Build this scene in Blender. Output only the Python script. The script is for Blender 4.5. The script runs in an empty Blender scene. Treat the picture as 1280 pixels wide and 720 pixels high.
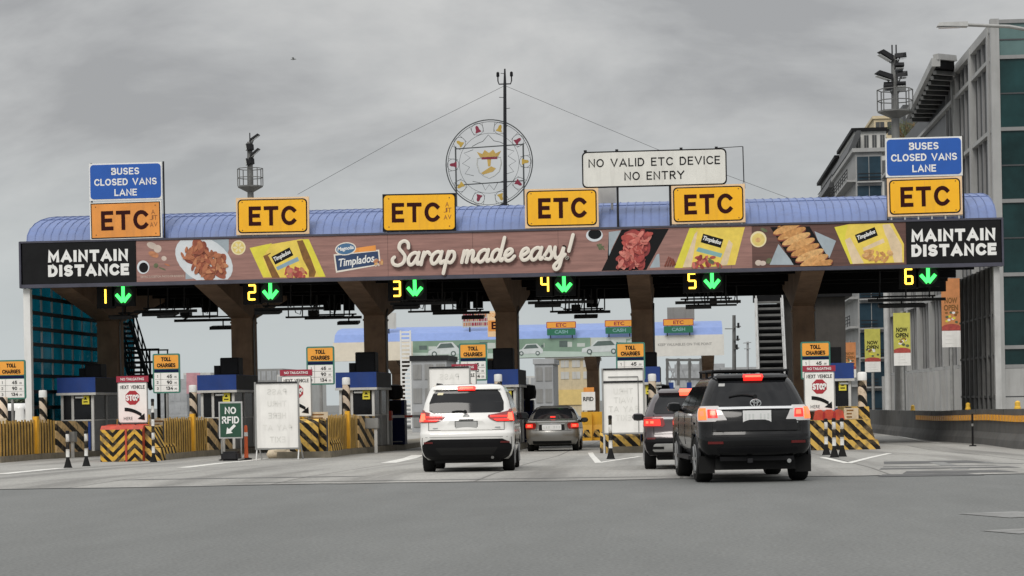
import bpy, bmesh, math, random
from mathutils import Vector, Matrix
S = bpy.context.scene
COL = S.collection
R = math.radians
rnd = random.Random(7)

# ------------------------------------------------------------------ camera, sky, sun, exposure
F, YAW, ROLL, CROW, EYE = 2600.0, R(4.62), R(1.03), 501.0, 1.40
fwd = Vector((-math.sin(YAW), math.cos(YAW), 0))
r0 = Vector((math.cos(YAW), math.sin(YAW), 0)); u0 = Vector((0, 0, 1))
RT = r0 * math.cos(ROLL) - u0 * math.sin(ROLL)
UP = u0 * math.cos(ROLL) + r0 * math.sin(ROLL)
cam = bpy.data.cameras.new('camera'); co = bpy.data.objects.new('camera', cam); COL.objects.link(co)
m3 = Matrix((RT, UP, -fwd)).transposed()
co.matrix_world = Matrix.Translation((0, 0, EYE)) @ m3.to_4x4()
cam.sensor_width = 36; cam.lens = 36 * F / 1280; cam.shift_y = (CROW - 360) / 1280
cam.clip_start = 0.5; cam.clip_end = 6000
S.camera = co

SUN_EL, SUN_AZ = R(46), R(196)          # high sun behind cloud, behind and left of the camera
w = bpy.data.worlds.new('World'); S.world = w; w.use_nodes = True
nt = w.node_tree; nt.nodes.clear(); N = nt.nodes.new; LK = nt.links.new
out = N('ShaderNodeOutputWorld')
sky = N('ShaderNodeTexSky'); sky.sky_type = 'NISHITA'; sky.sun_disc = False
sky.sun_elevation = SUN_EL; sky.sun_rotation = SUN_AZ
b1 = N('ShaderNodeBackground'); b1.inputs[1].default_value = 0.07; LK(sky.outputs[0], b1.inputs[0])
tc = N('ShaderNodeTexCoord'); sx = N('ShaderNodeSeparateXYZ'); LK(tc.outputs['Generated'], sx.inputs[0])
def wm(op, a, b=None, c=None):
    n = N('ShaderNodeMath'); n.operation = op
    for i, v in enumerate((a, b, c)):
        if v is None: continue
        if isinstance(v, (int, float)): n.inputs[i].default_value = v
        else: LK(v, n.inputs[i])
    return n.outputs[0]
dz = wm('MAXIMUM', sx.outputs[2], 0.0)
den = wm('ADD', dz, 0.80)
cx_ = N('ShaderNodeCombineXYZ'); LK(wm('DIVIDE', sx.outputs[0], den), cx_.inputs[0]); LK(wm('DIVIDE', sx.outputs[1], den), cx_.inputs[1])
n1 = N('ShaderNodeTexNoise'); n1.inputs['Scale'].default_value = 1.0; n1.inputs['Detail'].default_value = 9; n1.inputs['Roughness'].default_value = 0.56; n1.inputs['Distortion'].default_value = 0.25
mp = N('ShaderNodeMapping'); mp.inputs['Location'].default_value = (3.1, 1.7, 0); mp.inputs['Scale'].default_value = (6.0, 13.0, 1)
LK(cx_.outputs[0], mp.inputs[0]); LK(mp.outputs[0], n1.inputs[0])
rp = N('ShaderNodeValToRGB'); LK(n1.outputs[0], rp.inputs[0])
e = rp.color_ramp.elements
e[0].position = 0.36; e[0].color = (0.305, 0.308, 0.312, 1)
e[1].position = 0.66; e[1].color = (0.50, 0.50, 0.492, 1)
k = rp.color_ramp.elements.new(0.5); k.color = (0.398, 0.402, 0.402, 1)
# towards the horizon the deck blurs into one pale blue-grey band
mx = N('ShaderNodeMixRGB'); mx.inputs[1].default_value = (0.44, 0.475, 0.482, 1); LK(rp.outputs[0], mx.inputs[2])
hz = N('ShaderNodeMapRange'); hz.inputs[1].default_value = 0.02; hz.inputs[2].default_value = 0.13; LK(dz, hz.inputs[0]); LK(hz.outputs[0], mx.inputs[0])
zen = N('ShaderNodeMapRange'); zen.inputs[1].default_value = 0.20; zen.inputs[2].default_value = 0.85; zen.inputs[3].default_value = 1.0; zen.inputs[4].default_value = 2.4
LK(dz, zen.inputs[0])
b2 = N('ShaderNodeBackground'); LK(mx.outputs[0], b2.inputs[0]); LK(zen.outputs[0], b2.inputs[1])
ms = N('ShaderNodeMixShader'); ms.inputs[0].default_value = 0.96; LK(b1.outputs[0], ms.inputs[1]); LK(b2.outputs[0], ms.inputs[2])
LK(ms.outputs[0], out.inputs[0])
sl = bpy.data.lights.new('sun', 'SUN'); so = bpy.data.objects.new('sun', sl); COL.objects.link(so)
sl.energy = 1.3; sl.angle = R(25); sl.color = (1.0, 0.96, 0.90)
sd = Vector((math.sin(SUN_AZ) * math.cos(SUN_EL), math.cos(SUN_AZ) * math.cos(SUN_EL), math.sin(SUN_EL)))
so.rotation_euler = sd.to_track_quat('Z', 'Y').to_euler(); so.location = (0, -20, 60)
S.view_settings.view_transform = 'Standard'; S.view_settings.look = 'None'
S.view_settings.exposure = 0.30; S.view_settings.gamma = 1.0; S.view_settings.use_curve_mapping = False
try:
    S.cycles.max_bounces = 8; S.cycles.use_denoising = True
except Exception: pass

# ------------------------------------------------------------------ measuring helpers
def W(px, py, Y):
    d = fwd + RT * ((px - 640) / F) - UP * ((py - CROW) / F)
    return Vector((0, 0, EYE)) + d * (Y / d.y)
PROF = [(-60, 0), (40, 0), (50, -.10), (61, -.245), (67, -.255), (80, -.42), (110, -.55), (3000, -.55)]
def zg(Y):
    for (a, za), (b, zb) in zip(PROF, PROF[1:]):
        if Y <= b: return za + (zb - za) * max(0, (Y - a)) / (b - a)
    return PROF[-1][1]
def G(px, py):
    lo, hi = 5.0, 400.0
    for _ in range(50):
        m = (lo + hi) / 2; p = W(px, py, m)
        if p.z > zg(m): lo = m
        else: hi = m
    p = W(px, py, lo); p.z = zg(lo); return p

# ------------------------------------------------------------------ materials
M = {}
def mat(name, col, rough=.6, metal=0.0, var=.12, scale=2.0, bump=0.0, coat=0.0, spec=.5, dirt=0.0, stretch=(1, 1, 1), emit=0.0, ecol=None):
    m = bpy.data.materials.new(name); m.use_nodes = True
    t = m.node_tree; p = t.nodes['Principled BSDF']
    p.inputs['Roughness'].default_value = rough; p.inputs['Metallic'].default_value = metal
    p.inputs['Coat Weight'].default_value = coat; p.inputs['Coat Roughness'].default_value = .04
    p.inputs['Specular IOR Level'].default_value = spec
    c = (*col, 1)
    if var > 0:
        tcn = t.nodes.new('ShaderNodeTexCoord'); mpn = t.nodes.new('ShaderNodeMapping'); mpn.inputs['Scale'].default_value = stretch
        t.links.new(tcn.outputs['Object'], mpn.inputs[0])
        n = t.nodes.new('ShaderNodeTexNoise'); n.inputs['Scale'].default_value = scale; n.inputs['Detail'].default_value = 6; n.inputs['Roughness'].default_value = .62
        t.links.new(mpn.outputs[0], n.inputs[0])
        r = t.nodes.new('ShaderNodeValToRGB'); t.links.new(n.outputs[0], r.inputs[0])
        r.color_ramp.elements[0].position = .3; r.color_ramp.elements[1].position = .7
        r.color_ramp.elements[0].color = (*[v * (1 - var) for v in col], 1)
        r.color_ramp.elements[1].color = (*[min(1, v * (1 + var)) for v in col], 1)
        src = r.outputs[0]
        if dirt > 0:      # rain streaks and grime patches
            m2 = t.nodes.new('ShaderNodeMapping'); m2.inputs['Scale'].default_value = (3.0, 3.0, .35)
            t.links.new(tcn.outputs['Object'], m2.inputs[0])
            n2 = t.nodes.new('ShaderNodeTexNoise'); n2.inputs['Scale'].default_value = 1.6; n2.inputs['Detail'].default_value = 8
            t.links.new(m2.outputs[0], n2.inputs[0])
            r2 = t.nodes.new('ShaderNodeMapRange'); r2.inputs[1].default_value = .5; r2.inputs[2].default_value = .75; r2.inputs[4].default_value = dirt
            t.links.new(n2.outputs[0], r2.inputs[0])
            mm = t.nodes.new('ShaderNodeMixRGB'); t.links.new(r2.outputs[0], mm.inputs[0]); t.links.new(src, mm.inputs[1]); mm.inputs[2].default_value = (.10, .085, .07, 1)
            src = mm.outputs[0]
        t.links.new(src, p.inputs['Base Color'])
        if bump > 0:
            b = t.nodes.new('ShaderNodeBump'); b.inputs['Strength'].default_value = bump; b.inputs['Distance'].default_value = .02
            t.links.new(n.outputs[0], b.inputs['Height']); t.links.new(b.outputs[0], p.inputs['Normal'])
    else: p.inputs['Base Color'].default_value = c
    if emit > 0:
        p.inputs['Emission Color'].default_value = (*(ecol or col), 1); p.inputs['Emission Strength'].default_value = emit
    M[name] = m; return m

def stripe_mat(name, ca, cb, vec, period, duty=.5, absx=False, rough=.6, ofs=0.0):
    """painted diagonal bands with wear, measured in the object's own metres"""
    m = mat(name, ca, rough, spec=.2); t = m.node_tree; p = t.nodes['Principled BSDF']
    tcn = t.nodes.new('ShaderNodeTexCoord'); s = t.nodes.new('ShaderNodeSeparateXYZ'); t.links.new(tcn.outputs['Object'], s.inputs[0])
    def mth(op, a, b):
        n = t.nodes.new('ShaderNodeMath'); n.operation = op
        for i, v in enumerate((a, b)):
            if isinstance(v, (int, float)): n.inputs[i].default_value = v
            else: t.links.new(v, n.inputs[i])
        return n.outputs[0]
    x = mth('ABSOLUTE', s.outputs[0], 0) if absx else s.outputs[0]
    v = mth('ADD', mth('ADD', mth('MULTIPLY', x, vec[0]), mth('MULTIPLY', s.outputs[1], vec[1])), mth('MULTIPLY', s.outputs[2], vec[2]))
    nz = t.nodes.new('ShaderNodeTexNoise'); nz.inputs['Scale'].default_value = 9; t.links.new(tcn.outputs['Object'], nz.inputs[0])
    v = mth('ADD', v, mth('MULTIPLY', nz.outputs[0], .03))
    f = mth('FRACT', mth('ADD', mth('DIVIDE', v, period), 50 + ofs), 0)
    g = mth('GREATER_THAN', f, duty)
    old = p.inputs['Base Color'].links[0].from_socket
    mm = t.nodes.new('ShaderNodeMixRGB'); t.links.new(g, mm.inputs[0]); t.links.new(old, mm.inputs[1]); mm.inputs[2].default_value = (*cb, 1)
    nd = t.nodes.new('ShaderNodeTexNoise'); nd.inputs['Scale'].default_value = 5; nd.inputs['Detail'].default_value = 8; t.links.new(tcn.outputs['Object'], nd.inputs[0])
    rr = t.nodes.new('ShaderNodeMapRange'); rr.inputs[1].default_value = .50; rr.inputs[2].default_value = .66; rr.inputs[4].default_value = .70; t.links.new(nd.outputs[0], rr.inputs[0])
    m2 = t.nodes.new('ShaderNodeMixRGB'); t.links.new(rr.outputs[0], m2.inputs[0]); t.links.new(mm.outputs[0], m2.inputs[1]); m2.inputs[2].default_value = (.16, .12, .07, 1)
    t.links.new(m2.outputs[0], p.inputs['Base Color'])
    return m

def ground_mat(name, col, col2, fine, joints=0.0, tracks=0.0):
    m = mat(name, col, .85, var=0, spec=.35); t = m.node_tree; p = t.nodes['Principled BSDF']
    n_ = t.nodes.new; l_ = t.links.new
    tcn = n_('ShaderNodeTexCoord')
    a = n_('ShaderNodeTexNoise'); a.inputs['Scale'].default_value = .22; a.inputs['Detail'].default_value = 9; a.inputs['Roughness'].default_value = .6
    mpa = n_('ShaderNodeMapping'); mpa.inputs['Scale'].default_value = (1.0, .28, 1); l_(tcn.outputs['Object'], mpa.inputs[0]); l_(mpa.outputs[0], a.inputs[0])
    r = n_('ShaderNodeValToRGB'); l_(a.outputs[0], r.inputs[0]); r.color_ramp.elements[0].position = .32; r.color_ramp.elements[1].position = .68
    r.color_ramp.elements[0].color = (*col2, 1); r.color_ramp.elements[1].color = (*col, 1)
    b = n_('ShaderNodeTexNoise'); b.inputs['Scale'].default_value = fine; b.inputs['Detail'].default_value = 4; l_(tcn.outputs['Object'], b.inputs[0])
    rb = n_('ShaderNodeMapRange'); rb.inputs[1].default_value = .25; rb.inputs[2].default_value = .75; rb.inputs[3].default_value = .72; rb.inputs[4].default_value = 1.28; l_(b.outputs[0], rb.inputs[0])
    mm = n_('ShaderNodeMixRGB'); mm.blend_type = 'MULTIPLY'; mm.inputs[0].default_value = 1; l_(r.outputs[0], mm.inputs[1]); l_(rb.outputs[0], mm.inputs[2])
    pn = n_('ShaderNodeTexNoise'); pn.inputs['Scale'].default_value = 1.1; pn.inputs['Detail'].default_value = 10; pn.inputs['Roughness'].default_value = .7; l_(mpa.outputs[0], pn.inputs[0])
    pr_ = n_('ShaderNodeMapRange'); pr_.inputs[1].default_value = .35; pr_.inputs[2].default_value = .65; pr_.inputs[3].default_value = .93; pr_.inputs[4].default_value = 1.06; l_(pn.outputs[0], pr_.inputs[0])
    mp2 = n_('ShaderNodeMixRGB'); mp2.blend_type = 'MULTIPLY'; mp2.inputs[0].default_value = 1; l_(mm.outputs[0], mp2.inputs[1]); l_(pr_.outputs[0], mp2.inputs[2])
    src = mp2.outputs[0]
    if tracks > 0:   # oil and tyre wear running along the lanes
        mpt = n_('ShaderNodeMapping'); mpt.inputs['Scale'].default_value = (1.0, .05, 1); l_(tcn.outputs['Object'], mpt.inputs[0])
        tn = n_('ShaderNodeTexNoise'); tn.inputs['Scale'].default_value = .9; tn.inputs['Detail'].default_value = 5; l_(mpt.outputs[0], tn.inputs[0])
        tr = n_('ShaderNodeMapRange'); tr.inputs[1].default_value = .48; tr.inputs[2].default_value = .68; tr.inputs[4].default_value = tracks; l_(tn.outputs[0], tr.inputs[0])
        m2 = n_('ShaderNodeMixRGB'); l_(tr.outputs[0], m2.inputs[0]); l_(src, m2.inputs[1]); m2.inputs[2].default_value = (.045, .043, .04, 1); src = m2.outputs[0]
    if joints > 0:
        br = n_('ShaderNodeTexBrick'); br.offset = 0; br.inputs['Scale'].default_value = 1; br.inputs['Brick Width'].default_value = 3.6; br.inputs['Row Height'].default_value = 5.0
        br.inputs['Mortar Size'].default_value = .035; br.inputs['Mortar Smooth'].default_value = .3
        l_(tcn.outputs['Object'], br.inputs[0])
        m3_ = n_('ShaderNodeMixRGB'); mj = n_('ShaderNodeMath'); mj.operation = 'MULTIPLY'; mj.inputs[1].default_value = joints; l_(br.outputs['Fac'], mj.inputs[0])
        l_(mj.outputs[0], m3_.inputs[0]); l_(src, m3_.inputs[1]); m3_.inputs[2].default_value = (.05, .048, .045, 1); src = m3_.outputs[0]
    l_(src, p.inputs['Base Color'])
    bp = n_('ShaderNodeBump'); bp.inputs['Strength'].default_value = .25; bp.inputs['Distance'].default_value = .01; l_(b.outputs[0], bp.inputs['Height']); l_(bp.outputs[0], p.inputs['Normal'])
    return m

ground_mat('asphalt', (.172, .176, .171), (.148, .152, .148), 26, tracks=.05)
ground_mat('concrete_road', (.38, .37, .345), (.27, .265, .25), 14, joints=.55, tracks=.45)
mat('road_paint', (.72, .71, .67), .7, var=.2, scale=6, dirt=.5)
mat('road_paint_worn', (.42, .41, .39), .8, var=.3, scale=5, dirt=.6)
mat('crack_dark', (.095, .096, .094), .9, var=.2)
mat('road_paint_faint', (.225, .225, .22), .85, var=.3, scale=3, dirt=.3)
mat('kerb', (.20, .175, .13), .85, var=.25, scale=3, bump=.2, dirt=.5)
mat('wall_concrete', (.088, .087, .084), .85, var=.28, scale=1.2, bump=.2, dirt=.6)
mat('roof_blue', (.15, .205, .40), .55, var=.14, scale=.5, dirt=.22)
mat('roof_seam', (.12, .165, .33), .5, var=.1)
mat('black', (.012, .012, .013), .6, var=.2, spec=.12)
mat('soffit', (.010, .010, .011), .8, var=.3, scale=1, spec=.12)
mat('dark_metal', (.025, .025, .027), .55, var=.2, spec=.12)
mat('fascia', (.018, .017, .022), .5, var=.2, spec=.12)
mat('fascia_trim', (.06, .06, .085), .5, var=.2)
mat('column_brown', (.29, .19, .125), .7, var=.25, scale=1.5, dirt=.3, spec=.12)
mat('white', (.78, .78, .76), .5, var=.06, dirt=.12)
mat('sign_white', (.74, .73, .68), .55, var=.07, scale=1.2, dirt=.16)
mat('board_white', (.86, .845, .81), .6, var=.07, scale=1.5, dirt=.16)
mat('cream_edge', (.80, .56, .33), .6, var=.08, dirt=.1)
mat('etc_orange', (1.0, .49, .010), .45, var=.07, scale=.9, dirt=.14)
mat('etc_faded', (.80, .31, .06), .6, var=.12, scale=1.4, dirt=.2)
mat('etc_text', (.035, .006, .006), .5, var=0, spec=.12)
mat('etc_ghost', (.30, .11, .03), .7, var=.2)
mat('sign_blue', (.012, .095, .42), .45, var=.08)
mat('booth_blue', (.008, .045, .23), .5, var=.12, dirt=.15)
mat('navy', (.006, .012, .055), .45, var=.15, spec=.12)
mat('text_black', (.012, .012, .013), .6, var=0, spec=.12)
mat('text_white', (.82, .82, .80), .6, var=0)
mat('text_faint', (.74, .73, .69), .7, var=.15)
mat('text_dim', (.36, .35, .33), .7, var=0)
mat('sign_green', (.02, .16, .09), .5, var=.1)
mat('toll_green', (.05, .20, .15), .5, var=.15)
mat('no_rfid_green', (.012, .065, .035), .55, var=.1)
mat('toll_amber', (.88, .38, .05), .5, var=.08)
mat('stop_red', (.38, .02, .03), .5, var=.1)
mat('header_red', (.33, .02, .045), .5, var=.15)
mat('plastic_red', (.50, .06, .03), .55, var=.25, scale=4, dirt=.25)
mat('yellow_paint', (.66, .34, .03), .6, var=.2, scale=4, dirt=.35)
mat('yellow_old', (.52, .315, .07), .65, var=.3, scale=3, dirt=.4)
mat('yellow_plastic', (.80, .42, .03), .5, var=.12, dirt=.2)
mat('notice_yellow', (.78, .66, .06), .5, var=.1)
mat('notice_cream', (.62, .52, .38), .7, var=.15, scale=6)
mat('grey_metal', (.30, .30, .29), .45, metal=.3, var=.2, dirt=.2)
mat('light_metal', (.50, .50, .49), .5, metal=.2, var=.12, dirt=.2)
mat('mast_grey', (.16, .16, .155), .5, metal=.3, var=.2)
mat('booth_white', (.60, .59, .56), .55, var=.1, dirt=.25)
mat('booth_glass', (.010, .011, .013), .15, var=.4, spec=.25)
mat('booth_side_shade', (.022, .022, .025), .6, var=.2, spec=.2)
mat('rubber', (.014, .014, .014), .8, var=.2, spec=.12)
mat('plastic_black', (.016, .016, .017), .55, var=.15, spec=.12)
mat('orange_post', (.70, .12, .03), .5, var=.15)
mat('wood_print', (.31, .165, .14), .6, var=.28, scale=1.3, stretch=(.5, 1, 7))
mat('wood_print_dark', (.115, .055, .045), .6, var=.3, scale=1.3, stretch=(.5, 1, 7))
mat('cloth_grey', (.36, .42, .46), .8, var=.12)
mat('plate_white', (.66, .70, .73), .5, var=.08)
mat('pack_yellow', (.82, .62, .10), .5, var=.12, scale=3)
mat('pack_lime', (.74, .66, .06), .5, var=.1, scale=3)
mat('pack_teal', (.22, .42, .42), .6, var=.1)
mat('pack_steel', (.25, .38, .47), .6, var=.1)
mat('pack_cream', (.74, .58, .38), .6, var=.15, scale=3)
mat('pack_brown', (.22, .10, .02), .6, var=.3, scale=4)
for i, c in enumerate([(.30, .08, .04), (.42, .15, .07), (.20, .045, .025), (.50, .21, .10), (.34, .11, .05)]): mat('chicken_%d' % i, c, .5, var=.3, scale=6)
for i, c in enumerate([(.42, .07, .055), (.55, .15, .12), (.24, .03, .03), (.60, .20, .16), (.34, .05, .045)]): mat('meat_%d' % i, c, .5, var=.3, scale=6)
for i, c in enumerate([(.62, .33, .12), (.55, .27, .09), (.68, .40, .16)]): mat('crumb_%d' % i, c, .7, var=.3, scale=8)
mat('lemon', (.74, .58, .18), .6, var=.12, scale=6)
mat('lemon_rind', (.80, .70, .42), .6, var=.05)
mat('slogan', (.80, .74, .65), .6, var=.04)
mat('slogan_shade', (.10, .05, .042), .7, var=0)
mat('logo_blue', (.02, .05, .13), .5, var=.12)
mat('logo_oval', (.06, .16, .30), .5, var=.1)
mat('herb', (.12, .14, .07), .7, var=.3, scale=8)
mat('garlic', (.60, .50, .43), .7, var=.15)
mat('led_yellow', (.9, .55, .05), .5, var=0, emit=2.6, ecol=(1.0, .60, .06))
mat('led_green', (.05, .8, .12), .5, var=0, emit=1.9, ecol=(.06, 1.0, .14))
mat('led_off', (.012, .05, .02), .5, var=.3)
mat('lamp_glass', (.62, .63, .62), .25, var=.05)
mat('amber_reflector', (.85, .38, .03), .35, var=.1)

def glass_tint(name, tint, gloss=.25):
    m = bpy.data.materials.new(name); m.use_nodes = True; t = m.node_tree; t.nodes.clear()
    o = t.nodes.new('ShaderNodeOutputMaterial'); tr = t.nodes.new('ShaderNodeBsdfTransparent'); tr.inputs[0].default_value = (*tint, 1)
    g = t.nodes.new('ShaderNodeBsdfGlossy'); g.inputs['Roughness'].default_value = .06; g.inputs[0].default_value = (.7, .8, .85, 1)
    fr = t.nodes.new('ShaderNodeFresnel'); fr.inputs[0].default_value = 1.3
    mu = t.nodes.new('ShaderNodeMath'); mu.operation = 'MULTIPLY'; mu.inputs[1].default_value = gloss; t.links.new(fr.outputs[0], mu.inputs[0])
    nz = t.nodes.new('ShaderNodeTexNoise'); nz.inputs['Scale'].default_value = .7; tcn = t.nodes.new('ShaderNodeTexCoord'); t.links.new(tcn.outputs['Object'], nz.inputs[0])
    hs = t.nodes.new('ShaderNodeMixRGB'); hs.blend_type = 'MULTIPLY'; hs.inputs[0].default_value = .6; hs.inputs[1].default_value = (*tint, 1); t.links.new(nz.outputs[0], hs.inputs[2]); t.links.new(hs.outputs[0], tr.inputs[0])
    mxs = t.nodes.new('ShaderNodeMixShader'); t.links.new(mu.outputs[0], mxs.inputs[0]); t.links.new(tr.outputs[0], mxs.inputs[1]); t.links.new(g.outputs[0], mxs.inputs[2])
    t.links.new(mxs.outputs[0], o.inputs[0]); M[name] = m
glass_tint('teal_glass', (.06, .40, .48))
stripe_mat('stripe_tube', (.74, .60, .46), (.015, .013, .012), (.9, .9, 1.0), .46, .55)
stripe_mat('stripe_diag', (.68, .38, .05), (.014, .012, .011), (-1, -1, 1.0), .46, .5)
stripe_mat('stripe_chev', (.68, .40, .06), (.014, .012, .011), (1.0, 0, 1.0), .29, .50, absx=True)
stripe_mat('stripe_chev_up', (.68, .40, .06), (.014, .012, .011), (-1.0, 0, 1.0), .30, .52, absx=True)
stripe_mat('stripe_back', (.66, .42, .10), (.014, .012, .011), (1, 1, 1.0), .40, .5)
stripe_mat('stripe_post', (.76, .75, .72), (.014, .014, .014), (0, 0, 1.0), .40, .5, ofs=.25)
stripe_mat('stripe_pale', (.72, .50, .24), (.014, .012, .011), (.3, .31, 1.0), .50, .55)
# ------------------------------------------------------------------ mesh builder
ORG = {}
_txt = {}
def text_mesh(s, bold=0.0, shear=0.0, space=1.0):
    key = (s, bold, shear, space)
    if key in _txt: return _txt[key]
    cu = bpy.data.curves.new('t', 'FONT'); cu.body = s; cu.size = 1; cu.offset = bold; cu.shear = shear; cu.space_character = space
    cu.resolution_u = 3; cu.align_x = 'LEFT'
    ob = bpy.data.objects.new('t', cu); COL.objects.link(ob)
    bpy.context.view_layer.update()
    me = ob.evaluated_get(bpy.context.evaluated_depsgraph_get()).to_mesh()
    vs = [(v.co.x, v.co.y) for v in me.vertices]; fs = [tuple(p.vertices) for p in me.polygons]
    ob.evaluated_get(bpy.context.evaluated_depsgraph_get()).to_mesh_clear()
    bpy.data.objects.remove(ob); bpy.data.curves.remove(cu)
    x0 = min(v[0] for v in vs); x1 = max(v[0] for v in vs); y0 = min(v[1] for v in vs); y1 = max(v[1] for v in vs)
    _txt[key] = ([(a - x0, b - y0) for a, b in vs], fs, x1 - x0, y1 - y0); return _txt[key]

def catmull(P, n=6):
    P = [Vector((*p, 0)) if len(p) == 2 else Vector(p) for p in P]; out_ = []
    if len(P) == 2: return P
    Q = [P[0] * 2 - P[1]] + P + [P[-1] * 2 - P[-2]]
    for i in range(1, len(Q) - 2):
        for k in range(n):
            t = k / n; a, b, c, d = Q[i - 1], Q[i], Q[i + 1], Q[i + 2]
            out_.append(.5 * ((2 * b) + (c - a) * t + (2 * a - 5 * b + 4 * c - d) * t * t + (3 * b - a - 3 * c + d) * t ** 3))
    out_.append(P[-1]); return out_

def _arc(cx, cy, rx, ry, a0, a1, n=10): return [(cx + rx * math.cos(R(a0 + (a1 - a0) * k / n)), cy + ry * math.sin(R(a0 + (a1 - a0) * k / n))) for k in range(n + 1)]
SF = {'A': (.70, [[(0, 0), (.35, 1), (.70, 0)], [(.16, .28), (.54, .28)]]), 'B': (.52, [[(0, 0), (0, 1), (.30, 1)] + _arc(.30, .76, .20, .24, 90, -90, 6) + [(0, .52)], [(.30, .52)] + _arc(.30, .26, .24, .26, 90, -90, 6) + [(0, 0)]]),
 'C': (.60, [_arc(.34, .5, .34, .5, 42, 318, 16)]), 'D': (.58, [[(0, 0), (0, 1), (.24, 1)] + _arc(.24, .5, .34, .5, 90, -90, 10) + [(0, 0)]]), 'E': (.46, [[(.46, 1), (0, 1), (0, 0), (.46, 0)], [(0, .52), (.40, .52)]]), 'F': (.44, [[(.44, 1), (0, 1), (0, 0)], [(0, .52), (.38, .52)]]),
 'G': (.62, [_arc(.34, .5, .34, .5, 45, 330, 16) + [(.66, .45), (.40, .45)]]), 'H': (.56, [[(0, 0), (0, 1)], [(.56, 0), (.56, 1)], [(0, .52), (.56, .52)]]), 'I': (.0, [[(0, 0), (0, 1)]]), 'K': (.54, [[(0, 0), (0, 1)], [(.52, 1), (.04, .46)], [(.18, .60), (.54, 0)]]), 'L': (.42, [[(0, 1), (0, 0), (.42, 0)]]), 'M': (.72, [[(0, 0), (0, 1), (.36, .25), (.72, 1), (.72, 0)]]), 'N': (.58, [[(0, 0), (0, 1), (.58, 0), (.58, 1)]]),
 'O': (.66, [_arc(.33, .5, .34, .5, 0, 360, 22)]), 'P': (.50, [[(0, 0), (0, 1), (.26, 1)] + _arc(.26, .74, .24, .26, 90, -90, 8) + [(0, .48)]]), 'R': (.52, [[(0, 0), (0, 1), (.28, 1)] + _arc(.28, .75, .22, .25, 90, -90, 8) + [(0, .50)], [(.26, .48), (.52, 0)]]),
 'S': (.54, [_arc(.27, .745, .25, .255, 35, 250, 10) + [(.34, .47)] + _arc(.27, .25, .26, .25, 60, -145, 10)]), 'T': (.58, [[(0, 1), (.58, 1)], [(.29, .98), (.29, 0)]]), 'U': (.56, [[(0, 1), (0, .28)] + _arc(.28, .28, .28, .28, 180, 360, 10) + [(.56, 1)]]), 'V': (.66, [[(0, 1), (.33, 0), (.66, 1)]]), 'W': (.9, [[(0, 1), (.22, 0), (.45, .9), (.68, 0), (.9, 1)]]), 'X': (.6, [[(0, 0), (.6, 1)], [(0, 1), (.6, 0)]]), 'Y': (.64, [[(0, 1), (.32, .48), (.64, 1)], [(.32, .5), (.32, 0)]]), ' ': (.28, []),
 '1': (.16, [[(0, .82), (.16, 1), (.16, 0)]]), '2': (.5, [_arc(.25, .74, .25, .26, 170, -30, 9) + [(0, 0), (.52, 0)]]), '3': (.5, [_arc(.25, .76, .23, .24, 150, -80, 9), _arc(.25, .26, .26, .26, 85, -150, 9)]), '4': (.54, [[(.40, 0), (.40, 1), (0, .30), (.56, .30)]]), '5': (.5, [[(.48, 1), (.06, 1), (.02, .55)] + _arc(.24, .31, .27, .31, 110, -150, 10)]), '9': (.5, [_arc(.26, .70, .25, .30, 0, 360, 16), [(.51, .68), (.46, .25), (.28, 0)]]), '0': (.54, [_arc(.27, .5, .27, .5, 0, 360, 18)]), '.': (.0, [[(0, 0), (0, .03)]])}
SPLIT = {'lettering', 'screen', 'panel_gap', 'rib', 'bracket', 'frame', 'window', 'leg', 'post', 'hanger', 'spur', 'aerial', 'guy_wire', 'wheel_flare', 'roof_rail', 'badge', 'corner_post', 'side_rail', 'prop', 'handrail'}
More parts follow.
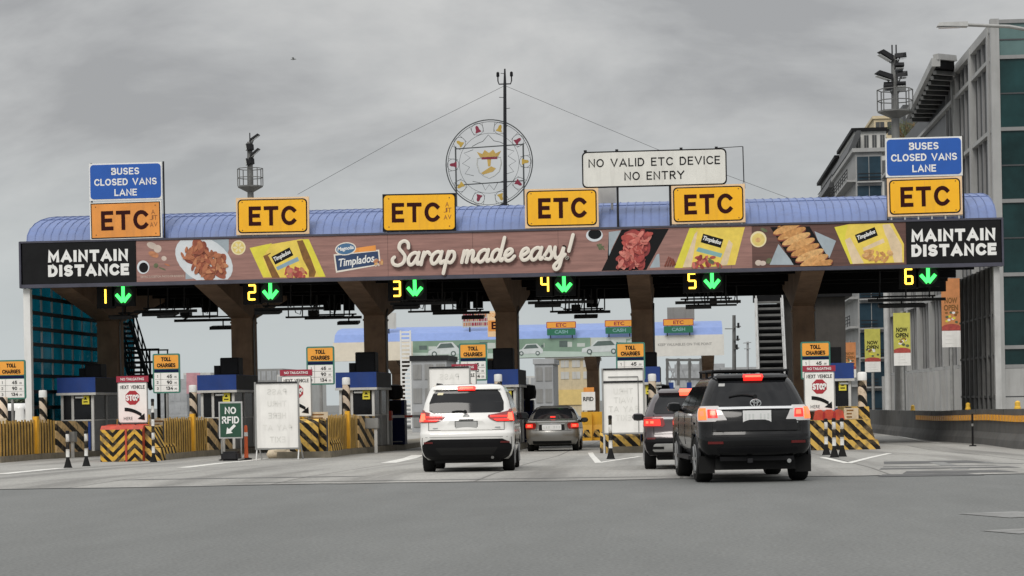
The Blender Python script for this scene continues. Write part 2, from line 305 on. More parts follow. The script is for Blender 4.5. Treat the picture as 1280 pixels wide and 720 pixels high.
class MB:
    def __init__(s): s.cuts = []; s.v = []; s.f = []; s.m = []; s.names = []; s.sm = []
    def mi(s, m):
        if m not in s.names: s.names.append(m)
        return s.names.index(m)
    def add(s, vs, fs, m, smooth=False):
        o = len(s.v); k = s.mi(m); s.cuts.append((len(s.v), len(s.f))); s.v += [Vector(v) for v in vs]
        for f in fs: s.f.append([i + o for i in f]); s.m.append(k); s.sm.append(smooth)
        return s
    def box(s, x0, x1, y0, y1, z0, z1, m, rz=0.0, bev=0.0):
        if bev > 0:
            bm = bmesh.new(); bmesh.ops.create_cube(bm, size=1)
            for v in bm.verts: v.co = Vector((v.co.x * (x1 - x0), v.co.y * (y1 - y0), v.co.z * (z1 - z0)))
            bmesh.ops.bevel(bm, geom=list(bm.edges), offset=bev, segments=2, affect='EDGES')
            c = Vector(((x0 + x1) / 2, (y0 + y1) / 2, (z0 + z1) / 2)); mt = Matrix.Rotation(rz, 3, 'Z')
            bm.verts.index_update()
            s.add([mt @ v.co + c for v in bm.verts], [[v.index for v in f.verts] for f in bm.faces], m); bm.free(); return s
        c = Vector(((x0 + x1) / 2, (y0 + y1) / 2, (z0 + z1) / 2)); mt = Matrix.Rotation(rz, 3, 'Z')
        vs = [mt @ (Vector((x, y, z)) - c) + c for x in (x0, x1) for y in (y0, y1) for z in (z0, z1)]
        return s.add(vs, [(0, 1, 3, 2), (4, 6, 7, 5), (0, 4, 5, 1), (2, 3, 7, 6), (0, 2, 6, 4), (1, 5, 7, 3)], m)
    def tube(s, pts, r, m, n=6, flat=None, smooth=True):
        """round bar through points; flat = depth radius along y"""
        pts = [Vector(p) for p in pts]; rings = []
        for i, p in enumerate(pts):
            d = (pts[min(i + 1, len(pts) - 1)] - pts[max(i - 1, 0)]).normalized()
            rr = r[i] if isinstance(r, (list, tuple)) else r
            a = Vector((0, 1, 0)) if abs(d.y) < .9 else Vector((1, 0, 0))
            e1 = d.cross(a).normalized(); e2 = e1.cross(d).normalized()
            ph = math.pi / n if n == 4 else 0
            rings.append([p + e1 * rr * math.cos(2 * math.pi * k / n + ph) + e2 * (flat if flat else rr) * math.sin(2 * math.pi * k / n + ph) for k in range(n)])
        vs = [v for g in rings for v in g]; fs = []
        for i in range(len(rings) - 1):
            for k in range(n): fs.append((i * n + k, i * n + (k + 1) % n, (i + 1) * n + (k + 1) % n, (i + 1) * n + k))
        fs.append(tuple(range(n))[::-1]); fs.append(tuple((len(rings) - 1) * n + k for k in range(n)))
        return s.add(vs, fs, m, smooth and n > 4)
    def beam(s, p, q, w_, m): return s.tube([p, q], w_ * .7071, m, n=4)
    def prism(s, pts, y0, y1, m):
        """outline in x,z pushed through y"""
        n = len(pts)
        a = sum(pts[i][0] * pts[(i + 1) % n][1] - pts[(i + 1) % n][0] * pts[i][1] for i in range(n))
        if a < 0: pts = pts[::-1]
        vs = [(x, y0, z) for x, z in pts] + [(x, y1, z) for x, z in pts]
        fs = [tuple(range(n)), tuple(range(2 * n - 1, n - 1, -1))] + [(i, n + i, n + (i + 1) % n, (i + 1) % n) for i in range(n)]
        return s.add(vs, fs, m)
    def prismx(s, pts, x0, x1, m):
        """outline in y,z pushed through x"""
        n = len(pts)
        vs = [(x0, y, z) for y, z in pts] + [(x1, y, z) for y, z in pts]
        a = sum(pts[i][0] * pts[(i + 1) % n][1] - pts[(i + 1) % n][0] * pts[i][1] for i in range(n))
        fs = [tuple(range(n)), tuple(range(2 * n - 1, n - 1, -1))] + [(i, n + i, n + (i + 1) % n, (i + 1) % n) for i in range(n)]
        if a > 0: fs = [f[::-1] for f in fs]
        return s.add(vs, fs, m)
    def ell(s, cx, cz, rx, rz_, y0, y1, m, n=28, rot=0.0):
        return s.prism([(cx + rx * math.cos(t) * math.cos(rot) - rz_ * math.sin(t) * math.sin(rot), cz + rx * math.cos(t) * math.sin(rot) + rz_ * math.sin(t) * math.cos(rot)) for t in [2 * math.pi * k / n for k in range(n)]], y0, y1, m)
    def rr(s, x0, x1, z0, z1, r, y0, y1, m):
        pts = []
        for cx, cz, a in ((x1 - r, z1 - r, 0), (x0 + r, z1 - r, 90), (x0 + r, z0 + r, 180), (x1 - r, z0 + r, 270)):
            for k in range(5): t = R(a + k * 22.5); pts.append((cx + r * math.cos(t), cz + r * math.sin(t)))
        return s.prism(pts, y0, y1, m)
    def lathe(s, prof, c, m, n=20, axis='z', smooth=True):
        vs = []; fs = []; c = Vector(c)
        for r_, h in prof:
            for k in range(n):
                t = 2 * math.pi * k / n; a, b = r_ * math.cos(t), r_ * math.sin(t)
                vs.append(c + (Vector((a, b, h)) if axis == 'z' else Vector((h, a, b)) if axis == 'x' else Vector((a, h, b))))
        for i in range(len(prof) - 1):
            for k in range(n): fs.append((i * n + k, i * n + (k + 1) % n, (i + 1) * n + (k + 1) % n, (i + 1) * n + k))
        fs.append(tuple(range(n))[::-1]); fs.append(tuple((len(prof) - 1) * n + k for k in range(n)))
        return s.add(vs, fs, m, smooth)
    def text(s, t, cx, cz, y, m, h=None, w=None, bold=0.0, shear=0.0, rot=0.0, space=1.0, mirror=False):
        vs, fs, tw, th = text_mesh(t, bold, shear, space)
        kz = h / th if h else w / tw
        kx = w / tw if w else kz
        o = []
        for a, b in vs:
            x = (a - tw / 2) * kx; z = (b - th / 2) * kz
            if mirror: x = -x
            o.append((cx + x * math.cos(rot) - z * math.sin(rot), y, cz + x * math.sin(rot) + z * math.cos(rot)))
        # rotate winding so the face looks towards -y
        return s.add(o, [f if not mirror else f[::-1] for f in fs], m)
    def stext(s, t, cx, cz, y, m, h, w=None, sw=.16, rot=0.0, gap=.30, mirror=False):
        """sign lettering drawn as even strokes; h = cap height, sw = stroke width / height"""
        tot = sum(SF[c][0] for c in t) + gap * (len(t) - 1); kx = w / (tot + sw) if w else h
        hs = sw / 2; x = -tot / 2; n = 0; keep = len(s.cuts)
        for c in t:
            cw, st = SF[c]
            for pl in st:
                P = [Vector(((x + a) * kx, (hs + e_ * (1 - sw) - .5) * h)) for a, e_ in pl]; closed = (P[0] - P[-1]).length < 1e-6; L = []; Q = []
                if closed: P = P[:-1]
                k = len(P); hw = sw * h / 2
                for i, p in enumerate(P):
                    d0 = (p - P[i - 1]).normalized() if (i or closed) else None; d1 = (P[(i + 1) % k] - p).normalized() if (i < k - 1 or closed) else None
                    if d0 is None: d0 = d1; 
                    if d1 is None: d1 = d0
                    e = Vector((0, 0))
                    if not closed and i == 0: e = -d1 * hw * (1.0 if len(pl) > 2 or 1 else 1)
                    if not closed and i == k - 1: e = d0 * hw
                    n0, n1 = Vector((-d0.y, d0.x)), Vector((-d1.y, d1.x)); mm = (n0 + n1); ml = mm.length
                    mm = mm / ml if ml > .3 else n0
                    f_ = min(1.8, 1 / max(.3, mm.dot(n0))); L.append(p + e + mm * hw * f_); Q.append(p + e - mm * hw * f_)
                vs = []
                yy = y - .0004 * (n % 5); n += 1
                for a in L + Q:
                    ax = -a.x if mirror else a.x
                    vs.append((cx + ax * math.cos(rot) - a.y * math.sin(rot), yy, cz + ax * math.sin(rot) + a.y * math.cos(rot)))
                fs = [(i, k + i, k + (i + 1) % k, (i + 1) % k) for i in range(k if closed else k - 1)]
                if mirror: fs = [f[::-1] for f in fs]
                s.add(vs, fs, m)
            x += cw + gap
        s.cuts = s.cuts[:keep + 1]      # one line of writing stays one piece
        return s
    def xform(s, mt):
        s.v = [mt @ v for v in s.v]; return s
    def build(s, name, parent=None, loc=None, sharp=40, pivot=None):
        if name in SPLIT and parent is not None and len(s.cuts) > 1:     # every leg, post or hanger is a part of its own
            ends = s.cuts[1:] + [(len(s.v), len(s.f))]
            for (v0, f0), (v1, f1) in zip(s.cuts, ends):
                c = MB(); c.names = list(s.names); c.v = s.v[v0:v1]; c.f = [[i - v0 for i in f] for f in s.f[f0:f1]]; c.m = s.m[f0:f1]; c.sm = s.sm[f0:f1]; c.cuts = [(0, 0)]
                o_ = c.build(name, parent)
            return o_
        pv = Vector(pivot) if pivot is not None else Vector((0, 0, 0))
        if parent is not None: o0 = ORG[parent.name]
        elif loc is not None: o0 = Vector(loc)
        else:
            xs = [v.x for v in s.v]; ys = [v.y for v in s.v]; zs = [v.z for v in s.v]
            o0 = Vector(((min(xs) + max(xs)) / 2, (min(ys) + max(ys)) / 2, min(zs)))
        me = bpy.data.meshes.new(name)
        me.from_pydata([v - o0 - pv for v in s.v], [], s.f)
        for n in s.names: me.materials.append(M[n])
        me.polygons.foreach_set('material_index', s.m)
        me.polygons.foreach_set('use_smooth', s.sm)
        me.update()
        if any(s.sm):
            try: me.set_sharp_from_angle(angle=R(sharp))
            except Exception: pass
        ob = bpy.data.objects.new(name, me); COL.objects.link(ob)
        if parent is not None: ob.parent = parent; ob.location = pv
        else: ob.location = o0
        ORG[ob.name] = o0
        return ob

def tag(o, label, cat, group=None):
    o['label'] = label; o['category'] = cat
    if group: o['group'] = group
    return o
def thing(name, label, cat, loc=(0, 0, 0), group=None):
    o = bpy.data.objects.new(name, None); COL.objects.link(o); o.location = loc; o.empty_display_size = .3
    ORG[o.name] = Vector(loc); return tag(o, label, cat, group)
def struct(o): o['kind'] = 'structure'; return o
def kids(o): return [c for c in bpy.data.objects if c.parent == o]
KIDS = {}
def copy_thing(o, loc, label, rz=None):
    r = o.copy(); COL.objects.link(r); r.location = loc; r['label'] = label
    if rz is not None: r.rotation_euler = (0, 0, rz)
    ORG[r.name] = Vector(loc)
    for ch in (KIDS.get(o.name) or KIDS.setdefault(o.name, kids(o))):
        c = ch.copy(); COL.objects.link(c); c.parent = r; ORG[c.name] = Vector(loc)
        for g in (KIDS.get(ch.name) or KIDS.setdefault(ch.name, kids(ch))):
            d = g.copy(); COL.objects.link(d); d.parent = c
    return r
def rect(px0, py0, px1, py1, Y):
    cx, cy = (px0 + px1) / 2, (py0 + py1) / 2
    return W(px0, cy, Y).x, W(px1, cy, Y).x, W(cx, py1, Y).z, W(cx, py0, Y).z

# ------------------------------------------------------------------ ground, roads, markings
def sheet(x0, x1, y0, y1, dz, m, name, skew=0.0):
    ys = sorted({y0, y1} | {p[0] for p in PROF if y0 < p[0] < y1})
    vs = []; fs = []
    for i, y in enumerate(ys):
        vs += [(x0, y, zg(y) + dz), (x1, y + (skew if i == 0 else 0), zg(y) + dz)]
    for i in range(len(ys) - 1): fs.append((2 * i, 2 * i + 1, 2 * i + 3, 2 * i + 2))
    return struct(MB().add(vs, fs, m).build(name, loc=(0, 0, 0)))
sheet(-700, 700, -55, 2800, 0, 'asphalt', 'ground')
def ragged():
    g = random.Random(4); n = 150; xs = [-40 + 64 * k / n for k in range(n + 1)]; yf_ = [35.4 + (x + 40) / 64 * 1.0 + g.uniform(-.10, .10) + .12 * math.sin(x * .8) for x in xs]
    vs = []; fs = []; ys = [40, 50, 61, 67, 80, 110, 150]
    for x, y0 in zip(xs, yf_):
        for y in [y0] + ys: vs.append((x, y, zg(y) + .004))
    m_ = len(ys) + 1
    for k in range(n):
        for q in range(m_ - 1): a = k * m_ + q; fs.append((a, a + m_, a + m_ + 1, a + 1))
    struct(MB().add(vs, fs, 'concrete_road').build('road', loc=(0, 0, 0)))
    vs = []
    for x, y0 in zip(xs, yf_): w_ = .05 + .05 * g.random(); vs += [(x, y0 - w_, .008), (x, y0 + w_ * .6, .008)]
    struct(MB().add(vs, [(2 * k, 2 * k + 2, 2 * k + 3, 2 * k + 1) for k in range(n)], 'tar').build('road_joint', loc=(0, 0, 0)))
mat('tar', (.10, .10, .10), .8, var=.3, scale=3)
ragged()
def stroke(pts, wd, m, dz=.009):
    """painted line through ground pixels, given width in metres"""
    b = MB(); P = [G(*p) for p in pts]
    for a, c in zip(P, P[1:]):
        d = Vector((c.x - a.x, c.y - a.y, 0)); n = Vector((-d.y, d.x, 0)).normalized() * wd / 2
        K = max(1, int(d.length / 2)); vs = []; fs = []
        for i in range(K + 1):
            q = a.lerp(c, i / K); q.z = zg(q.y) + dz; vs += [q + n, q - n]
        for i in range(K): fs.append((2 * i, 2 * i + 1, 2 * i + 3, 2 * i + 2))
        b.add(vs, fs, m); dz += .0015
    struct(b.build('road_marking', loc=(0, 0, 0)))
stroke([(738, 566), (748, 579), (800, 571)], .16, 'road_paint')
stroke([(1028, 572), (1060, 579.5), (1112, 567)], .16, 'road_paint')
stroke([(0, 593), (78, 585.5)], .35, 'road_paint')
stroke([(228, 585), (278, 579)], .35, 'road_paint'); stroke([(278, 579), (330, 573.5)], .28, 'road_paint')
stroke([(485, 579), (523, 569)], .42, 'road_paint')
stroke([(1097, 540), (1175, 554)], .14, 'road_paint')
stroke([(1225, 579), (1282, 580)], .30, 'road_paint_faint')
stroke([(1234, 641), (1300, 646)], .8, 'road_paint_faint', .006); stroke([(1262, 662), (1310, 666)], .7, 'road_paint_faint', .006)
stroke([(1170, 578), (1202, 587)], .3, 'road_paint_faint')
# darker repair strips in the concrete by lane 6
b = MB()
mat('tar', (.10, .10, .10), .8, var=.3, scale=3)
for px, py, wx, wy in ((1165, 578, 1.1, 1.2), (1180, 584, 1.3, .9), (1195, 590, 1.0, .6), (1160, 594, .9, .5), (300, 598, 2.5, .15), (560, 600, 4, .1)):
    p = G(px, py); z = zg(p.y) + .007; b.add([(p.x - wx, p.y - wy, zg(p.y - wy) + .007), (p.x + wx, p.y - wy, zg(p.y - wy) + .007), (p.x + wx * .8, p.y + wy, zg(p.y + wy) + .007), (p.x - wx * .8, p.y + wy, zg(p.y + wy) + .007)], [(0, 1, 2, 3)], 'tar')
struct(b.build('road_patch', loc=(0, 0, 0)))

g = random.Random(11)
def crack(px, py, ang, ln):
    p = G(px, py); pts = [Vector((p.x, p.y, 0))]; a = ang
    for k in range(int(ln / .25)): a += g.uniform(-.5, .5); pts.append(pts[-1] + Vector((math.cos(a), math.sin(a), 0)) * .25)
    vs = []
    for i, q in enumerate(pts): w_ = .007 * g.uniform(.4, 1.3); vs += [(q.x - w_, q.y, zg(q.y) + .006), (q.x + w_, q.y, zg(q.y) + .006)]
    struct(MB().add(vs, [(2 * i, 2 * i + 1, 2 * i + 3, 2 * i + 2) for i in range(len(pts) - 1)], 'crack_dark').build('road_crack', loc=(0, 0, 0)))
crack(1068, 602, 5.3, 4)
# ------------------------------------------------------------------ the toll canopy
YF, YC, YB = 71.5, 79.0, 86.5
XL, XR = W(28, 330, YF).x, W(1251, 300, YF).x
ZT, ZB = W(640, 290.5, YF).z, W(640, 341, YF).z
ZR = W(640, 262.5, YC).z
COLX = [W(px, 420, YC).x for px in (138, 305, 470, 634, 803, 1004)]
canopy = thing('toll_canopy', 'wide toll plaza canopy with arched blue roof spanning all six lanes', 'toll canopy', ((XL + XR) / 2, YC, zg(YC)))
b = MB()
# frame of the fascia (the printed banners hang in front of it)
b.box(XL, XR, YF, YF + .35, ZB - .03, ZT + .02, 'fascia')
b.box(XL - .05, XR + .05, YF - .16, YF + .1, ZB - .16, ZB - .035, 'fascia_trim')
b.box(XL - .05, XR + .05, YF - .16, YF + .1, ZT + .025, ZT + .09, 'fascia_trim')
b.box(XL - .07, XL - .005, YF - .17, YF + .4, ZB - .15, ZT + .08, 'fascia_trim')
b.box(XR + .005, XR + .07, YF - .17, YF + .4, ZB - .15, ZT + .08, 'fascia_trim')
b.build('fascia', canopy)
b = MB(); NA = 18
def arc(k):      # flattened vault, front eave to back eave
    t = k / NA * math.pi
    y = YC - (YC - YF - .12) * math.cos(t); z = ZT - .02 + (ZR - ZT + .02) * math.sin(t) ** .85
    return y, z
nx = 118; vs = []; fs = []
for i in range(nx + 1):
    x = XL + .12 + (XR - XL - .24) * i / nx
    for k in range(NA + 1):
        y, z = arc(k); vs.append((x, y, z))
for i in range(nx):
    for k in range(NA): a = i * (NA + 1) + k; fs.append((a, a + NA + 1, a + NA + 2, a + 1))
b.add(vs, fs, 'roof_blue', True)
for i in range(nx + 1):
    x = XL + .12 + (XR - XL - .24) * i / nx
    b.tube([(x, arc(k)[0], arc(k)[1] + .008) for k in range(NA + 1)], .018, 'roof_seam', n=4)
for k in (4,): y, z = arc(k); b.box(XL + .12, XR - .12, y - .02, y + .02, z + .0, z + .022, 'roof_seam')
# gable ends close the vault
for x in (XL + .10, XR - .12): b.prismx([(YF + .12, ZT - .1)] + [(arc(k)[0], arc(k)[1] - .03) for k in range(NA + 1)] + [(YB - .12, ZT - .1)], x, x + .02, 'roof_seam')
b.build('roof', canopy)
b = MB()
ZS = ZB + .55
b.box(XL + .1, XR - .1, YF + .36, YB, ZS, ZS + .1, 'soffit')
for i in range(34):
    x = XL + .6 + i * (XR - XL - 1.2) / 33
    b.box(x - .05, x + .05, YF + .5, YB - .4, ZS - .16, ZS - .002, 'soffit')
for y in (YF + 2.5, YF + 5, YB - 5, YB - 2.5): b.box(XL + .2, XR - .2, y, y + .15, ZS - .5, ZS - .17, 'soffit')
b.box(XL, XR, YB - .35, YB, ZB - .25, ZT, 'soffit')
b.build('soffit', canopy)
for x in COLX:
    b = MB(); z0 = zg(YC)
    b.prismx([(YC - .45, z0), (YC - .45, 4.75), (YF + .45, ZB + .0), (YF + .45, ZS - .01), (YB - .4, ZS - .01), (YB - .4, ZB + .0), (YC + .45, 4.75), (YC + .45, z0)], x - .40, x + .40, 'column_brown')
    b.box(x - .43, x + .43, YC - .48, YC + .48, 4.55, 4.62, 'column_brown')
    cl = b.build('column', canopy)
    MB().tube([(x + .44, YC - .2, z0), (x + .44, YC - .2, 4.7), (x + .44, YC + .3, 5.0)], .035, 'grey_metal').build('conduit', cl)

# glazed side wall on the left, louvred wall on the right
gx = W(37, 430, YF + .3).x
gw = thing('glass_wall', 'teal glazed side wall with dark rails under the left end of the canopy', 'glass wall', (gx, YF + .3, zg(75)))
b = MB(); z0 = zg(YF); z1 = ZB - .17
b.box(gx - .12, gx + .12, YF + .05, YF + .3, z0, z1, 'white'); b.build('corner_post', gw)
b = MB(); b.box(gx - .02, gx + .02, YF + .31, YB - .8, z0 + .05, z1 + .3, 'teal_glass'); b.build('glazing', gw)
b = MB(); ny = 11; yy = [YF + .3 + i * (YB - .8 - YF - .3) / ny for i in range(ny + 1)]
for y in yy[1:]: b.box(gx + .022, gx + .07, y - .05, y + .05, z0, z1 + .3, 'light_metal')
b.build('mullion', gw)
b = MB(); nz = 11
for i in range(nz + 1):
    z = z0 + .1 + (z1 + .2 - z0) * i / nz; b.box(gx + .022, gx + .12, YF + .31, YB - .8, z - .065, z + .065, 'dark_metal')
b.build('rail', gw)
lx = W(1246, 430, YF + .3).x
lw = thing('louvre_wall', 'dark ribbed side wall under the right end of the canopy', 'louvre wall', (lx, YF + .3, zg(75)))
b = MB(); z0 = zg(YF)
b.box(lx - .10, lx + .10, YF + .05, YF + .3, z0, ZB - .17, 'light_metal'); b.build('corner_post', lw)
b = MB(); mat('louvre_dark', (.035, .035, .037), .55, var=.3, dirt=.2)
b.box(lx - .02, lx + .06, YF + .31, 80.6, z0 + .02, ZB - .1, 'louvre_dark')
for i in range(8):
    y = YF + .7 + i * 1.1; b.box(lx - .12, lx - .022, y, y + .10, z0 + .02, ZB - .1, 'mast_grey')
for z in (1.2, 2.6, 4.0): b.box(lx - .08, lx - .0225, YF + .32, 80.55, z, z + .08, 'louvre_dark')
b.build('louvre_panel', lw)

# ------------------------------------------------------------------ lane signals under the fascia
SEG = {'1': 'bc', '2': 'abged', '3': 'abgcd', '4': 'fgbc', '5': 'afgcd', '6': 'afgecd'}
def digit(b, ch, cx, cz, h, y, m):
    w_ = h * .46; r = h * .066
    P = {'a': ((-1, 1), (1, 1)), 'g': ((-1, 0), (1, 0)), 'd': ((-1, -1), (1, -1)), 'f': ((-1, 1), (-1, 0)), 'b': ((1, 1), (1, 0)), 'e': ((-1, 0), (-1, -1)), 'c': ((1, 0), (1, -1))}
    for s_ in SEG[ch]:
        (xa, za), (xb, zb) = P[s_]; sh = 0 if ch != '1' else -w_ / 2
        b.tube([(cx + sh + xa * w_ / 2, y, cz + za * h / 2), (cx + sh + xb * w_ / 2, y, cz + zb * h / 2)], r, m, n=6, flat=.02)
def signal(ch, px, py, ax, ay):
    Y = YF + 1.0
    p, a = W(px, py, Y), W(ax, ay, Y)
    t = thing('lane_signal', 'glowing yellow %s with a green down arrow hung under the canopy over lane %s' % (ch, ch), 'lane signal', (a.x, Y, a.z - .4), 'lit lane numbers and arrows')
    b = MB(); b.box(p.x - .32, p.x + .32, Y, Y + .22, p.z - .42, p.z + .42, 'black'); b.box(a.x - .40, a.x + .40, Y, Y + .22, a.z - .40, a.z + .42, 'black')
    b.box(p.x + .3, a.x - .3, Y + .08, Y + .14, a.z - .05, a.z + .05, 'black')
    for x in (p.x, a.x - .2, a.x + .2): b.box(x - .03, x + .03, Y + .1, Y + .16, a.z + .38, ZS - .1, 'black')
    b.build('housing', t)
    b = MB(); digit(b, ch, p.x, p.z, .50, Y - .02, 'led_yellow'); b.build('digit', t)
    b = MB()
    b.tube([(a.x, Y - .02, a.z + .30), (a.x, Y - .02, a.z - .20)], .060, 'led_green', flat=.02)
    for sx_ in (-1, 1): b.tube([(a.x + sx_ * .25, Y - .02, a.z + .02), (a.x + sx_ * .02, Y - .0205, a.z - .255)], .060, 'led_green', flat=.021)
    b.build('arrow', t)
    b = MB(); b.ell(a.x, a.z, .34, .34, Y - .004, Y - .001, 'led_off'); b.build('dot_panel', t)
for s_ in (('1', 132, 370.5, 154, 368.5), ('2', 315, 365.5, 338, 364), ('3', 496, 361, 518.5, 360), ('4', 681, 355.5, 705, 355), ('5', 865, 351, 890, 350.5), ('6', 1136, 345.5, 1160, 344)): signal(*s_)

# ------------------------------------------------------------------ sign boards on the roof edge
YS = YF - .12
def legs(b, x0, x1, z0, z1, y, n=5, m='light_metal'):
    for i in range(n):
        x = x0 + .12 + (x1 - x0 - .24) * i / (n - 1); b.box(x - .025, x + .025, y + .03, y + .08, z0, z1, m)
def etc(px0, py0, px1, py1, label, style, fx=0.0):
    x0, x1, z0, z1 = rect(px0, py0, px1, py1, YS)
    t = thing('toll_sign', label, 'sign', ((x0 + x1) / 2, YS + .1, z0), 'orange toll lane signs along the roof edge')
    b = MB()
    if style == 'faded':
        b.box(x0, x1, YS, YS + .09, z0, z1, 'white'); b.box(x0 + .04, x1 - .05, YS - .008, YS, z0 + .03, z1 - .03, 'text_black'); b.box(x0 + .075, x1 - .085, YS - .016, YS - .0081, z0 + .065, z1 - .065, 'etc_faded')
    elif style == 'dark':
        b.box(x0, x1, YS, YS + .09, z0, z1, 'text_black'); b.rr(x0 + .05, x1 - .04, z0 + .05, z1 - .05, .12, YS - .016, YS - .001, 'etc_orange')
    else:
        b.box(x0, x1, YS, YS + .09, z0, z1, 'cream_edge'); b.rr(x0 + .06, x1 - .06, z0 + .06, z1 - .06, .14, YS - .008, YS, 'text_black'); b.rr(x0 + .10, x1 - .10, z0 + .10, z1 - .10, .12, YS - .016, YS - .0081, 'etc_orange')
    b.build('panel', t)
    for bx in (x0 + .22, x1 - .22):
        for bz in (z0 + .16, z1 - .16): MB().ell(bx, bz, .022, .022, YS - .024, YS - .0165, 'pack_brown', n=8).build('bolt', t)
    MB().box(x0 + (x1 - x0) * .5 - .004, x0 + (x1 - x0) * .5 + .004, YS - .0175, YS - .0162, z0 + .12, z1 - .12, 'etc_faded').build('sheet_seam', t)
    b = MB(); cx = (x0 + x1) / 2 + fx; cz = (z0 + z1) / 2; h = (z1 - z0) * .52
    b.stext('ETC', cx, cz, YS - .022, 'etc_text', h, w=(x1 - x0) * .65, sw=.20, gap=.36)
    b.build('lettering', t); b = MB()
    if style in ('faded', 'dark'):   # ghosts of removed lettering at the right edge
        g = random.Random(px0)
        for k, (gx_, gz_, s_) in enumerate(((.98, .42, 'A'), (.92, .1, 'J'), (1.06, .1, 'T'), (.92, -.3, 'A'), (1.06, -.28, 'V'))):
            if cx - fx + gx_ + .08 < x1 - .06: b.text(s_, cx - fx + gx_, cz + gz_ * .62, YS - .021 + k * .0002, 'etc_ghost', h=.16, w=.13)
    if b.v: b.build('ghost_lettering', t)
    b = MB(); legs(b, x0, x1, ZT + .03, z0, YS, 6); b.box(x0, x1, YS + .085, YS + .12, z0 - .05, z0 - .01, 'light_metal')
    b.tube([((x0 + x1) / 2 - .7, YS + .12, z1 - .3), ((x0 + x1) / 2 - .7, YS + .9, ZT + .25)], .03, 'light_metal'); b.tube([((x0 + x1) / 2 + .7, YS + .12, z1 - .3), ((x0 + x1) / 2 + .7, YS + .9, ZT + .25)], .03, 'light_metal')
    b.build('bracket', t); t.rotation_euler.y = R(random.Random(px0).uniform(-.5, .5))
etc(112.5, 252, 202.5, 298.5, 'faded orange ETC sign with square corners below the left blue sign', 'faded', -.04)
etc(295, 246.5, 386, 293, 'clean orange ETC sign on the roof edge over lane 2', 'clean')
etc(478, 242, 569.5, 289, 'orange ETC sign with dark corners and leftover letters over lane 3', 'dark', -.12)
etc(656, 235.5, 748, 284.5, 'orange ETC sign over lane 4 beside the wire wheel', 'clean', .02)
etc(839.5, 231, 931.5, 279, 'orange ETC sign under the white no entry sign', 'clean')
etc(1109.5, 221.5, 1203, 269.5, 'orange ETC sign below the right blue sign over lane 6', 'clean')
def blue(px0, py0, px1, py1, label):
    x0, x1, z0, z1 = rect(px0, py0, px1, py1, YS)
    t = thing('vehicle_sign', label, 'sign', ((x0 + x1) / 2, YS + .1, z0), 'blue vehicle class signs')
    b = MB(); b.box(x0, x1, YS, YS + .09, z0, z1, 'white'); b.rr(x0 + .04, x1 - .04, z0 + .05, z1 - .05, .12, YS - .010, YS, 'sign_blue'); b.build('panel', t)
    b = MB(); cx = (x0 + x1) / 2; H = z1 - z0
    b.stext('BUSES', cx, z0 + H * .775, YS - .015, 'text_white', H * .185, w=(x1 - x0) * .385, sw=.19); b.stext('CLOSED VANS', cx, z0 + H * .49, YS - .015, 'text_white', H * .185, w=(x1 - x0) * .86, sw=.19); b.stext('LANE', cx, z0 + H * .205, YS - .015, 'text_white', H * .185, w=(x1 - x0) * .31, sw=.19)
    b.build('lettering', t)
    b = MB()
    for x in (x0 + .05, x1 + .03): b.tube([(x, YS + .12, ZT + .05), (x, YS + .12, z1 + .03)], .03, 'dark_metal')
    b.build('post', t)
blue(111.5, 203.5, 202.5, 250, 'blue buses and closed vans sign above the left end of the roof')
blue(1107, 171.5, 1203, 220.5, 'blue buses and closed vans sign above the right end of the roof')
x0, x1, z0, z1 = rect(727.5, 187.5, 908.5, 233, YS)
t = thing('entry_sign', 'long white sign reading NO VALID ETC DEVICE NO ENTRY', 'sign', ((x0 + x1) / 2, YS + .1, z0))
b = MB(); b.rr(x0, x1, z0, z1, .16, YS, YS + .08, 'text_black'); b.rr(x0 + .045, x1 - .045, z0 + .045, z1 - .045, .14, YS - .010, YS - .0005, 'sign_white'); b.build('panel', t)
b = MB(); H = z1 - z0; cx = (x0 + x1) / 2
b.stext('NO VALID ETC DEVICE', cx, z0 + H * .68, YS - .016, 'text_black', H * .23, w=(x1 - x0) * .91, sw=.15)
b.stext('NO ENTRY', cx, z0 + H * .30, YS - .016, 'text_black', H * .23, w=(x1 - x0) * .415, sw=.15); b.build('lettering', t)
b = MB()
for x in (x0 + 1.2, x1 - .7, x0 + 3.0): b.tube([(x, YS + .12, ZT), (x, YS + .12, z1 - .1)], .04, 'dark_metal')
for x in (x0 + .12, x0 + 1.2, x0 + 3.4, x0 + 4.6): b.box(x - .05, x + .05, YS, YS + .2, z1, z1 + .06, 'dark_metal')
b.tube([(x1 - .3, YS + .1, z1 + .02), W(928, 183, YS + .1)], .012, 'dark_metal'); b.build('bracket', t)
p, q = W(928.5, 183, YS + .2), W(930, 232, YS + .2)
tag(MB().tube([q - Vector((0, 0, 1.4)), q, p], .018, 'dark_metal').lathe([(.05, 0), (.05, .2)], q - Vector((0, 0, .1)), 'light_metal', n=8).build('rod_aerial'), 'thin rod aerial rising beside the white no entry sign', 'aerial')
x0, x1, z0, z1 = rect(738, 235, 770, 254, YS + 1.2)
t = thing('blank_board', 'small blank white board behind the no entry sign', 'board', (x1, YS + 1.2, z0))
MB().box(x0, x1, YS + 1.2, YS + 1.25, z0, z1, 'white').build('panel', t)
MB().box(x1 - .18, x1 - .10, YS + 1.21, YS + 1.27, z0 - .75, z0, 'light_metal').build('post', t)

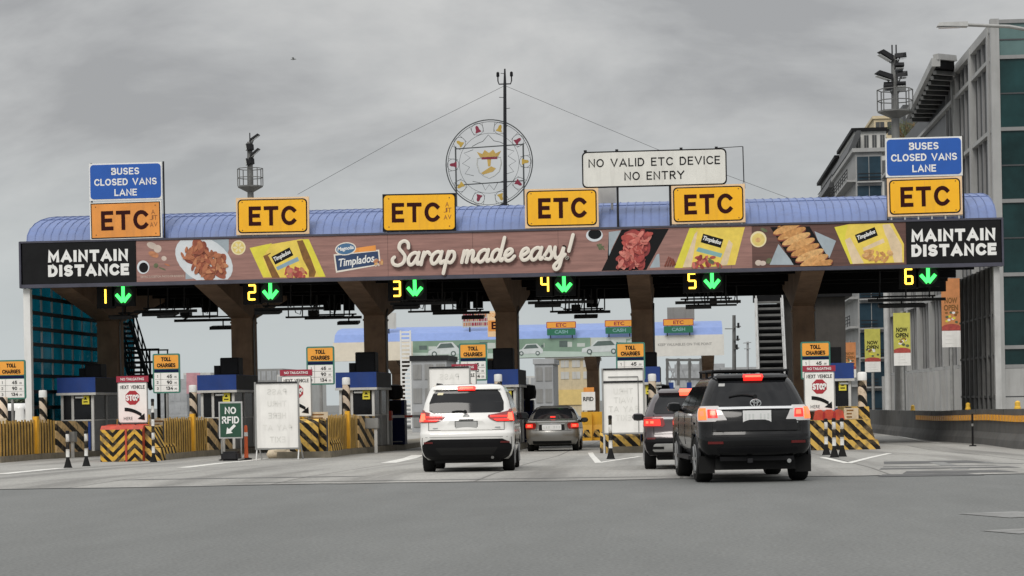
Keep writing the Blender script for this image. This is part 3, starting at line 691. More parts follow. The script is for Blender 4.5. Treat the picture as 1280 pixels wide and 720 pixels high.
# ------------------------------------------------------------------ writing on the fascia
YN = YF - .14
def md(px0, py0, px1, py1, tx0, tx1, ty0, tm, ty1, label):
    x0, x1, z0, z1 = rect(px0, py0, px1, py1, YN)
    z0, z1 = ZB - .03, ZT + .02
    t = thing('distance_sign', label, 'sign', ((x0 + x1) / 2, YN, z0))
    MB().box(x0, x1, YN, YF - .002, z0, z1, 'black').build('panel', t)
    b = MB(); cx = (W(tx0, ty0, YN).x + W(tx1, ty0, YN).x) / 2; wd = W(tx1, ty0, YN).x - W(tx0, ty0, YN).x
    H = z1 - z0
    b.stext('MAINTAIN', cx, z0 + H * .665, YN - .012, 'text_white', H * .285, w=wd, sw=.275, gap=.42); b.stext('DISTANCE', cx + .01, z0 + H * .315, YN - .012, 'text_white', H * .285, w=wd * 1.01, sw=.275, gap=.42); b.build('lettering', t)
md(28, 304, 170, 355, 60, 160, 313, 330, 346, 'black MAINTAIN DISTANCE panel at the left end of the fascia')
md(1133, 276, 1251, 328, 1139, 1244, 284, 300, 318, 'black MAINTAIN DISTANCE panel at the right end of the fascia')

x0, x1 = W(170.3, 330, YN).x, W(1132.7, 303, YN).x
ban = thing('food_banner', 'long printed food banner on the fascia reading Sarap made easy', 'banner', ((x0 + x1) / 2, YN, ZB))
zlo, zhi = ZB - .03, ZT + .02
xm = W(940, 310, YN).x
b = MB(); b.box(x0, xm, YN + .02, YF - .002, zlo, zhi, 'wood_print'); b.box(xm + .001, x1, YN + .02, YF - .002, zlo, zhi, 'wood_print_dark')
for i in range(1, 9):
    xx = x0 + i * (x1 - x0) / 9; b.box(xx - .006, xx + .006, YN + .0185, YN + .0199, zlo, zhi, 'slogan_shade')
b.build('printed_sheet', ban)
YP = YN + .02
def bp(px, py): p = W(px, py, YP); return (p.x, min(max(p.z, zlo + .02), zhi - .02))
_k = [0]
def lay(): _k[0] += 1; return YP - .002 - _k[0] * .0006
def poly(b, pts, m): b.prism([bp(*p) for p in pts], lay(), YP, m)
def oval(b, px, py, rx, ry, m, rot=0):   # sizes in photo pixels, kept inside the sheet
    c = W(px, py, YP); s_ = 1 / 36.4; y = lay(); pts = []
    for k in range(26):
        t_ = 2 * math.pi * k / 26; a, e_ = rx * math.cos(t_) * s_, ry * math.sin(t_) * s_
        pts.append((c.x + a * math.cos(rot) - e_ * math.sin(rot), min(max(c.z + a * math.sin(rot) + e_ * math.cos(rot), zlo + .02), zhi - .02)))
    b.prism(pts, y, YP, m)
g = random.Random(3)
def blobs(b, mats, inside, n, rx, ry):
    k = 0
    while k < n:
        px, py = inside()
        r1 = g.uniform(.6, 1.3)
        oval(b, px, py, rx * r1, ry * r1 * g.uniform(.6, 1), mats[k % len(mats)], g.uniform(0, 3.1)); k += 1
# plate of chicken
b = MB(); poly(b, [(232, 300), (286, 299), (286, 312), (275, 345), (232, 349)], 'cloth_grey')
oval(b, 255, 325, 40, 27, 'plate_white', -.55)
def inp():
    while True:
        a, r_ = g.uniform(0, 6.28), g.random() ** .5
        x, y = 29 * r_ * math.cos(a), 15.5 * r_ * math.sin(a)
        return 253 + x * math.cos(.45) - y * math.sin(.45), 325 + x * math.sin(.45) + y * math.cos(.45)
blobs(b, ['chicken_2', 'chicken_0', 'chicken_4'], inp, 20, 9, 6); blobs(b, ['chicken_%d' % i for i in (0, 1, 3, 1, 4)], inp, 46, 6, 3.2)
b.build('chicken_picture', ban); _k[0] = 0
def pic(name, fn):
    b = MB(); fn(b); b.build(name, ban); _k[0] = 0
def _sauce(b): oval(b, 179, 334, 8, 8.5, 'plate_white'); oval(b, 179.5, 334.5, 6, 6.5, 'text_black')
def _onion(b):
    for px, py, rx, ry, m in ((190, 307, 7, 4, 'garlic'), (197, 311, 5, 5, 'garlic'), (192, 318, 7, 3.5, 'chicken_3')): oval(b, px, py, rx, ry, m, -.4)
pic('sauce_bowl_picture', _sauce); pic('onion_picture', _onion)
for q in ((205, 323, 3.4, 3, 'garlic'), (195, 332, 3, 3, 'herb'), (203, 336, 5, 1, 'herb'), (209, 331, 4, 1, 'chicken_1')): pic('spice_picture', lambda b: oval(b, *q, -.4))
def _lemon(b):
    oval(b, 298, 309.5, 9.3, 9.3, 'lemon_rind'); oval(b, 298, 309.5, 7.6, 7.6, 'lemon')
    for k in range(6): oval(b, 298 + 4 * math.cos(k * 1.047), 309.5 + 4 * math.sin(k * 1.047), 2.6, 1.3, 'lemon_rind', -k * 1.047)
pic('lemon_picture', _lemon)
pic('sauce_bowl_picture', lambda b: (oval(b, 743, 294, 10.5, 8, 'plate_white'), oval(b, 743.5, 292.5, 8.3, 6.5, 'text_black')))
pic('herb_picture', lambda b: blobs(b, ['herb'], lambda: (752 + g.uniform(-4, 4), 308 + g.uniform(-3, 3)), 9, 3, 1.4))
def _chili(b):
    for k in range(4): b.tube([(bp(831 + k * 3.2, 333)[0], YP - .012 - k * .003, bp(831, 333)[1]), (bp(836 + k * 2, 321 + k)[0], YP - .012 - k * .003, bp(836, 321 + k)[1]), (bp(841 + k, 330)[0], YP - .012 - k * .003, bp(841, 331)[1])], .03, 'chicken_2', flat=.008)
pic('chili_picture', _chili)
pic('lemon_picture', lambda b: (oval(b, 948, 299, 10, 10, 'lemon_rind'), oval(b, 948, 299.5, 8, 8, 'lemon'), oval(b, 947.5, 300, 3.4, 3, 'crumb_2'), oval(b, 955, 287.5, 4.5, 2, 'herb', -.5)))
pic('garlic_picture', lambda b: (oval(b, 948, 328.5, 4, 3.5, 'garlic'), oval(b, 953.5, 329, 4, 3, 'garlic'), oval(b, 961, 326, 4, 3, 'herb', .8)))
MB().text('SERVING SUGGESTION. PHOTO FOR REFERENCE', bp(203, 344)[0], bp(203, 345.5)[1], YP - .004, 'garlic', h=.075, w=1.55).build('small_print', ban)
# three yellow packs
def pack(outer, inner, label_rot, lc, win, food, band, edge):
    b = MB(); poly(b, outer, 'pack_yellow')
    for m, pts in edge: poly(b, pts, m)
    poly(b, inner, 'pack_yellow')
    for m, pts in band: poly(b, pts, m)
    cx, cz = bp(*lc); y = lay()
    mt = [(-13, 5.6), (13, 5.6), (13, -5.6), (-13, -5.6)]; s_ = 1 / 36.4
    b.prism([(cx + (a * math.cos(label_rot) - c * math.sin(label_rot)) * s_, cz + (a * math.sin(label_rot) + c * math.cos(label_rot)) * s_) for a, c in mt], y, YP, 'text_black')
    b.text('Timplados', cx, cz, lay() - .003, 'text_white', w=.64, h=.19, bold=.03, shear=.25, rot=label_rot)
    blobs(b, food, win, 24, 4.2, 2.6)
    b.build('pack_picture', ban); _k[0] = 0
pack([(312, 310), (375, 299), (386, 299), (407, 346), (329, 347)], [(335, 319), (367, 302), (386, 338), (386, 347), (350, 347)], .45, (353, 320), lambda: (370 + g.uniform(-13, 13), 340 + g.uniform(-5, 7)), ['meat_0', 'meat_1', 'chicken_3', 'meat_4'],
     [('pack_steel', [(345, 334), (372, 321), (374, 326), (347, 338)])], [('pack_brown', [(329, 320), (338, 316), (352, 347), (340, 347)]), ('pack_brown', [(371, 301), (380, 300), (395, 340), (393, 346), (386, 346)]), ('pack_lime', [(378, 299), (386, 299), (407, 346), (399, 346)]), ('pack_lime', [(312, 310), (340, 304), (328, 322), (338, 346), (329, 346)])])
pack([(862, 285), (931, 284), (919, 331), (843, 335)], [(874, 287), (910, 285), (911, 300), (899, 333), (866, 334)], -.30, (890, 301), lambda: (885 + g.uniform(-18, 16), 328 + g.uniform(-7, 7)), ['meat_0', 'meat_2', 'meat_1', 'meat_0', 'herb'],
     [('pack_teal', [(873, 309), (903, 317), (901, 322), (870, 314)])], [('pack_cream', [(860, 300), (872, 289), (864, 334), (853, 334)]), ('pack_cream', [(908, 296), (916, 305), (909, 331), (899, 332)]), ('pack_lime', [(862, 285), (871, 285), (853, 335), (843, 335)])])
pack([(1043, 284), (1062, 280), (1116, 279), (1130, 305), (1130, 328), (1063, 330)], [(1060, 292), (1100, 281), (1110, 300), (1118, 328), (1080, 329)], .36, (1083, 294), lambda: (1098 + g.uniform(-17, 16), 318 + g.uniform(-5, 7)), ['crumb_0', 'crumb_1', 'crumb_2'],
     [('pack_cream', [(1078, 310), (1104, 298), (1106, 303), (1080, 314)])], [('pack_lime', [(1043, 284), (1060, 281), (1056, 296), (1074, 329), (1063, 330)]), ('pack_cream', [(1056, 300), (1064, 296), (1080, 329), (1066, 330)]), ('pack_cream', [(1103, 281), (1112, 280), (1127, 306), (1128, 328), (1116, 328)])])
# black tray of red meat
b = MB(); poly(b, [(761, 290), (776, 288), (764, 312), (759, 335), (761, 335)], 'cloth_grey'); poly(b, [(821, 318), (824, 317), (825, 334), (812, 335)], 'cloth_grey')
poly(b, [(777, 287), (836, 286), (808, 338), (752, 339)], 'text_black')
def inm():
    t_ = g.random(); return 798 - 14 * t_ + g.uniform(-13, 15), 292 + 42 * t_
blobs(b, ['meat_2', 'meat_4'], inm, 24, 9, 6); blobs(b, ['meat_%d' % i for i in range(5)], inm, 60, 6, 3.2); blobs(b, ['meat_3', 'meat_1'], inm, 24, 3.2, 1.4)
b.build('meat_picture', ban); _k[0] = 0
# tray of crumbed rolls
b = MB(); poly(b, [(962, 331), (973, 305), (993, 331)], 'cloth_grey'); poly(b, [(1018, 289), (1045, 301), (1037, 322), (1030, 322)], 'cloth_grey'); poly(b, [(963, 284), (1012, 283), (1040, 330), (992, 331)], 'text_black')
for k in range(8):
    cx, cy = 984 + k * 5.6, 285 + k * 6.8
    oval(b, cx, cy + 1.4, 19, 5.2, 'chicken_2', .36); oval(b, cx, cy, 18.5, 4.6, 'crumb_%d' % (k % 3), .36)
    for q in range(7): oval(b, cx + g.uniform(-14, 14), cy + g.uniform(-2, 2), 2.2, .8, 'crumb_%d' % g.randrange(3), g.random())
b.build('roll_picture', ban); _k[0] = 0
# product logo
b = MB(); poly(b, [(417, 318), (474, 312), (476, 331), (420, 341)], 'slogan'); poly(b, [(419, 319.5), (472.5, 314), (474, 330), (421.5, 338.5)], 'logo_blue'); poly(b, [(445, 310), (469.5, 306.5), (470, 313.5), (440, 316)], 'etc_faded')
oval(b, 432, 311, 13.5, 8.2, 'slogan', .1); oval(b, 432, 311, 12, 6.9, 'logo_oval', .1)
b.text('Magnolia', *bp(432, 311), lay() - .002, 'text_white', w=.58, h=.17, bold=.03, shear=.25, rot=.12)
b.text('Timplados', *bp(446, 327), lay() - .002, 'text_white', w=1.25, h=.36, bold=.02, shear=.28, rot=.12)
blobs(b, ['chicken_3', 'garlic', 'crumb_2'], lambda: (474 + g.uniform(-5, 5), 328 + g.uniform(-3, 3)), 8, 3, 2)
b.build('logo', ban); _k[0] = 0
# brush-script slogan
GL = {'S': (1.32, [[(1.32, 1.45), (1.25, 1.85), (.9, 2.05), (.5, 1.88), (.42, 1.45), (.75, 1.1), (1.02, .72), (.9, .22), (.42, -.02), (-.05, .12), (-.18, .5), (0, .7)]]),
 'a': (1.30, [[(.98, .85), (.66, 1.02), (.22, .80), (.04, .36), (.22, .0), (.56, .12), (.90, .62)], [(1.04, 1.02), (.90, .38), (.98, .02), (1.28, .22)]]),
 'r': (.92, [[(.22, 1.02), (.10, .5), (.0, -.02)], [(.10, .50), (.36, .92), (.62, 1.02), (.82, .84)]]),
 'p': (1.15, [[(.38, 1.0), (.2, .2), (-.02, -.85)], [(.25, .45), (.55, .95), (.9, .9), (.95, .45), (.65, .05), (.3, .12)]]),
 'm': (1.48, [[(.2, 1.0), (.0, .02)], [(.1, .5), (.4, .97), (.6, .85), (.45, .02)], [(.55, .5), (.88, .97), (1.08, .85), (1.0, .25), (1.12, .03), (1.4, .3)]]),
 'd': (1.25, [[(.9, .8), (.58, 1.0), (.2, .75), (.08, .3), (.3, .02), (.62, .2), (.92, .8)], [(1.22, 2.0), (.98, .9), (.86, .3), (1.0, .03), (1.25, .28)]]),
 'e': (1.0, [[(.05, .35), (.45, .5), (.78, .78), (.6, 1.0), (.25, .85), (.08, .4), (.3, .02), (.7, .08), (1.02, .38)]]),
 's': (.9, [[(0, .25), (.4, .85), (.52, 1.05), (.6, .75), (.75, .35), (.55, .02), (.15, .06)]]),
 'y': (1.15, [[(.12, 1.0), (.1, .45), (.3, .05), (.7, .3), (.95, 1.0)], [(.95, 1.0), (.8, .1), (.6, -.7), (.28, -.9), (.1, -.6), (.45, -.25), (1.1, .35)]]),
 '!': (.7, [[(.62, 2.0), (.3, .62)], [(.16, .03), (.18, .06)]]), ' ': (.55, [])}
def slogan(b, txt, pa, pb, y, m, r_, dx=0, dz_=0):
    tot = sum(GL[c][0] for c in txt); A, B = Vector(bp(*pa)), Vector(bp(*pb)); u = (B - A); sc = u.length / tot; u.normalize(); n_ = Vector((-u.y, u.x)); x = 0
    for c in txt:
        for st in GL[c][1]:
            pts = [A + u * ((x + p.x + .10 * p.y) * sc + dx) + n_ * (p.y * sc * 1.12 + dz_) for p in catmull(st, 5)]
            b.tube([(p.x, y, p.y) for p in pts], r_, m, n=8, flat=.008)
            for p in (pts[0], pts[-1]): b.ell(p.x, p.y, r_, r_, y - .004, y + .004, m, n=10)
        x += GL[c][0]
b = MB(); slogan(b, 'Sarap made easy!', (493, 332), (716, 323), YP - .10, 'slogan_shade', .066, .028, -.03); slogan(b, 'Sarap made easy!', (493, 332), (716, 323), YP - .118, 'slogan', .060); b.build('slogan', ban)
# ------------------------------------------------------------------ vehicles
mat('paint_white', (.78, .77, .74), .28, var=.03, coat=1.0, spec=.5)
mat('paint_grey', (.225, .22, .205), .3, metal=.55, var=.04, coat=1.0)
mat('paint_maroon', (.045, .030, .034), .3, metal=.3, var=.05, coat=1.0)
mat('paint_black', (.006, .006, .0065), .22, var=.1, coat=.40, spec=.15)
mat('car_glass', (.010, .0105, .012), .06, var=.15, spec=.3)
mat('clad', (.010, .010, .011), .55, var=.2, spec=.12)
mat('chrome', (.72, .72, .72), .18, metal=.9, var=.05)
mat('rim_metal', (.34, .34, .34), .35, metal=.7, var=.1)
mat('plate_paint', (.74, .74, .73), .5, var=.08)
mat('plate_dull', (.40, .40, .39), .5, var=.1)
mat('plate_ink', (.64, .66, .64), .5, var=.2)
mat('lamp_dark_red', (.24, .012, .012), .15, var=.1, coat=1.0)
mat('reflector_red', (.12, .010, .010), .3, var=.1)
mat('lamp_red', (.6, .02, .015), .2, var=0, emit=1.0, ecol=(1.0, .03, .02))
mat('lamp_hot', (.8, .1, .05), .2, var=0, emit=1.7, ecol=(1.0, .12, .06))
mat('lamp_amber', (.7, .12, .03), .2, var=0, emit=1.35, ecol=(1.0, .14, .03))
mat('lamp_clear', (.55, .53, .52), .12, var=.05, coat=1.0)
mat('well', (.006, .006, .006), .9, var=0)
mat('sticker', (.72, .66, .45), .6, var=.1)

class Car:
    """body surface: plan outlines stacked in z; y = 0 at the rear bumper, +y towards the nose"""
    def __init__(s, lv): s.lv = lv
    def par(s, z):
        L = s.lv
        if z <= L[0][0]: return L[0][1:]
        for a, b in zip(L, L[1:]):
            if z <= b[0]:
                t = (z - a[0]) / (b[0] - a[0]); return tuple(p + (q - p) * t for p, q in zip(a[1:], b[1:]))
        return L[-1][1:]
    def P(s, t, z):
        yr, yf, w_, r_, bow = s.par(z); a = w_ - r_; sg = 1 if t >= 0 else -1; q = abs(t)
        if q <= a: return Vector((t, yr + bow * (q / a) ** 2, z))
        q -= a; arc_ = r_ * math.pi / 2
        if q <= arc_:
            th = q / r_; return Vector((sg * (a + r_ * math.sin(th)), yr + bow + r_ * (1 - math.cos(th)), z))
        q -= arc_; return Vector((sg * w_, yr + bow + r_ + q, z))
    def side_t(s, y, z):
        yr, yf, w_, r_, bow = s.par(z); return (w_ - r_) + r_ * math.pi / 2 + (y - yr - bow - r_)
    def rear_t(s, x, z): return x
    def nrm(s, t, z):
        e = .01; a = s.P(t + e, z) - s.P(t - e, z); b = s.P(t, z + e) - s.P(t, z - e); n = a.cross(b)
        return n.normalized() if n.length > 1e-9 else Vector((0, -1, 0))
    def ring(s, z, n=(9, 6, 14)):
        yr, yf, w_, r_, bow = s.par(z); a = w_ - r_; arc_ = r_ * math.pi / 2; ts = []
        rf = min(.45, w_ * .5); ys = yr + bow + r_; ye = yf - rf
        half = [s.P(a * i / n[0], z) for i in range(n[0])] + [s.P(a + arc_ * i / n[1], z) for i in range(n[1])]
        half += [Vector((w_, ys + (ye - ys) * i / n[2], z)) for i in range(n[2])]
        half += [Vector((w_ - rf + rf * math.cos(th), ye + rf * math.sin(th) * .8, z)) for th in [math.pi / 2 * i / 6 for i in range(7)]]
        half += [Vector(((w_ - rf) * (1 - i / 5), ye + rf * .8 + .12 * (1 - (1 - i / 5) ** 2), z)) for i in range(1, 6)]
        left = [Vector((-p.x, p.y, p.z)) for p in half[1:-1]][::-1]
        return half + left
    def body(s, m):
        b = MB(); zs = []
        for (z0, *_), (z1, *_) in zip(s.lv, s.lv[1:]):
            k = max(1, int((z1 - z0) / .06)); zs += [z0 + (z1 - z0) * i / k for i in range(k)]
        zs.append(s.lv[-1][0]); rings = [s.ring(z) for z in zs]; n = len(rings[0])
        vs = [v for r_ in rings for v in r_]
        fs = [(i * n + k, i * n + (k + 1) % n, (i + 1) * n + (k + 1) % n, (i + 1) * n + k) for i in range(len(zs) - 1) for k in range(n)]
        fs.append(tuple(range(n))[::-1]); fs.append(tuple((len(zs) - 1) * n + k for k in range(n)))
        b.add(vs, fs, m, True); return b
    def patch(s, rows, m, off=.006, nt=14, nz=8, b=None, smooth=True):
        """rows: [(z, t0, t1)...] from bottom to top, a skin laid on the body"""
        b = b or MB(); rr = []
        for (za, a0, a1), (zb, b0, b1) in zip(rows, rows[1:]):
            for i in range(nz): u = i / nz; rr.append((za + (zb - za) * u, a0 + (b0 - a0) * u, a1 + (b1 - a1) * u))
        rr.append(rows[-1]); vs = []; W_ = nt + 3
        for z, t0, t1 in rr:
            tt = [t0] + [t0 + (t1 - t0) * k / nt for k in range(nt + 1)] + [t1]
            for k, t in enumerate(tt): vs.append(s.P(t, z) + s.nrm(t, z) * (-.02 if k in (0, W_ - 1) else off))
        H = len(rr)
        lo = [s.P(rr[0][1] + (rr[0][2] - rr[0][1]) * max(0, min(nt, k - 1)) / nt, rr[0][0]) + s.nrm(rr[0][1] * .5 + rr[0][2] * .5, rr[0][0]) * -.02 for k in range(W_)]
        hi = [s.P(rr[-1][1] + (rr[-1][2] - rr[-1][1]) * max(0, min(nt, k - 1)) / nt, rr[-1][0]) + s.nrm(rr[-1][1] * .5 + rr[-1][2] * .5, rr[-1][0]) * -.02 for k in range(W_)]
        vs = lo + vs + hi
        fs = [(i * W_ + k, i * W_ + k + 1, (i + 1) * W_ + k + 1, (i + 1) * W_ + k) for i in range(H + 1) for k in range(W_ - 1)]
        return b.add(vs, fs, m, smooth)

def cut_wheels(ob, spots, rad, depth):
    """open the wheel arches of a closed body mesh"""
    cb = MB()
    for x, y, z in spots:
        cb.lathe([(rad, -depth), (rad, depth)], (x, y, z), 'well', n=28, axis='x', smooth=False)
    c = cb.build('cutter', loc=(0, 0, 0)); c.location = ob.matrix_world.translation if ob.parent is None else (0, 0, 0)
    c.parent = ob.parent
    md_ = ob.modifiers.new('b', 'BOOLEAN'); md_.operation = 'DIFFERENCE'; md_.object = c; md_.solver = 'EXACT'; md_.material_mode = 'TRANSFER'
    bpy.context.view_layer.update()
    me = bpy.data.meshes.new_from_object(ob.evaluated_get(bpy.context.evaluated_depsgraph_get()))
    ob.modifiers.clear(); old = ob.data; ob.data = me; me.name = 'body'
    bpy.data.objects.remove(c)
    try: me.set_sharp_from_angle(angle=R(38))
    except Exception: pass

def wheel(root, x, y, rad, wd, side):
    b = MB(); hw = wd / 2
    b.lathe([(rad * .62, -hw), (rad * .93, -hw), (rad, -hw * .72), (rad, hw * .72), (rad * .93, hw), (rad * .62, hw)], (x, y, rad), 'rubber', n=32, axis='x')
    tyre = b.build('wheel', root)
    b = MB(); xo = x + side * hw * .9
    b.lathe([(rad * .63, -.02), (rad * .63, .02)], (xo - side * .03, y, rad), 'dark_metal', n=28, axis='x', smooth=False)
    for k in range(6):
        a = k * math.pi / 3; b.tube([(xo, y, rad), (xo, y + rad * .6 * math.cos(a), rad + rad * .6 * math.sin(a))], .035, 'rim_metal')
    b.tube([(xo, y + rad * .6 * math.cos(a), rad + rad * .6 * math.sin(a)) for a in [2 * math.pi * k / 24 for k in range(25)]], .022, 'rim_metal')
    b.build('rim', tyre)

def assemble(root, car, paint, wx, rad, ya, yb_, wd=.23, arch=.07):
    body = car.body(paint).build('body', root)
    cut_wheels(body, [(sx_ * (wx + .10), y, rad) for sx_ in (-1, 1) for y in (ya, yb_)], rad + arch, .28)
    for sx_ in (-1, 1):
        for y in (ya, yb_): wheel(root, sx_ * wx, y, rad, wd, sx_)
    b = MB(); b.box(-wx + .14, wx - .14, .35, yb_ + .4, rad * .55, rad * .55 + .25, 'well'); b.tube([(-wx, ya, rad * .95), (wx, ya, rad * .95)], .06, 'well'); b.build('underbody', root)
    return body
def mirror(root, x, y, z, m, sx_):
    b = MB(); b.lathe([(.02, -.10), (.085, -.07), (.10, 0), (.085, .07), (.02, .10)], (0, 0, 0), m, n=14, axis='x')
    b.xform(Matrix.Translation((x, y, z)) @ Matrix.Scale(.9, 4, (0, 1, 0)) @ Matrix.Scale(.85, 4, (0, 0, 1)) @ Matrix.Scale(1.25, 4, (1, 0, 0)))
    b.tube([(x - sx_ * .04, y, z - .02), (x - sx_ * .20, y + .05, z - .08)], .03, m); b.box(x - .09, x + .09, y - .105, y - .09, z - .055, z + .055, 'car_glass')
    b.build('side_mirror', root)
def windows(root, car, z0, z1, spans, lean=.12, rlean=.0):
    for sx_ in (-1, 1):
        for i, (a, c) in enumerate(spans):
            b = MB(); la = lean if i == len(spans) - 1 else 0; rl = rlean if i == 0 else 0
            rows = []
            for k in range(5):
                z = z0 + (z1 - z0) * k / 4; t0, t1 = car.side_t(a + rl * k / 4, z), car.side_t(c - la * k * 1.0, z)
                rows.append((z, sx_ * t0, sx_ * t1) if sx_ > 0 else (z, -t1, -t0))
            car.patch(rows, 'car_glass', b=b, nz=2); b.build('side_window', root)
def plate(root, car, z, w_, h, m, ink=True):
    y = car.P(0, z).y - .02; b = MB(); b.box(-w_ / 2 - .012, w_ / 2 + .012, y - .004, y + .02, z - h / 2 - .012, z + h / 2 + .012, 'plastic_black'); b.box(-w_ / 2, w_ / 2, y - .010, y - .0041, z - h / 2, z + h / 2, m)
    g_ = random.Random(int(z * 1000))
    for k in range(7 if m == 'plate_paint' else 0):
        if k != 3: xk = -w_ * .40 + k * w_ * .133; b.box(xk - w_ * .035, xk + w_ * .03, y - .0125, y - .0105, z - h * .22 * g_.uniform(.8, 1.2), z + h * .22 * g_.uniform(.8, 1.2), 'plate_ink')
    b.build('number_plate', root)
def wiper(root, car, z, x0, x1, dz_=.03):
    b = MB(); pts = [car.P(x0 + (x1 - x0) * i / 6, z + dz_ * math.sin(math.pi * i / 6)) + Vector((0, -.025, 0)) for i in range(7)]; b.tube(pts, .014, 'plastic_black'); b.lathe([(.035, -.03), (.03, .03)], pts[0], 'plastic_black', n=10, axis='y'); b.build('wiper', root)
def lamp(root, car, rows, core=(), housing='lamp_dark_red', name='tail_light'):
    for sx_ in (-1, 1):
        fl = lambda rw: [(z, t0, t1) if sx_ > 0 else (z, -t1, -t0) for z, t0, t1 in rw]
        h = car.patch(fl(rows), housing, off=.012, nt=18, nz=4).build(name, root)
        for m, rw in core: car.patch(fl(rw), m, off=.020, nt=8, nz=3).build('bulb' if 'amber' not in m else 'indicator', h)
def seam(root, car, pts, r_=.006):
    b = MB()
    for pl in pts:
        q = []
        for (t0, z0), (t1, z1) in zip(pl, pl[1:]):
            for i in range(8): u = i / 8; t, z = t0 + (t1 - t0) * u, z0 + (z1 - z0) * u; q.append(car.P(t, z))
        q.append(car.P(*pl[-1])); b.tube(q, r_, 'well', n=5)
    b.build('panel_gap', root)

def place_car(root, px, py, rz, dy=0.0):
    p = G(px, py); root.location = (p.x, p.y, 0); y = p.y
    za, zb = zg(y + .9), zg(y + 3.7); root.location.z = za - (zb - za) / 2.8 * .9
    root.rotation_euler = (math.atan2(zb - za, 2.8), 0, rz)

# ---- white people carrier
t = thing('people_carrier', 'white people carrier with lit brake lights and black lower bumper, viewed from behind', 'car', (0, 0, 0))
c = Car([(.25, .30, 4.55, .80, .22, .04), (.34, .13, 4.66, .87, .24, .05), (.45, .06, 4.72, .90, .25, .06), (.60, .015, 4.75, .925, .26, .07), (.76, .0, 4.74, .93, .26, .07), (.80, .02, 4.73, .93, .26, .07), (.84, .075, 4.72, .925, .25, .06), (.95, .10, 4.68, .92, .24, .05), (1.04, .10, 4.5, .915, .23, .05), (1.10, .14, 3.9, .905, .22, .05), (1.20, .19, 3.62, .885, .21, .05), (1.40, .29, 3.25, .835, .17, .05), (1.58, .40, 2.95, .775, .16, .05), (1.66, .44, 2.8, .745, .15, .05), (1.715, .47, 2.65, .715, .15, .05), (1.755, .56, 2.45, .66, .18, .05), (1.778, .8, 2.2, .56, .22, .06)])
assemble(t, c, 'paint_white', .79, .335, .95, 3.75)
c.patch([(1.19, -.66, .66), (1.24, -.73, .73), (1.40, -.73, .73), (1.58, -.66, .66), (1.65, -.60, .60)], 'car_glass', nt=24).build('rear_window', t)
windows(t, c, 1.20, 1.60, [(.55, 1.25), (1.33, 2.35), (2.42, 3.45)], lean=.14, rlean=.12)
lamp(t, c, [(1.005, .60, 1.03), (1.05, .47, 1.05), (1.10, .42, 1.05), (1.14, .43, 1.04), (1.17, .62, 1.03), (1.22, .82, 1.0), (1.255, .86, .97)],
     [('lamp_red', [(1.02, .60, .84), (1.05, .53, .84)]), ('lamp_red', [(1.09, .48, .84), (1.125, .47, .84)]), ('lamp_hot', [(1.03, .80, .95), (1.18, .82, .95)]), ('lamp_red', [(1.02, .955, 1.02), (1.20, .93, .99)])])
h = c.patch([(1.635, -.17, .17), (1.685, -.18, .18), (1.705, -.15, .15)], 'lamp_red', off=.055, nt=8, nz=3).build('high_brake_light', t); c.patch([(1.655, -.13, .13), (1.685, -.13, .13)], 'lamp_hot', off=.060, nt=8, nz=3).build('bulb', h)
c.patch([(1.645, -.64, .64), (1.66, -.66, .66), (1.70, -.64, .64)], 'paint_white', off=.045, nt=12, nz=3).build('spoiler', t)
c.patch([(.255, -.70, .70), (.32, -.84, .84), (.42, -.90, .90), (.54, -.90, .90), (.62, -.80, .80), (.665, -.70, .70)], 'clad', off=.014, nt=26).build('lower_bumper', t)
c.patch([(.36, -.50, .50), (.48, -.60, .60), (.50, -.60, .60)], 'well', off=.022, nt=12).build('diffuser', t)
c.patch([(.835, -.50, .50), (.85, -.50, .50), (1.0, -.34, .34), (1.03, -.32, .32)], 'paint_white', off=.022, nt=12).build('tailgate_panel', t)
plate(t, c, .935, .42, .16, 'plate_dull')
c.patch([(1.035, -.14, .14), (1.05, -.14, .14)], 'plastic_black', off=.022, nt=4, nz=2).build('tailgate_handle', t)
wiper(t, c, 1.215, -.02, -.28, .015)
b = MB(); y = c.P(0, 1.10).y - .012
b.tube([(.055 * math.cos(a), y + .02, 1.12 + .04 * math.sin(a)) for a in [math.pi * k / 8 for k in range(17)]], .008, 'chrome'); b.tube([(-.06, y + .02, 1.12), (.06, y + .02, 1.12)], .008, 'chrome'); b.build('emblem', t)
c.patch([(1.555, -.58, -.47), (1.60, -.56, -.45)], 'sticker', off=.009, nt=3, nz=2).build('sticker', t)
b = MB(); b.box(-.66, -.56, c.P(.6, .87).y - .012, c.P(.6, .87).y, .885, .897, 'chrome'); b.box(.56, .66, c.P(.6, .87).y - .012, c.P(.6, .87).y, .885, .905, 'chrome'); b.build('badge', t)
for sx_ in (-1, 1):
    a0, a1 = sorted((sx_ * .66, sx_ * .84)); c.patch([(.585, a0, a1), (.615, a0, a1)], 'reflector_red', off=.022, nt=4, nz=2).build('reflector', t)
c.patch([(.70, -.80, .80), (.715, -.82, .82)], 'plate_dull', off=.003, nt=14, nz=1).build('bumper_crease', t)
b = MB(); b.tube([(.5, .35, .30), (.5, .16, .29)], .03, 'mast_grey', n=10); b.build('exhaust', t)
seam(t, c, [[(-.74, .84), (-.74, 1.02)], [(.74, .84), (.74, 1.02)], [(-.74, .842), (.74, .842)], [(-.90, .70), (-.93, .44)], [(.90, .70), (.93, .44)]])
for sx_ in (-1, 1): mirror(t, sx_ * 1.02, 3.0, 1.12, 'plastic_black', sx_)
b = MB()
for sx_ in (-1, 1): b.tube([(sx_ * .60, .75, 1.735), (sx_ * .61, .9, 1.79), (sx_ * .60, 2.2, 1.80), (sx_ * .57, 2.4, 1.755)], .02, 'plastic_black')
b.build('roof_rail', t)
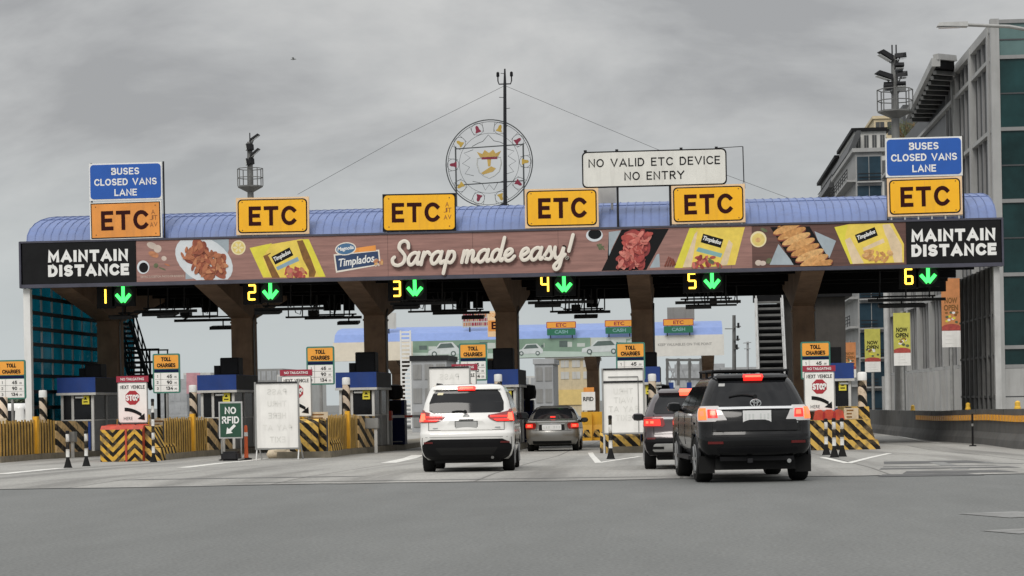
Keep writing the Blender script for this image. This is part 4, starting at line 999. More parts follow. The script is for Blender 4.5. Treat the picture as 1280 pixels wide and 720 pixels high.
c.patch([(1.17, c.side_t(.8, 1.17), c.side_t(3.6, 1.17)), (1.185, c.side_t(.8, 1.185), c.side_t(3.6, 1.185))], 'plastic_black', nt=12, nz=1).build('window_trim', t)
t.scale = (1.025, 1, 1); place_car(t, 583.5, 590.5, R(2.6))

# ---- black off-roader
t = thing('off_roader', 'large black off-roader with roof rack and spoiler angled across lane 5', 'car', (0, 0, 0))
c = Car([(.40, .24, 4.45, .76, .22, .05), (.47, .10, 4.60, .85, .26, .08), (.58, .02, 4.70, .90, .30, .12), (.72, .0, 4.72, .925, .32, .13), (.78, .02, 4.72, .925, .32, .13), (.84, .07, 4.70, .92, .30, .11), (.98, .10, 4.66, .925, .30, .11), (1.12, .14, 4.45, .92, .30, .11), (1.19, .18, 3.7, .90, .28, .10), (1.23, .22, 3.55, .865, .27, .09), (1.32, .28, 3.40, .83, .26, .09), (1.48, .38, 3.10, .765, .25, .09), (1.62, .48, 2.80, .70, .24, .09), (1.69, .54, 2.65, .655, .24, .09), (1.73, .64, 2.45, .60, .26, .09), (1.755, .9, 2.2, .48, .24, .07)])
assemble(t, c, 'paint_black', .79, .385, .95, 3.70, wd=.26, arch=.085)
c.patch([(1.235, -.70, .70), (1.28, -.74, .74), (1.48, -.66, .66), (1.62, -.58, .58), (1.655, -.50, .50)], 'car_glass', nt=24).build('rear_window', t)
windows(t, c, 1.26, 1.58, [(.66, 1.30), (1.38, 2.35), (2.43, 3.25)], lean=.13, rlean=.12)
c.patch([(1.66, -.56, .56), (1.685, -.58, .58), (1.71, -.54, .54)], 'paint_black', off=.07, nt=14, nz=3).build('spoiler', t)
c.patch([(1.655, -.15, .15), (1.67, -.16, .16), (1.692, -.15, .15)], 'lamp_red', off=.085, nt=8, nz=3).build('high_brake_light', t)
c.patch([(1.664, -.12, .12), (1.682, -.12, .12)], 'lamp_hot', off=.090, nt=6, nz=2).build('high_brake_light', t)
lamp(t, c, [(1.00, .50, 1.00), (1.03, .48, 1.04), (1.12, .53, 1.05), (1.22, .58, 1.03), (1.25, .60, .99)],
     [('lamp_red', [(1.06, .62, .78), (1.19, .64, .78)]), ('lamp_hot', [(1.10, .65, .74), (1.17, .66, .74)]), ('lamp_amber', [(1.03, .80, .98), (1.21, .81, .98)]), ('lamp_hot', [(1.09, .85, .93), (1.17, .85, .93)])], housing='lamp_clear')
c.patch([(1.185, -.60, .60), (1.20, -.60, .60), (1.218, -.60, .60)], 'chrome', off=.030, nt=18, nz=2).build('tailgate_trim', t)
plate(t, c, 1.075, .46, .20, 'plate_paint')
b = MB(); y = c.P(0, 1.30).y - .035
for rx, rz_ in ((.085, .058), (.028, .056), (.055, .026)):
    b.tube([(rx * math.cos(a), y + (.035 * 0), 1.29 + (0 if rx != .055 else .03) + rz_ * math.sin(a)) for a in [2 * math.pi * k / 24 for k in range(25)]], .012, 'chrome')
b.build('emblem', t)
wiper(t, c, 1.40, .0, -.42, .03)
c.patch([(1.57, -.56, -.46), (1.615, -.55, -.45)], 'plate_dull', off=.009, nt=3, nz=2).build('sticker', t)
c.patch([(.84, -.66, .66), (.86, -.66, .66), (1.0, -.66, .66), (1.02, -.64, .64)], 'paint_black', off=.02, nt=14, nz=2).build('tailgate_panel', t)
c.patch([(.745, -.86, .86), (.765, -.86, .86), (.785, -.86, .86)], 'plastic_black', off=.006, nt=14, nz=1).build('bumper_step', t)
for sx_ in (-1, 1):
    a0, a1 = sorted((sx_ * .55, sx_ * .80)); c.patch([(.64, a0, a1), (.68, a0, a1)], 'reflector_red', off=.012, nt=4, nz=2).build('reflector', t)
    mirror(t, sx_ * 1.03, 3.0, 1.24, 'paint_black', sx_)
    b = MB(); b.box(sx_ * .88 - .09, sx_ * .88 + .09, 1.45, 3.2, .36, .42, 'dark_metal'); b.build('running_board', t)
    c.patch([(.95, *sorted((sx_ * c.side_t(.9, .95), sx_ * c.side_t(3.9, .95)))), (.99, *sorted((sx_ * c.side_t(.9, .99), sx_ * c.side_t(3.9, .99))))], 'paint_black', off=.02, nt=10, nz=1).build('side_moulding', t)
    a0, a1 = sorted((sx_ * c.side_t(1.5, 1.11), sx_ * c.side_t(1.7, 1.11)))
    c.patch([(1.10, a0, a1), (1.125, a0, a1)], 'chrome', off=.03, nt=3, nz=1).build('door_handle', t)
    b = MB(); b.tube([(sx_ * .90, .95 + .47 * math.cos(a), .385 + .47 * math.sin(a)) for a in [R(-10 + 200 * k / 16) for k in range(17)]], .035, 'paint_black'); b.tube([(sx_ * .90, 3.70 + .47 * math.cos(a), .385 + .47 * math.sin(a)) for a in [R(-10 + 200 * k / 16) for k in range(17)]], .035, 'paint_black'); b.build('wheel_flare', t)
rk = MB()
for sx_ in (-1, 1):
    rk.tube([(sx_ * .62, .75, 1.83), (sx_ * .62, 2.5, 1.83)], .022, 'plastic_black')
    for y in (.85, 1.6, 2.4): rk.tube([(sx_ * .62, y, 1.72), (sx_ * .62, y, 1.83)], .022, 'plastic_black')
for y in (.78, 1.1, 1.45, 1.8, 2.15, 2.48): rk.tube([(-.62, y, 1.825), (.62, y, 1.825)], .020, 'plastic_black')
rk.box(-.55, .55, .8, 2.45, 1.835, 1.85, 'plastic_black'); rk.build('roof_rack', t)
seam(t, c, [[(-.72, .84), (-.70, 1.24)], [(.72, .84), (.70, 1.24)], [(-.72, .842), (.72, .842)]] + [[(sg * c.side_t(y, .6), .6), (sg * c.side_t(y, 1.24), 1.24)] for sg in (-1, 1) for y in (1.36, 2.40, 3.35)])
c.patch([(.50, -.62, .62), (.56, -.66, .66), (.60, -.62, .62)], 'clad', off=.012, nt=14, nz=2).build('bumper_recess', t)
for sx_ in (-1, 1): b = MB(); b.box(sx_ * .79 - .13, sx_ * .79 + .13, .42, .44, .16, .44, 'rubber'); b.build('mud_flap', t)
b = MB(); b.tube([(.52, .30, .36), (.52, .02 + .14, .35)], .035, 'chrome', n=10); b.build('exhaust', t)
b = MB(); b.box(.55, .68, c.P(.6, 1.0).y - .014, c.P(.6, 1.0).y - .004, .965, .985, 'chrome'); b.build('badge', t)
b = MB(); b.box(-.60, .60, .18, .4, .36, .43, 'clad'); b.box(-.16, -.08, .12, .3, .33, .40, 'dark_metal'); b.build('tow_bar', t)
place_car(t, 949, 604, R(6.4))

# ---- maroon crossover
t = thing('crossover', 'dark maroon crossover with silver bumper guard half hidden by the black off-roader', 'car', (0, 0, 0))
c = Car([(.28, .25, 4.2, .80, .20, .05), (.40, .07, 4.3, .87, .22, .08), (.55, .0, 4.35, .905, .24, .09), (.66, .02, 4.35, .905, .24, .09), (.72, .07, 4.35, .90, .24, .07), (.90, .11, 4.30, .895, .22, .06), (1.02, .13, 4.0, .885, .22, .06), (1.10, .20, 3.5, .865, .20, .06), (1.25, .36, 3.15, .80, .20, .06), (1.42, .55, 2.75, .72, .20, .06), (1.50, .66, 2.55, .66, .22, .06), (1.55, .82, 2.35, .58, .22, .06), (1.57, 1.0, 2.1, .46, .22, .06)])
assemble(t, c, 'paint_maroon', .77, .345, .90, 3.50)
c.patch([(1.10, -.66, .66), (1.14, -.70, .70), (1.30, -.66, .66), (1.46, -.56, .56)], 'car_glass', nt=22).build('rear_window', t)
windows(t, c, 1.10, 1.42, [(.75, 1.25), (1.32, 2.15), (2.22, 3.05)], lean=.13, rlean=.12)
c.patch([(1.46, -.58, .58), (1.49, -.60, .60), (1.53, -.54, .54)], 'paint_maroon', off=.07, nt=12, nz=3).build('spoiler', t)
c.patch([(1.455, -.17, .17), (1.475, -.18, .18), (1.515, -.16, .16)], 'lamp_hot', off=.085, nt=8, nz=3).build('high_brake_light', t)
lamp(t, c, [(.84, .52, .97), (.88, .48, 1.0), (1.0, .50, 1.0), (1.04, .55, .96)], [('lamp_red', [(.87, .56, .92), (.99, .57, .92)]), ('lamp_hot', [(.91, .70, .76), (.96, .70, .76)]), ('lamp_hot', [(.91, .80, .86), (.96, .80, .86)])])
c.patch([(.99, -.50, .50), (1.02, -.50, .50)], 'chrome', off=.02, nt=14, nz=1).build('tailgate_trim', t)
plate(t, c, .86, .42, .16, 'plate_paint')
c.patch([(.30, -.82, .82), (.40, -.88, .88), (.55, -.90, .90), (.62, -.86, .86)], 'clad', off=.012, nt=20).build('lower_bumper', t)
c.patch([(.375, -.68, .68), (.40, -.72, .72), (.50, -.70, .70), (.52, -.66, .66)], 'light_metal', off=.03, nt=18, nz=2).build('bumper_guard', t)
for sx_ in (-1, 1):
    a0, a1 = sorted((sx_ * .50, sx_ * .72)); b = c.patch([(.42, a0, a1), (.47, a0, a1)], 'well', off=.04, nt=5, nz=2); b.build('exhaust_trim', t)
    a0, a1 = sorted((sx_ * .66, sx_ * .84)); c.patch([(.60, a0, a1), (.635, a0, a1)], 'reflector_red', off=.014, nt=4, nz=2).build('reflector', t)
    mirror(t, sx_ * 1.0, 2.75, 1.05, 'paint_maroon', sx_)
wiper(t, c, 1.15, 0, -.32)
seam(t, c, [[(-.70, .70), (-.70, 1.08)], [(.70, .70), (.70, 1.08)], [(-.70, .705), (.70, .705)]])
place_car(t, 863, 587, R(1.2))

# ---- grey saloon
t = thing('saloon', 'grey saloon with pale number plate waiting inside lane 4', 'car', (0, 0, 0))
c = Car([(.22, .25, 4.1, .76, .20, .05), (.32, .06, 4.25, .81, .24, .09), (.48, .0, 4.33, .845, .26, .10), (.62, .02, 4.35, .85, .26, .10), (.68, .05, 4.34, .85, .26, .09), (.80, .08, 4.25, .845, .24, .07), (.92, .08, 3.9, .835, .22, .06), (.96, .12, 3.5, .83, .22, .06), (.98, .50, 3.35, .82, .22, .06), (1.0, .72, 3.25, .81, .22, .06), (1.15, 1.0, 2.95, .74, .20, .08), (1.30, 1.30, 2.62, .66, .20, .08), (1.38, 1.48, 2.45, .60, .20, .08), (1.43, 1.75, 2.2, .50, .20, .08), (1.445, 1.9, 2.05, .40, .1, .02)])
assemble(t, c, 'paint_grey', .73, .30, .85, 3.35, wd=.20)
c.patch([(1.02, -.64, .64), (1.10, -.64, .64), (1.25, -.58, .58), (1.36, -.48, .48)], 'car_glass', nt=18).build('rear_window', t)
windows(t, c, 1.0, 1.33, [(1.05, 1.95), (2.02, 3.0)], lean=.14, rlean=.28)
lamp(t, c, [(.70, .56, .86), (.74, .52, .96), (.84, .50, .98), (.90, .54, .96)], [('lamp_red', [(.75, .62, .90), (.86, .62, .90)]), ('lamp_hot', [(.77, .66, .80), (.84, .66, .80)])])
c.patch([(1.055, -.08, .08), (1.085, -.08, .08)], 'lamp_red', off=.02, nt=4, nz=2).build('high_brake_light', t)
c.patch([(.66, -.40, .40), (.68, -.42, .42), (.84, -.40, .40)], 'well', off=.004, nt=10, nz=2).build('plate_recess', t)
plate(t, c, .755, .62, .17, 'plate_paint')
c.patch([(.85, -.42, .42), (.875, -.42, .42)], 'chrome', off=.02, nt=10, nz=1).build('boot_trim', t)
c.patch([(.25, -.62, .62), (.33, -.62, .62)], 'clad', off=.012, nt=10, nz=1).build('lower_bumper', t)
seam(t, c, [[(-.50, .66), (-.50, .95)], [(.50, .66), (.50, .95)], [(-.82, .655), (.82, .655)]])
for sx_ in (-1, 1): mirror(t, sx_ * .95, 2.75, .98, 'plastic_black', sx_)
t.scale = (1, 1, 1.03); place_car(t, 690, 564.5, R(.4))

# ---- white van parked beyond the left end
t = thing('parked_van', 'white van parked beyond the yellow barrier at the left edge', 'van', (0, 0, 0))
c = Car([(.30, .10, 5.0, .85, .2, .03), (.5, .0, 5.2, .92, .2, .03), (1.1, .0, 5.1, .93, .2, .03), (1.25, .03, 4.5, .93, .2, .03), (2.0, .14, 3.7, .84, .2, .03), (2.15, .25, 3.4, .72, .2, .03), (2.2, .4, 3.2, .6, .2, .03)])
assemble(t, c, 'paint_white', .80, .33, .95, 3.95, wd=.20)
c.patch([(1.3, -.66, .66), (1.9, -.62, .62)], 'car_glass', nt=10).build('rear_window', t)
windows(t, c, 1.32, 1.85, [(.5, 1.5), (1.6, 2.6), (2.7, 3.7)], lean=.1)
lamp(t, c, [(.9, .74, .98), (1.2, .74, .98)])
p = W(42, 525, 97); t.location = (p.x, p.y, zg(97)); t.rotation_euler = (0, 0, R(80))
# ------------------------------------------------------------------ toll islands
def isl(i): return COLX[i - 1]
HWI = [.85, .85, .85, .85, .85, 1.05]
NAMES = ['left of lane 1', 'between lanes 1 and 2', 'between lanes 2 and 3', 'between lanes 3 and 4', 'between lanes 4 and 5', 'between lanes 5 and 6']
for i in range(1, 7):
    x, h_ = isl(i), HWI[i - 1]; b = MB(); ys = [63.2, 68, 74, 80, 90, 98]
    vs = []; fs = []
    for y in ys: vs += [(x - h_, y, zg(y) - .05), (x - h_ + .03, y, zg(y) + .2), (x + h_ - .03, y, zg(y) + .2), (x + h_, y, zg(y) - .05)]
    for k in range(len(ys) - 1):
        for q in range(3): a = 4 * k + q; fs.append((a, a + 1, a + 5, a + 4)[::-1])
    fs += [(0, 1, 2, 3), tuple(4 * (len(ys) - 1) + k for k in (3, 2, 1, 0))]
    b.add(vs, fs, 'kerb'); struct(b.build('pavement', loc=(x, 63, 0)))

# picket guard barriers along both edges of each island
def barrier(i, ya, yb_):
    x, h_ = isl(i), HWI[i - 1] - .10
    t = thing('picket_barrier', 'yellow picket guard barrier with dark gaps on the island ' + NAMES[i - 1], 'barrier', (x, ya, zg(ya) + .2), 'yellow picket barriers along the islands')
    
    for sx_ in (-1, 1):
        b = MB(); y = ya
        while y < yb_:
            z0 = zg(y) + .19; b.box(x + sx_ * h_ - .009, x + sx_ * h_ + .009, y, y + .15, z0, z0 + 1.12 + .02 * math.sin(y * 7), 'yellow_old'); y += .31
        b.build('pickets', t)
        b = MB(); b.prismx([(ya, zg(ya) + .2), (ya, zg(ya) + 1.22), (yb_, zg(yb_) + 1.22), (yb_, zg(yb_) + .2)], min(x + sx_ * (h_ - .06), x + sx_ * (h_ - .02)), max(x + sx_ * (h_ - .06), x + sx_ * (h_ - .02)), 'louvre_dark'); b.build('backing', t)
        b = MB(); ys_, ye_ = yb_ + .25, yb_ + 4.0; b.prismx([(ys_, zg(ys_) + .2), (ys_, zg(ys_) + 1.28), (ye_, zg(ye_) + 1.28), (ye_, zg(ye_) + .2)], x + sx_ * h_ - .04, x + sx_ * h_ + .04, 'stripe_pale'); b.build('striped_panel', t)
    for sx_ in (-1, 1): MB().box(x + sx_ * h_ - .05, x + sx_ * h_ + .10, 66.9, 67.1, zg(67) + .2, zg(67) + 1.42, 'yellow_plastic').build('post', t)
for i in range(1, 6): barrier(i, 63.4, 69.0)

# booths
mat('booth_grey', (.20, .20, .20), .5, var=.2, dirt=.2)
mat('booth_inside', (.05, .045, .045), .8, var=.3)
def booth(i, px0, px1):
    Y0, Y1 = 73.6, 77.2; x0, x1 = W(px0, 500, Y0).x, W(px1, 500, Y0).x; z0 = zg(Y0) + .2
    t = thing('toll_booth', 'toll booth with blue header and white posts on the island ' + NAMES[i - 1], 'toll booth', ((x0 + x1) / 2, (Y0 + Y1) / 2, z0), 'toll booths on the islands')
    b = MB(); b.box(x0 + .06, x1 - .06, Y0 + .06, Y1 - .06, z0, .95, 'booth_grey'); b.box(x0 + .05, x1 - .05, Y0 + .03, Y1 - .03, .951, 1.0, 'booth_white'); b.build('lower_wall', t)
    b = MB()
    for x in (x0, x1 - .09, x0 + (x1 - x0) * .32):
        for y in (Y0, Y1 - .09): b.box(x, x + .09, y, y + .09, z0, 1.88, 'booth_white')
    b.box(x1 - .09, x1, Y0 + 1.7, Y0 + 1.8, z0, 1.88, 'grey_metal'); b.build('post', t)
    b = MB(); b.box(x0 + .10, x1 - .10, Y0 + .04, Y0 + .05, 1.0, 1.875, 'booth_glass'); b.box(x1 - .05, x1 - .04, Y0 + .1, Y1 - .1, 1.0, 1.875, 'booth_glass'); b.box(x0 + .04, x0 + .05, Y0 + .1, Y1 - .1, 1.0, 1.875, 'booth_glass'); b.build('window', t)
    b = MB(); b.box(x0 - .12, x1 + .12, Y0 - .14, Y1 + .1, 1.885, 1.97, 'booth_white'); b.build('roof_trim', t)
    b = MB(); b.box(x0 - .10, x1 + .10, Y0 - .10, Y1 + .08, 1.972, 2.52, 'booth_blue'); b.box(x1 + .1, x1 + .104, Y0 - .1, Y1 + .08, 1.98, 2.51, 'booth_side_shade'); b.build('header', t)  # thin dark sheet paints shade onto the header's right side
    b = MB(); b.box(x1 - .62, x1 - .14, Y0 + .0, Y0 + .055, z0 + .05, .92, 'booth_blue'); b.build('door_panel', t)
    b = MB(); b.box(x0 + .10, x0 + (x1 - x0) * .31, Y0 + .0, Y0 + .055, z0 + .05, .93, 'stripe_pale'); b.build('striped_panel', t)
    b = MB(); xx = x1 - .42; b.box(xx, xx + .26, Y0 - .02, Y0 + .03, 1.55, 1.86, 'notice_yellow'); b.prism([(xx + .07, 1.72), (xx + .19, 1.72), (xx + .13, 1.82)], Y0 - .026, Y0 - .0201, 'text_black'); b.box(xx + .05, xx + .21, Y0 - .026, Y0 - .0201, 1.62, 1.66, 'text_black'); b.build('notice', t)
    b = MB(); b.tube([(x0 + .55, Y0 - .03, 1.80), (x0 + .85, Y0 - .03, 1.80)], .04, 'lamp_glass'); b.build('tube_lamp', t)
    b = MB(); b.box(x0 + .4, x1 - .3, Y0 + 1.0, Y0 + 2.2, .99, 1.45, 'booth_inside'); b.build('console', t)
    return t
for i, a, c_ in ((1, 76, 117), (2, 251, 293), (3, 424, 468), (4, 613, 645), (5, 797, 822), (6, 1030, 1064)): booth(i, a, c_)
# equipment standing on the booth roofs
def roof_box(i, px0, px1, py0, py1, Y=75):
    x0, x1, z0, z1 = rect(px0, py0, px1, py1, Y); z0 = 2.524
    t = thing('equipment_box', 'black equipment box standing on the booth roof ' + NAMES[i - 1], 'box', ((x0 + x1) / 2, Y + .4, z0), 'black boxes on the booth roofs')
    b = MB(); b.box(x0, x1, Y, Y + .8, z0, max(z1, z0 + .4), 'black', bev=.02); b.build('case', t)
    b = MB(); b.box(x0 - .25, x0 - .03, Y + .1, Y + .6, z0, z0 + .36, 'plastic_black'); b.box(x0 + .05, x1 - .05, Y - .012, Y - .001, z0 + .06, max(z1, z0 + .4) - .06, 'plastic_black'); b.build('vent', t)
for a in ((1, 106, 126, 455, 472), (2, 275, 298, 447, 462), (3, 444, 469, 440, 455), (4, 616, 641, 435, 452), (5, 806, 821, 440, 456)): roof_box(*a)
def unit(px0, px1, py0, py1, Y, label):
    x0, x1, z0, z1 = rect(px0, py0, px1, py1, Y); zz = zg(Y) + .2
    t = thing('ticket_machine', label, 'machine', ((x0 + x1) / 2, Y + .4, zz), 'dark machines beside the columns')
    b = MB(); b.box(x0, x1, Y, Y + .7, zz, z0, 'navy', bev=.02); b.build('cabinet', t)
    b = MB(); b.lathe([(.05, 0), (.30, .05), (.33, .3), (.28, .55), (.05, .6)], ((x0 + x1) / 2, Y + .35, z0 + .01), 'plastic_black', n=14); b.box(x0 + .05, x0 + .3, Y + .1, Y + .5, z0 + .005, z0 + .3, 'plastic_black'); b.build('camera_head', t)
    b = MB(); b.box(x0 + .12, x1 - .12, Y - .012, Y - .001, zz + 1.2, zz + 1.7, 'booth_glass'); b.box(x0 + .1, x1 - .1, Y - .02, Y - .001, zz + .1, zz + .14, 'grey_metal'); b.build('screen', t)
unit(322, 347, 474, 500, 79.8, 'navy machine with dark camera head right of the second column')
unit(479, 505, 462, 500, 79.8, 'tall navy machine with camera head right of the third column')
unit(652, 666, 465, 500, 80.2, 'tall navy machine with camera head right of the fourth column')
unit(820, 835, 466, 500, 80.2, 'navy machine right of the fifth column')

# toll charge boards
def charges(i, px0, py0, px1, py1, Y=67.6):
    x0, x1, z0, z1 = rect(px0, py0, px1, py1, Y); zb_ = zg(Y) + .2
    t = thing('charges_board', 'green framed toll charges board with amber top on the island ' + NAMES[i - 1], 'sign', ((x0 + x1) / 2, Y, zb_), 'toll charges boards')
    b = MB(); b.rr(x0, x1, z0, z1, .06, Y, Y + .06, 'toll_green'); H = z1 - z0
    b.rr(x0 + .05, x1 - .05, z1 - H * .38, z1 - .05, .03, Y - .008, Y - .0005, 'toll_amber'); b.box(x0 + .05, x1 - .05, Y - .008, Y - .0005, z1 - H * .47, z1 - H * .40, 'navy'); b.box(x0 + .05, x1 - .05, Y - .008, Y - .0005, z0 + .05, z1 - H * .485, 'board_white'); b.build('panel', t)
    b = MB(); cx = (x0 + x1) / 2
    b.stext('TOLL', cx, z1 - H * .14, Y - .013, 'text_black', .135, w=.33, sw=.22); b.stext('CHARGES', cx, z1 - H * .295, Y - .013, 'text_black', .135, w=.62, sw=.22)
    for k, (n_, v) in enumerate((('1', '45'), ('2', '90'), ('3', '134'))):
        z = z1 - H * (.575 + k * .15)
        b.stext(n_, x0 + .16, z, Y - .013, 'text_black', .09); b.stext(v, cx + .10, z, Y - .013, 'text_black', .115, sw=.20); b.text('.00', cx + .30, z - .02, Y - .013, 'text_black', h=.06)
        if k: b.box(x0 + .07, x1 - .07, Y - .0095, Y - .0081, z + H * .072, z + H * .072 + .008, 'text_black')
    b.box(x0 + .26, x0 + .268, Y - .0095, Y - .0081, z0 + .06, z1 - H * .49, 'text_black'); b.build('lettering', t)
    b = MB(); b.tube([(cx, Y + .05, zb_), (cx, Y + .05, z1 - .1)], .045, 'grey_metal', n=10); b.lathe([(.14, 0), (.14, .03), (.06, .12), (.05, .3)], (cx, Y + .05, zb_), 'grey_metal', n=12); b.build('post', t)
for a in ((1, -3, 450, 32, 499), (2, 191, 442, 225, 491.5), (3, 383, 433, 418, 481), (4, 574, 429, 609, 476), (5, 770, 428, 806.5, 475), (6, 1001, 427, 1038, 474)): charges(*a)

# striped bollards with white caps
def tube_bollard(i, px, py_top, Y=69.6):
    p = W(px, py_top, Y); z0 = zg(Y) + .2
    t = thing('striped_bollard', 'tall striped bollard with white cap on the island ' + NAMES[i - 1], 'bollard', (p.x, Y, z0), 'striped bollards with white caps')
    b = MB(); b.lathe([(.13, 0), (.13, p.z - z0 - .24)], (p.x, Y, z0), 'stripe_tube', n=20); b.build('shaft', t)
    b = MB(); b.lathe([(.137, 0), (.137, .20), (.12, .24), (.02, .25)], (p.x, Y, p.z - .238), 'white', n=20); b.build('cap', t)
for i, px, py in ((1, 53.5, 488), (2, 241, 481.5), (3, 432.5, 472), (4, 622.5, 468), (5, 815, 467.5)): tube_bollard(i, px, py)
p = W(2, 499, 66.5)
t = thing('striped_bollard', 'thick striped bollard at the left edge of the photo beside the toll charges board', 'bollard', (p.x, 66.5, zg(66.5) + .2), 'striped bollards with white caps')
MB().lathe([(.19, 0), (.19, 1.85), (.17, 1.88)], (p.x, 66.5, zg(66.5) + .2), 'stripe_tube', n=20).build('shaft', t)

# stop boards
def arrow_right(b, x0, x1, z0, z1, y, m):
    pts = []
    for k in range(9): t_ = k / 8; pts.append((x0 + (x1 - x0) * .80 * t_, z1 - .10 * (z1 - z0) - (z1 - z0) * .45 * t_ * t_))
    top = pts; bot = [(x + .0, z - .11) for x, z in pts][::-1]
    b.prism(top + bot, y - .004, y, m)
    ex, ez = pts[-1]; b.prism([(ex + .09, ez + .0), (ex + .10, ez - .21), (ex - .13, ez - .17)], y - .006, y - .0041, m)
def stop(i, px0, py0, px1, py1, label, Y=63.5, zbase=None):
    x0, x1, z0, z1 = rect(px0, py0, px1, py1, Y); H = z1 - z0; cx = (x0 + x1) / 2; zb_ = zbase if zbase is not None else zg(Y)
    t = thing('stop_board', label, 'sign', (cx, Y, zb_), 'white stop boards')
    b = MB(); b.box(x0 - .03, x1 + .03, Y, Y + .05, z1 - H * .13, z1, 'header_red'); b.text('NO TAILGATING', cx, z1 - H * .065, Y - .006, 'text_white', h=.08, w=(x1 - x0) * .78, bold=.02); b.build('header', t)
    b = MB(); b.rr(x0, x1, z0, z1 - H * .135, .05, Y, Y + .05, 'grey_metal'); b.rr(x0 + .03, x1 - .03, z0 + .03, z1 - H * .155, .03, Y - .006, Y - .0005, 'board_white')
    b.prism([(cx + .235 * math.cos(R(22.5 + 45 * k)), z0 + H * .54 + .235 * math.sin(R(22.5 + 45 * k))) for k in range(8)], Y - .012, Y - .0061, 'stop_red'); b.build('panel', t)
    b = MB(); b.stext('NEXT VEHICLE', cx, z1 - H * .235, Y - .011, 'text_black', .11, w=(x1 - x0) * .82, sw=.16); b.stext('STOP', cx, z0 + H * .54, Y - .016, 'text_white', .19, w=.40, sw=.23, gap=.34)
    arrow_right(b, x0 + .22, x1 - .06, z0 + .12, z0 + H * .36, Y - .011, 'text_black'); b.text('HERE', x0 + .33, z0 + H * .10, Y - .011, 'text_black', h=.10, w=.28); b.build('lettering', t)
    b = MB()
    for x in (x0 + .1, x1 - .1): b.box(x - .03, x + .03, Y + .055, Y + .10, zb_, z1 - .02, 'grey_metal')
    b.build('leg', t)
stop(2, 147, 470, 184.5, 529, 'white stop board above the chevron block left of the green sign')
stop(3, 351.5, 462, 389.5, 521, 'white stop board partly hidden behind the blank reversed board', Y=64.5)
stop(6, 1005, 457, 1043.5, 514, 'white stop board right of the black off-roader')
stop(4, 566, 455, 596, 515, 'white stop board mostly hidden behind the board above the white carrier', Y=65.2)

# impact blocks
def nose(name, label, px0, px1, px2, py0, Y, m, m2, h2=.82, deep=1.3, low=True):
    x0, x1 = W(px0, 550, Y).x, W(px1, 550, Y).x; z1 = W((px0 + px1) / 2, py0, Y).z; z0 = zg(Y); cx = (x0 + x1) / 2
    t = thing(name, label, 'impact block', (cx, Y, z0), 'striped impact blocks at the island noses')
    b = MB(); w2 = (x1 - x0) / 2
    b.prismx([(Y, z0), (Y, z1 - .12), (Y + .14, z1), (Y + deep, z1), (Y + deep, z0)], x0, x1, m); b.build('face_block', t)
    if px2:
        x2 = W(px2, 550, Y).x
        b = MB(); b.prism([(x1 + .002, z0 + .4), (x1 + .002, z1 - .02), (x1 + (x2 - x1) * .45, z1 - .06), (x2, z0 + .42)], Y + .25, Y + 2.2, m2); b.build('side_block', t)
        b = MB(); b.box(x1 + .002, x2 + .03, Y + .20, Y + 2.25, z0, z0 + .398, 'stripe_back'); b.build('base_block', t)
    return t, x0, x1, z1
t, x0_, x1_, z1_ = nose('impact_block', 'yellow and black impact block with chevrons under the left stop board', 125.5, 178.5, 197, 532, 62.4, 'plastic_red', 'stripe_back')
zz_ = zg(62.4); xm_ = x0_ + (x1_ - x0_) * .62
for xa_, xb2_, m_ in ((x0_ + .01, xm_ - .03, 'stripe_chev_up'), (xm_ + .03, x1_ - .01, 'stripe_chev')):
    b = MB(); b.box(xa_, xb2_, 62.34, 62.397, zz_ + .01, z1_ - .12, m_); b.build('chevron_panel', t, pivot=((xa_ + xb2_) / 2 - t.location.x, 0, 0))
b = MB(); b.box(xm_ - .028, xm_ + .028, 62.30, 62.395, zz_ + .01, z1_ - .10, 'plastic_red'); b.build('divider', t)
nose('impact_block', 'striped impact block behind the blank reversed board', 362, 398, 412, 524, 63.4, 'stripe_back', 'stripe_back')
nose('impact_block', 'striped impact block under the pale board left of the maroon crossover', 750, 800, None, 540, 63.4, 'stripe_back', 'stripe_back')
def cover(px0, px1, py0, py1, Y, label):
    x0, x1, z0, z1 = rect(px0, py0, px1, py1, Y)
    zz = z0; t = thing('plastic_barrier', label, 'plastic barrier', ((x0 + x1) / 2, Y, zz), 'red plastic barriers at the island noses')
    b = MB(); n = 3; wd = (x1 - x0)
    b.prism([(x0, zz), (x0 + .05, z1 - .04), (x0 + .15, z1)] + [q for k in range(1, n) for q in ((x0 + wd * k / n - .08, z1), (x0 + wd * k / n, z1 - .07), (x0 + wd * k / n + .08, z1))] + [(x1 - .15, z1), (x1 - .05, z1 - .04), (x1, zz)], Y, Y + .38, 'plastic_red'); b.build('shell', t)
    b = MB()
    for k in range(1, n): b.tube([(x0 + wd * k / n, Y - .012, zz + .02), (x0 + wd * k / n, Y - .012, z1 - .08)], .03, 'stop_red', n=6)
    b.build('rib', t)
zt_ = W(152, 532, 62.4).z
cover(129, 186, 530.5, 537, 63.0, 'red plastic barrier lying on the chevron block')
cover(1017, 1056, 512, 525, 63.4, 'red plastic barrier on the striped block below the right stop board')
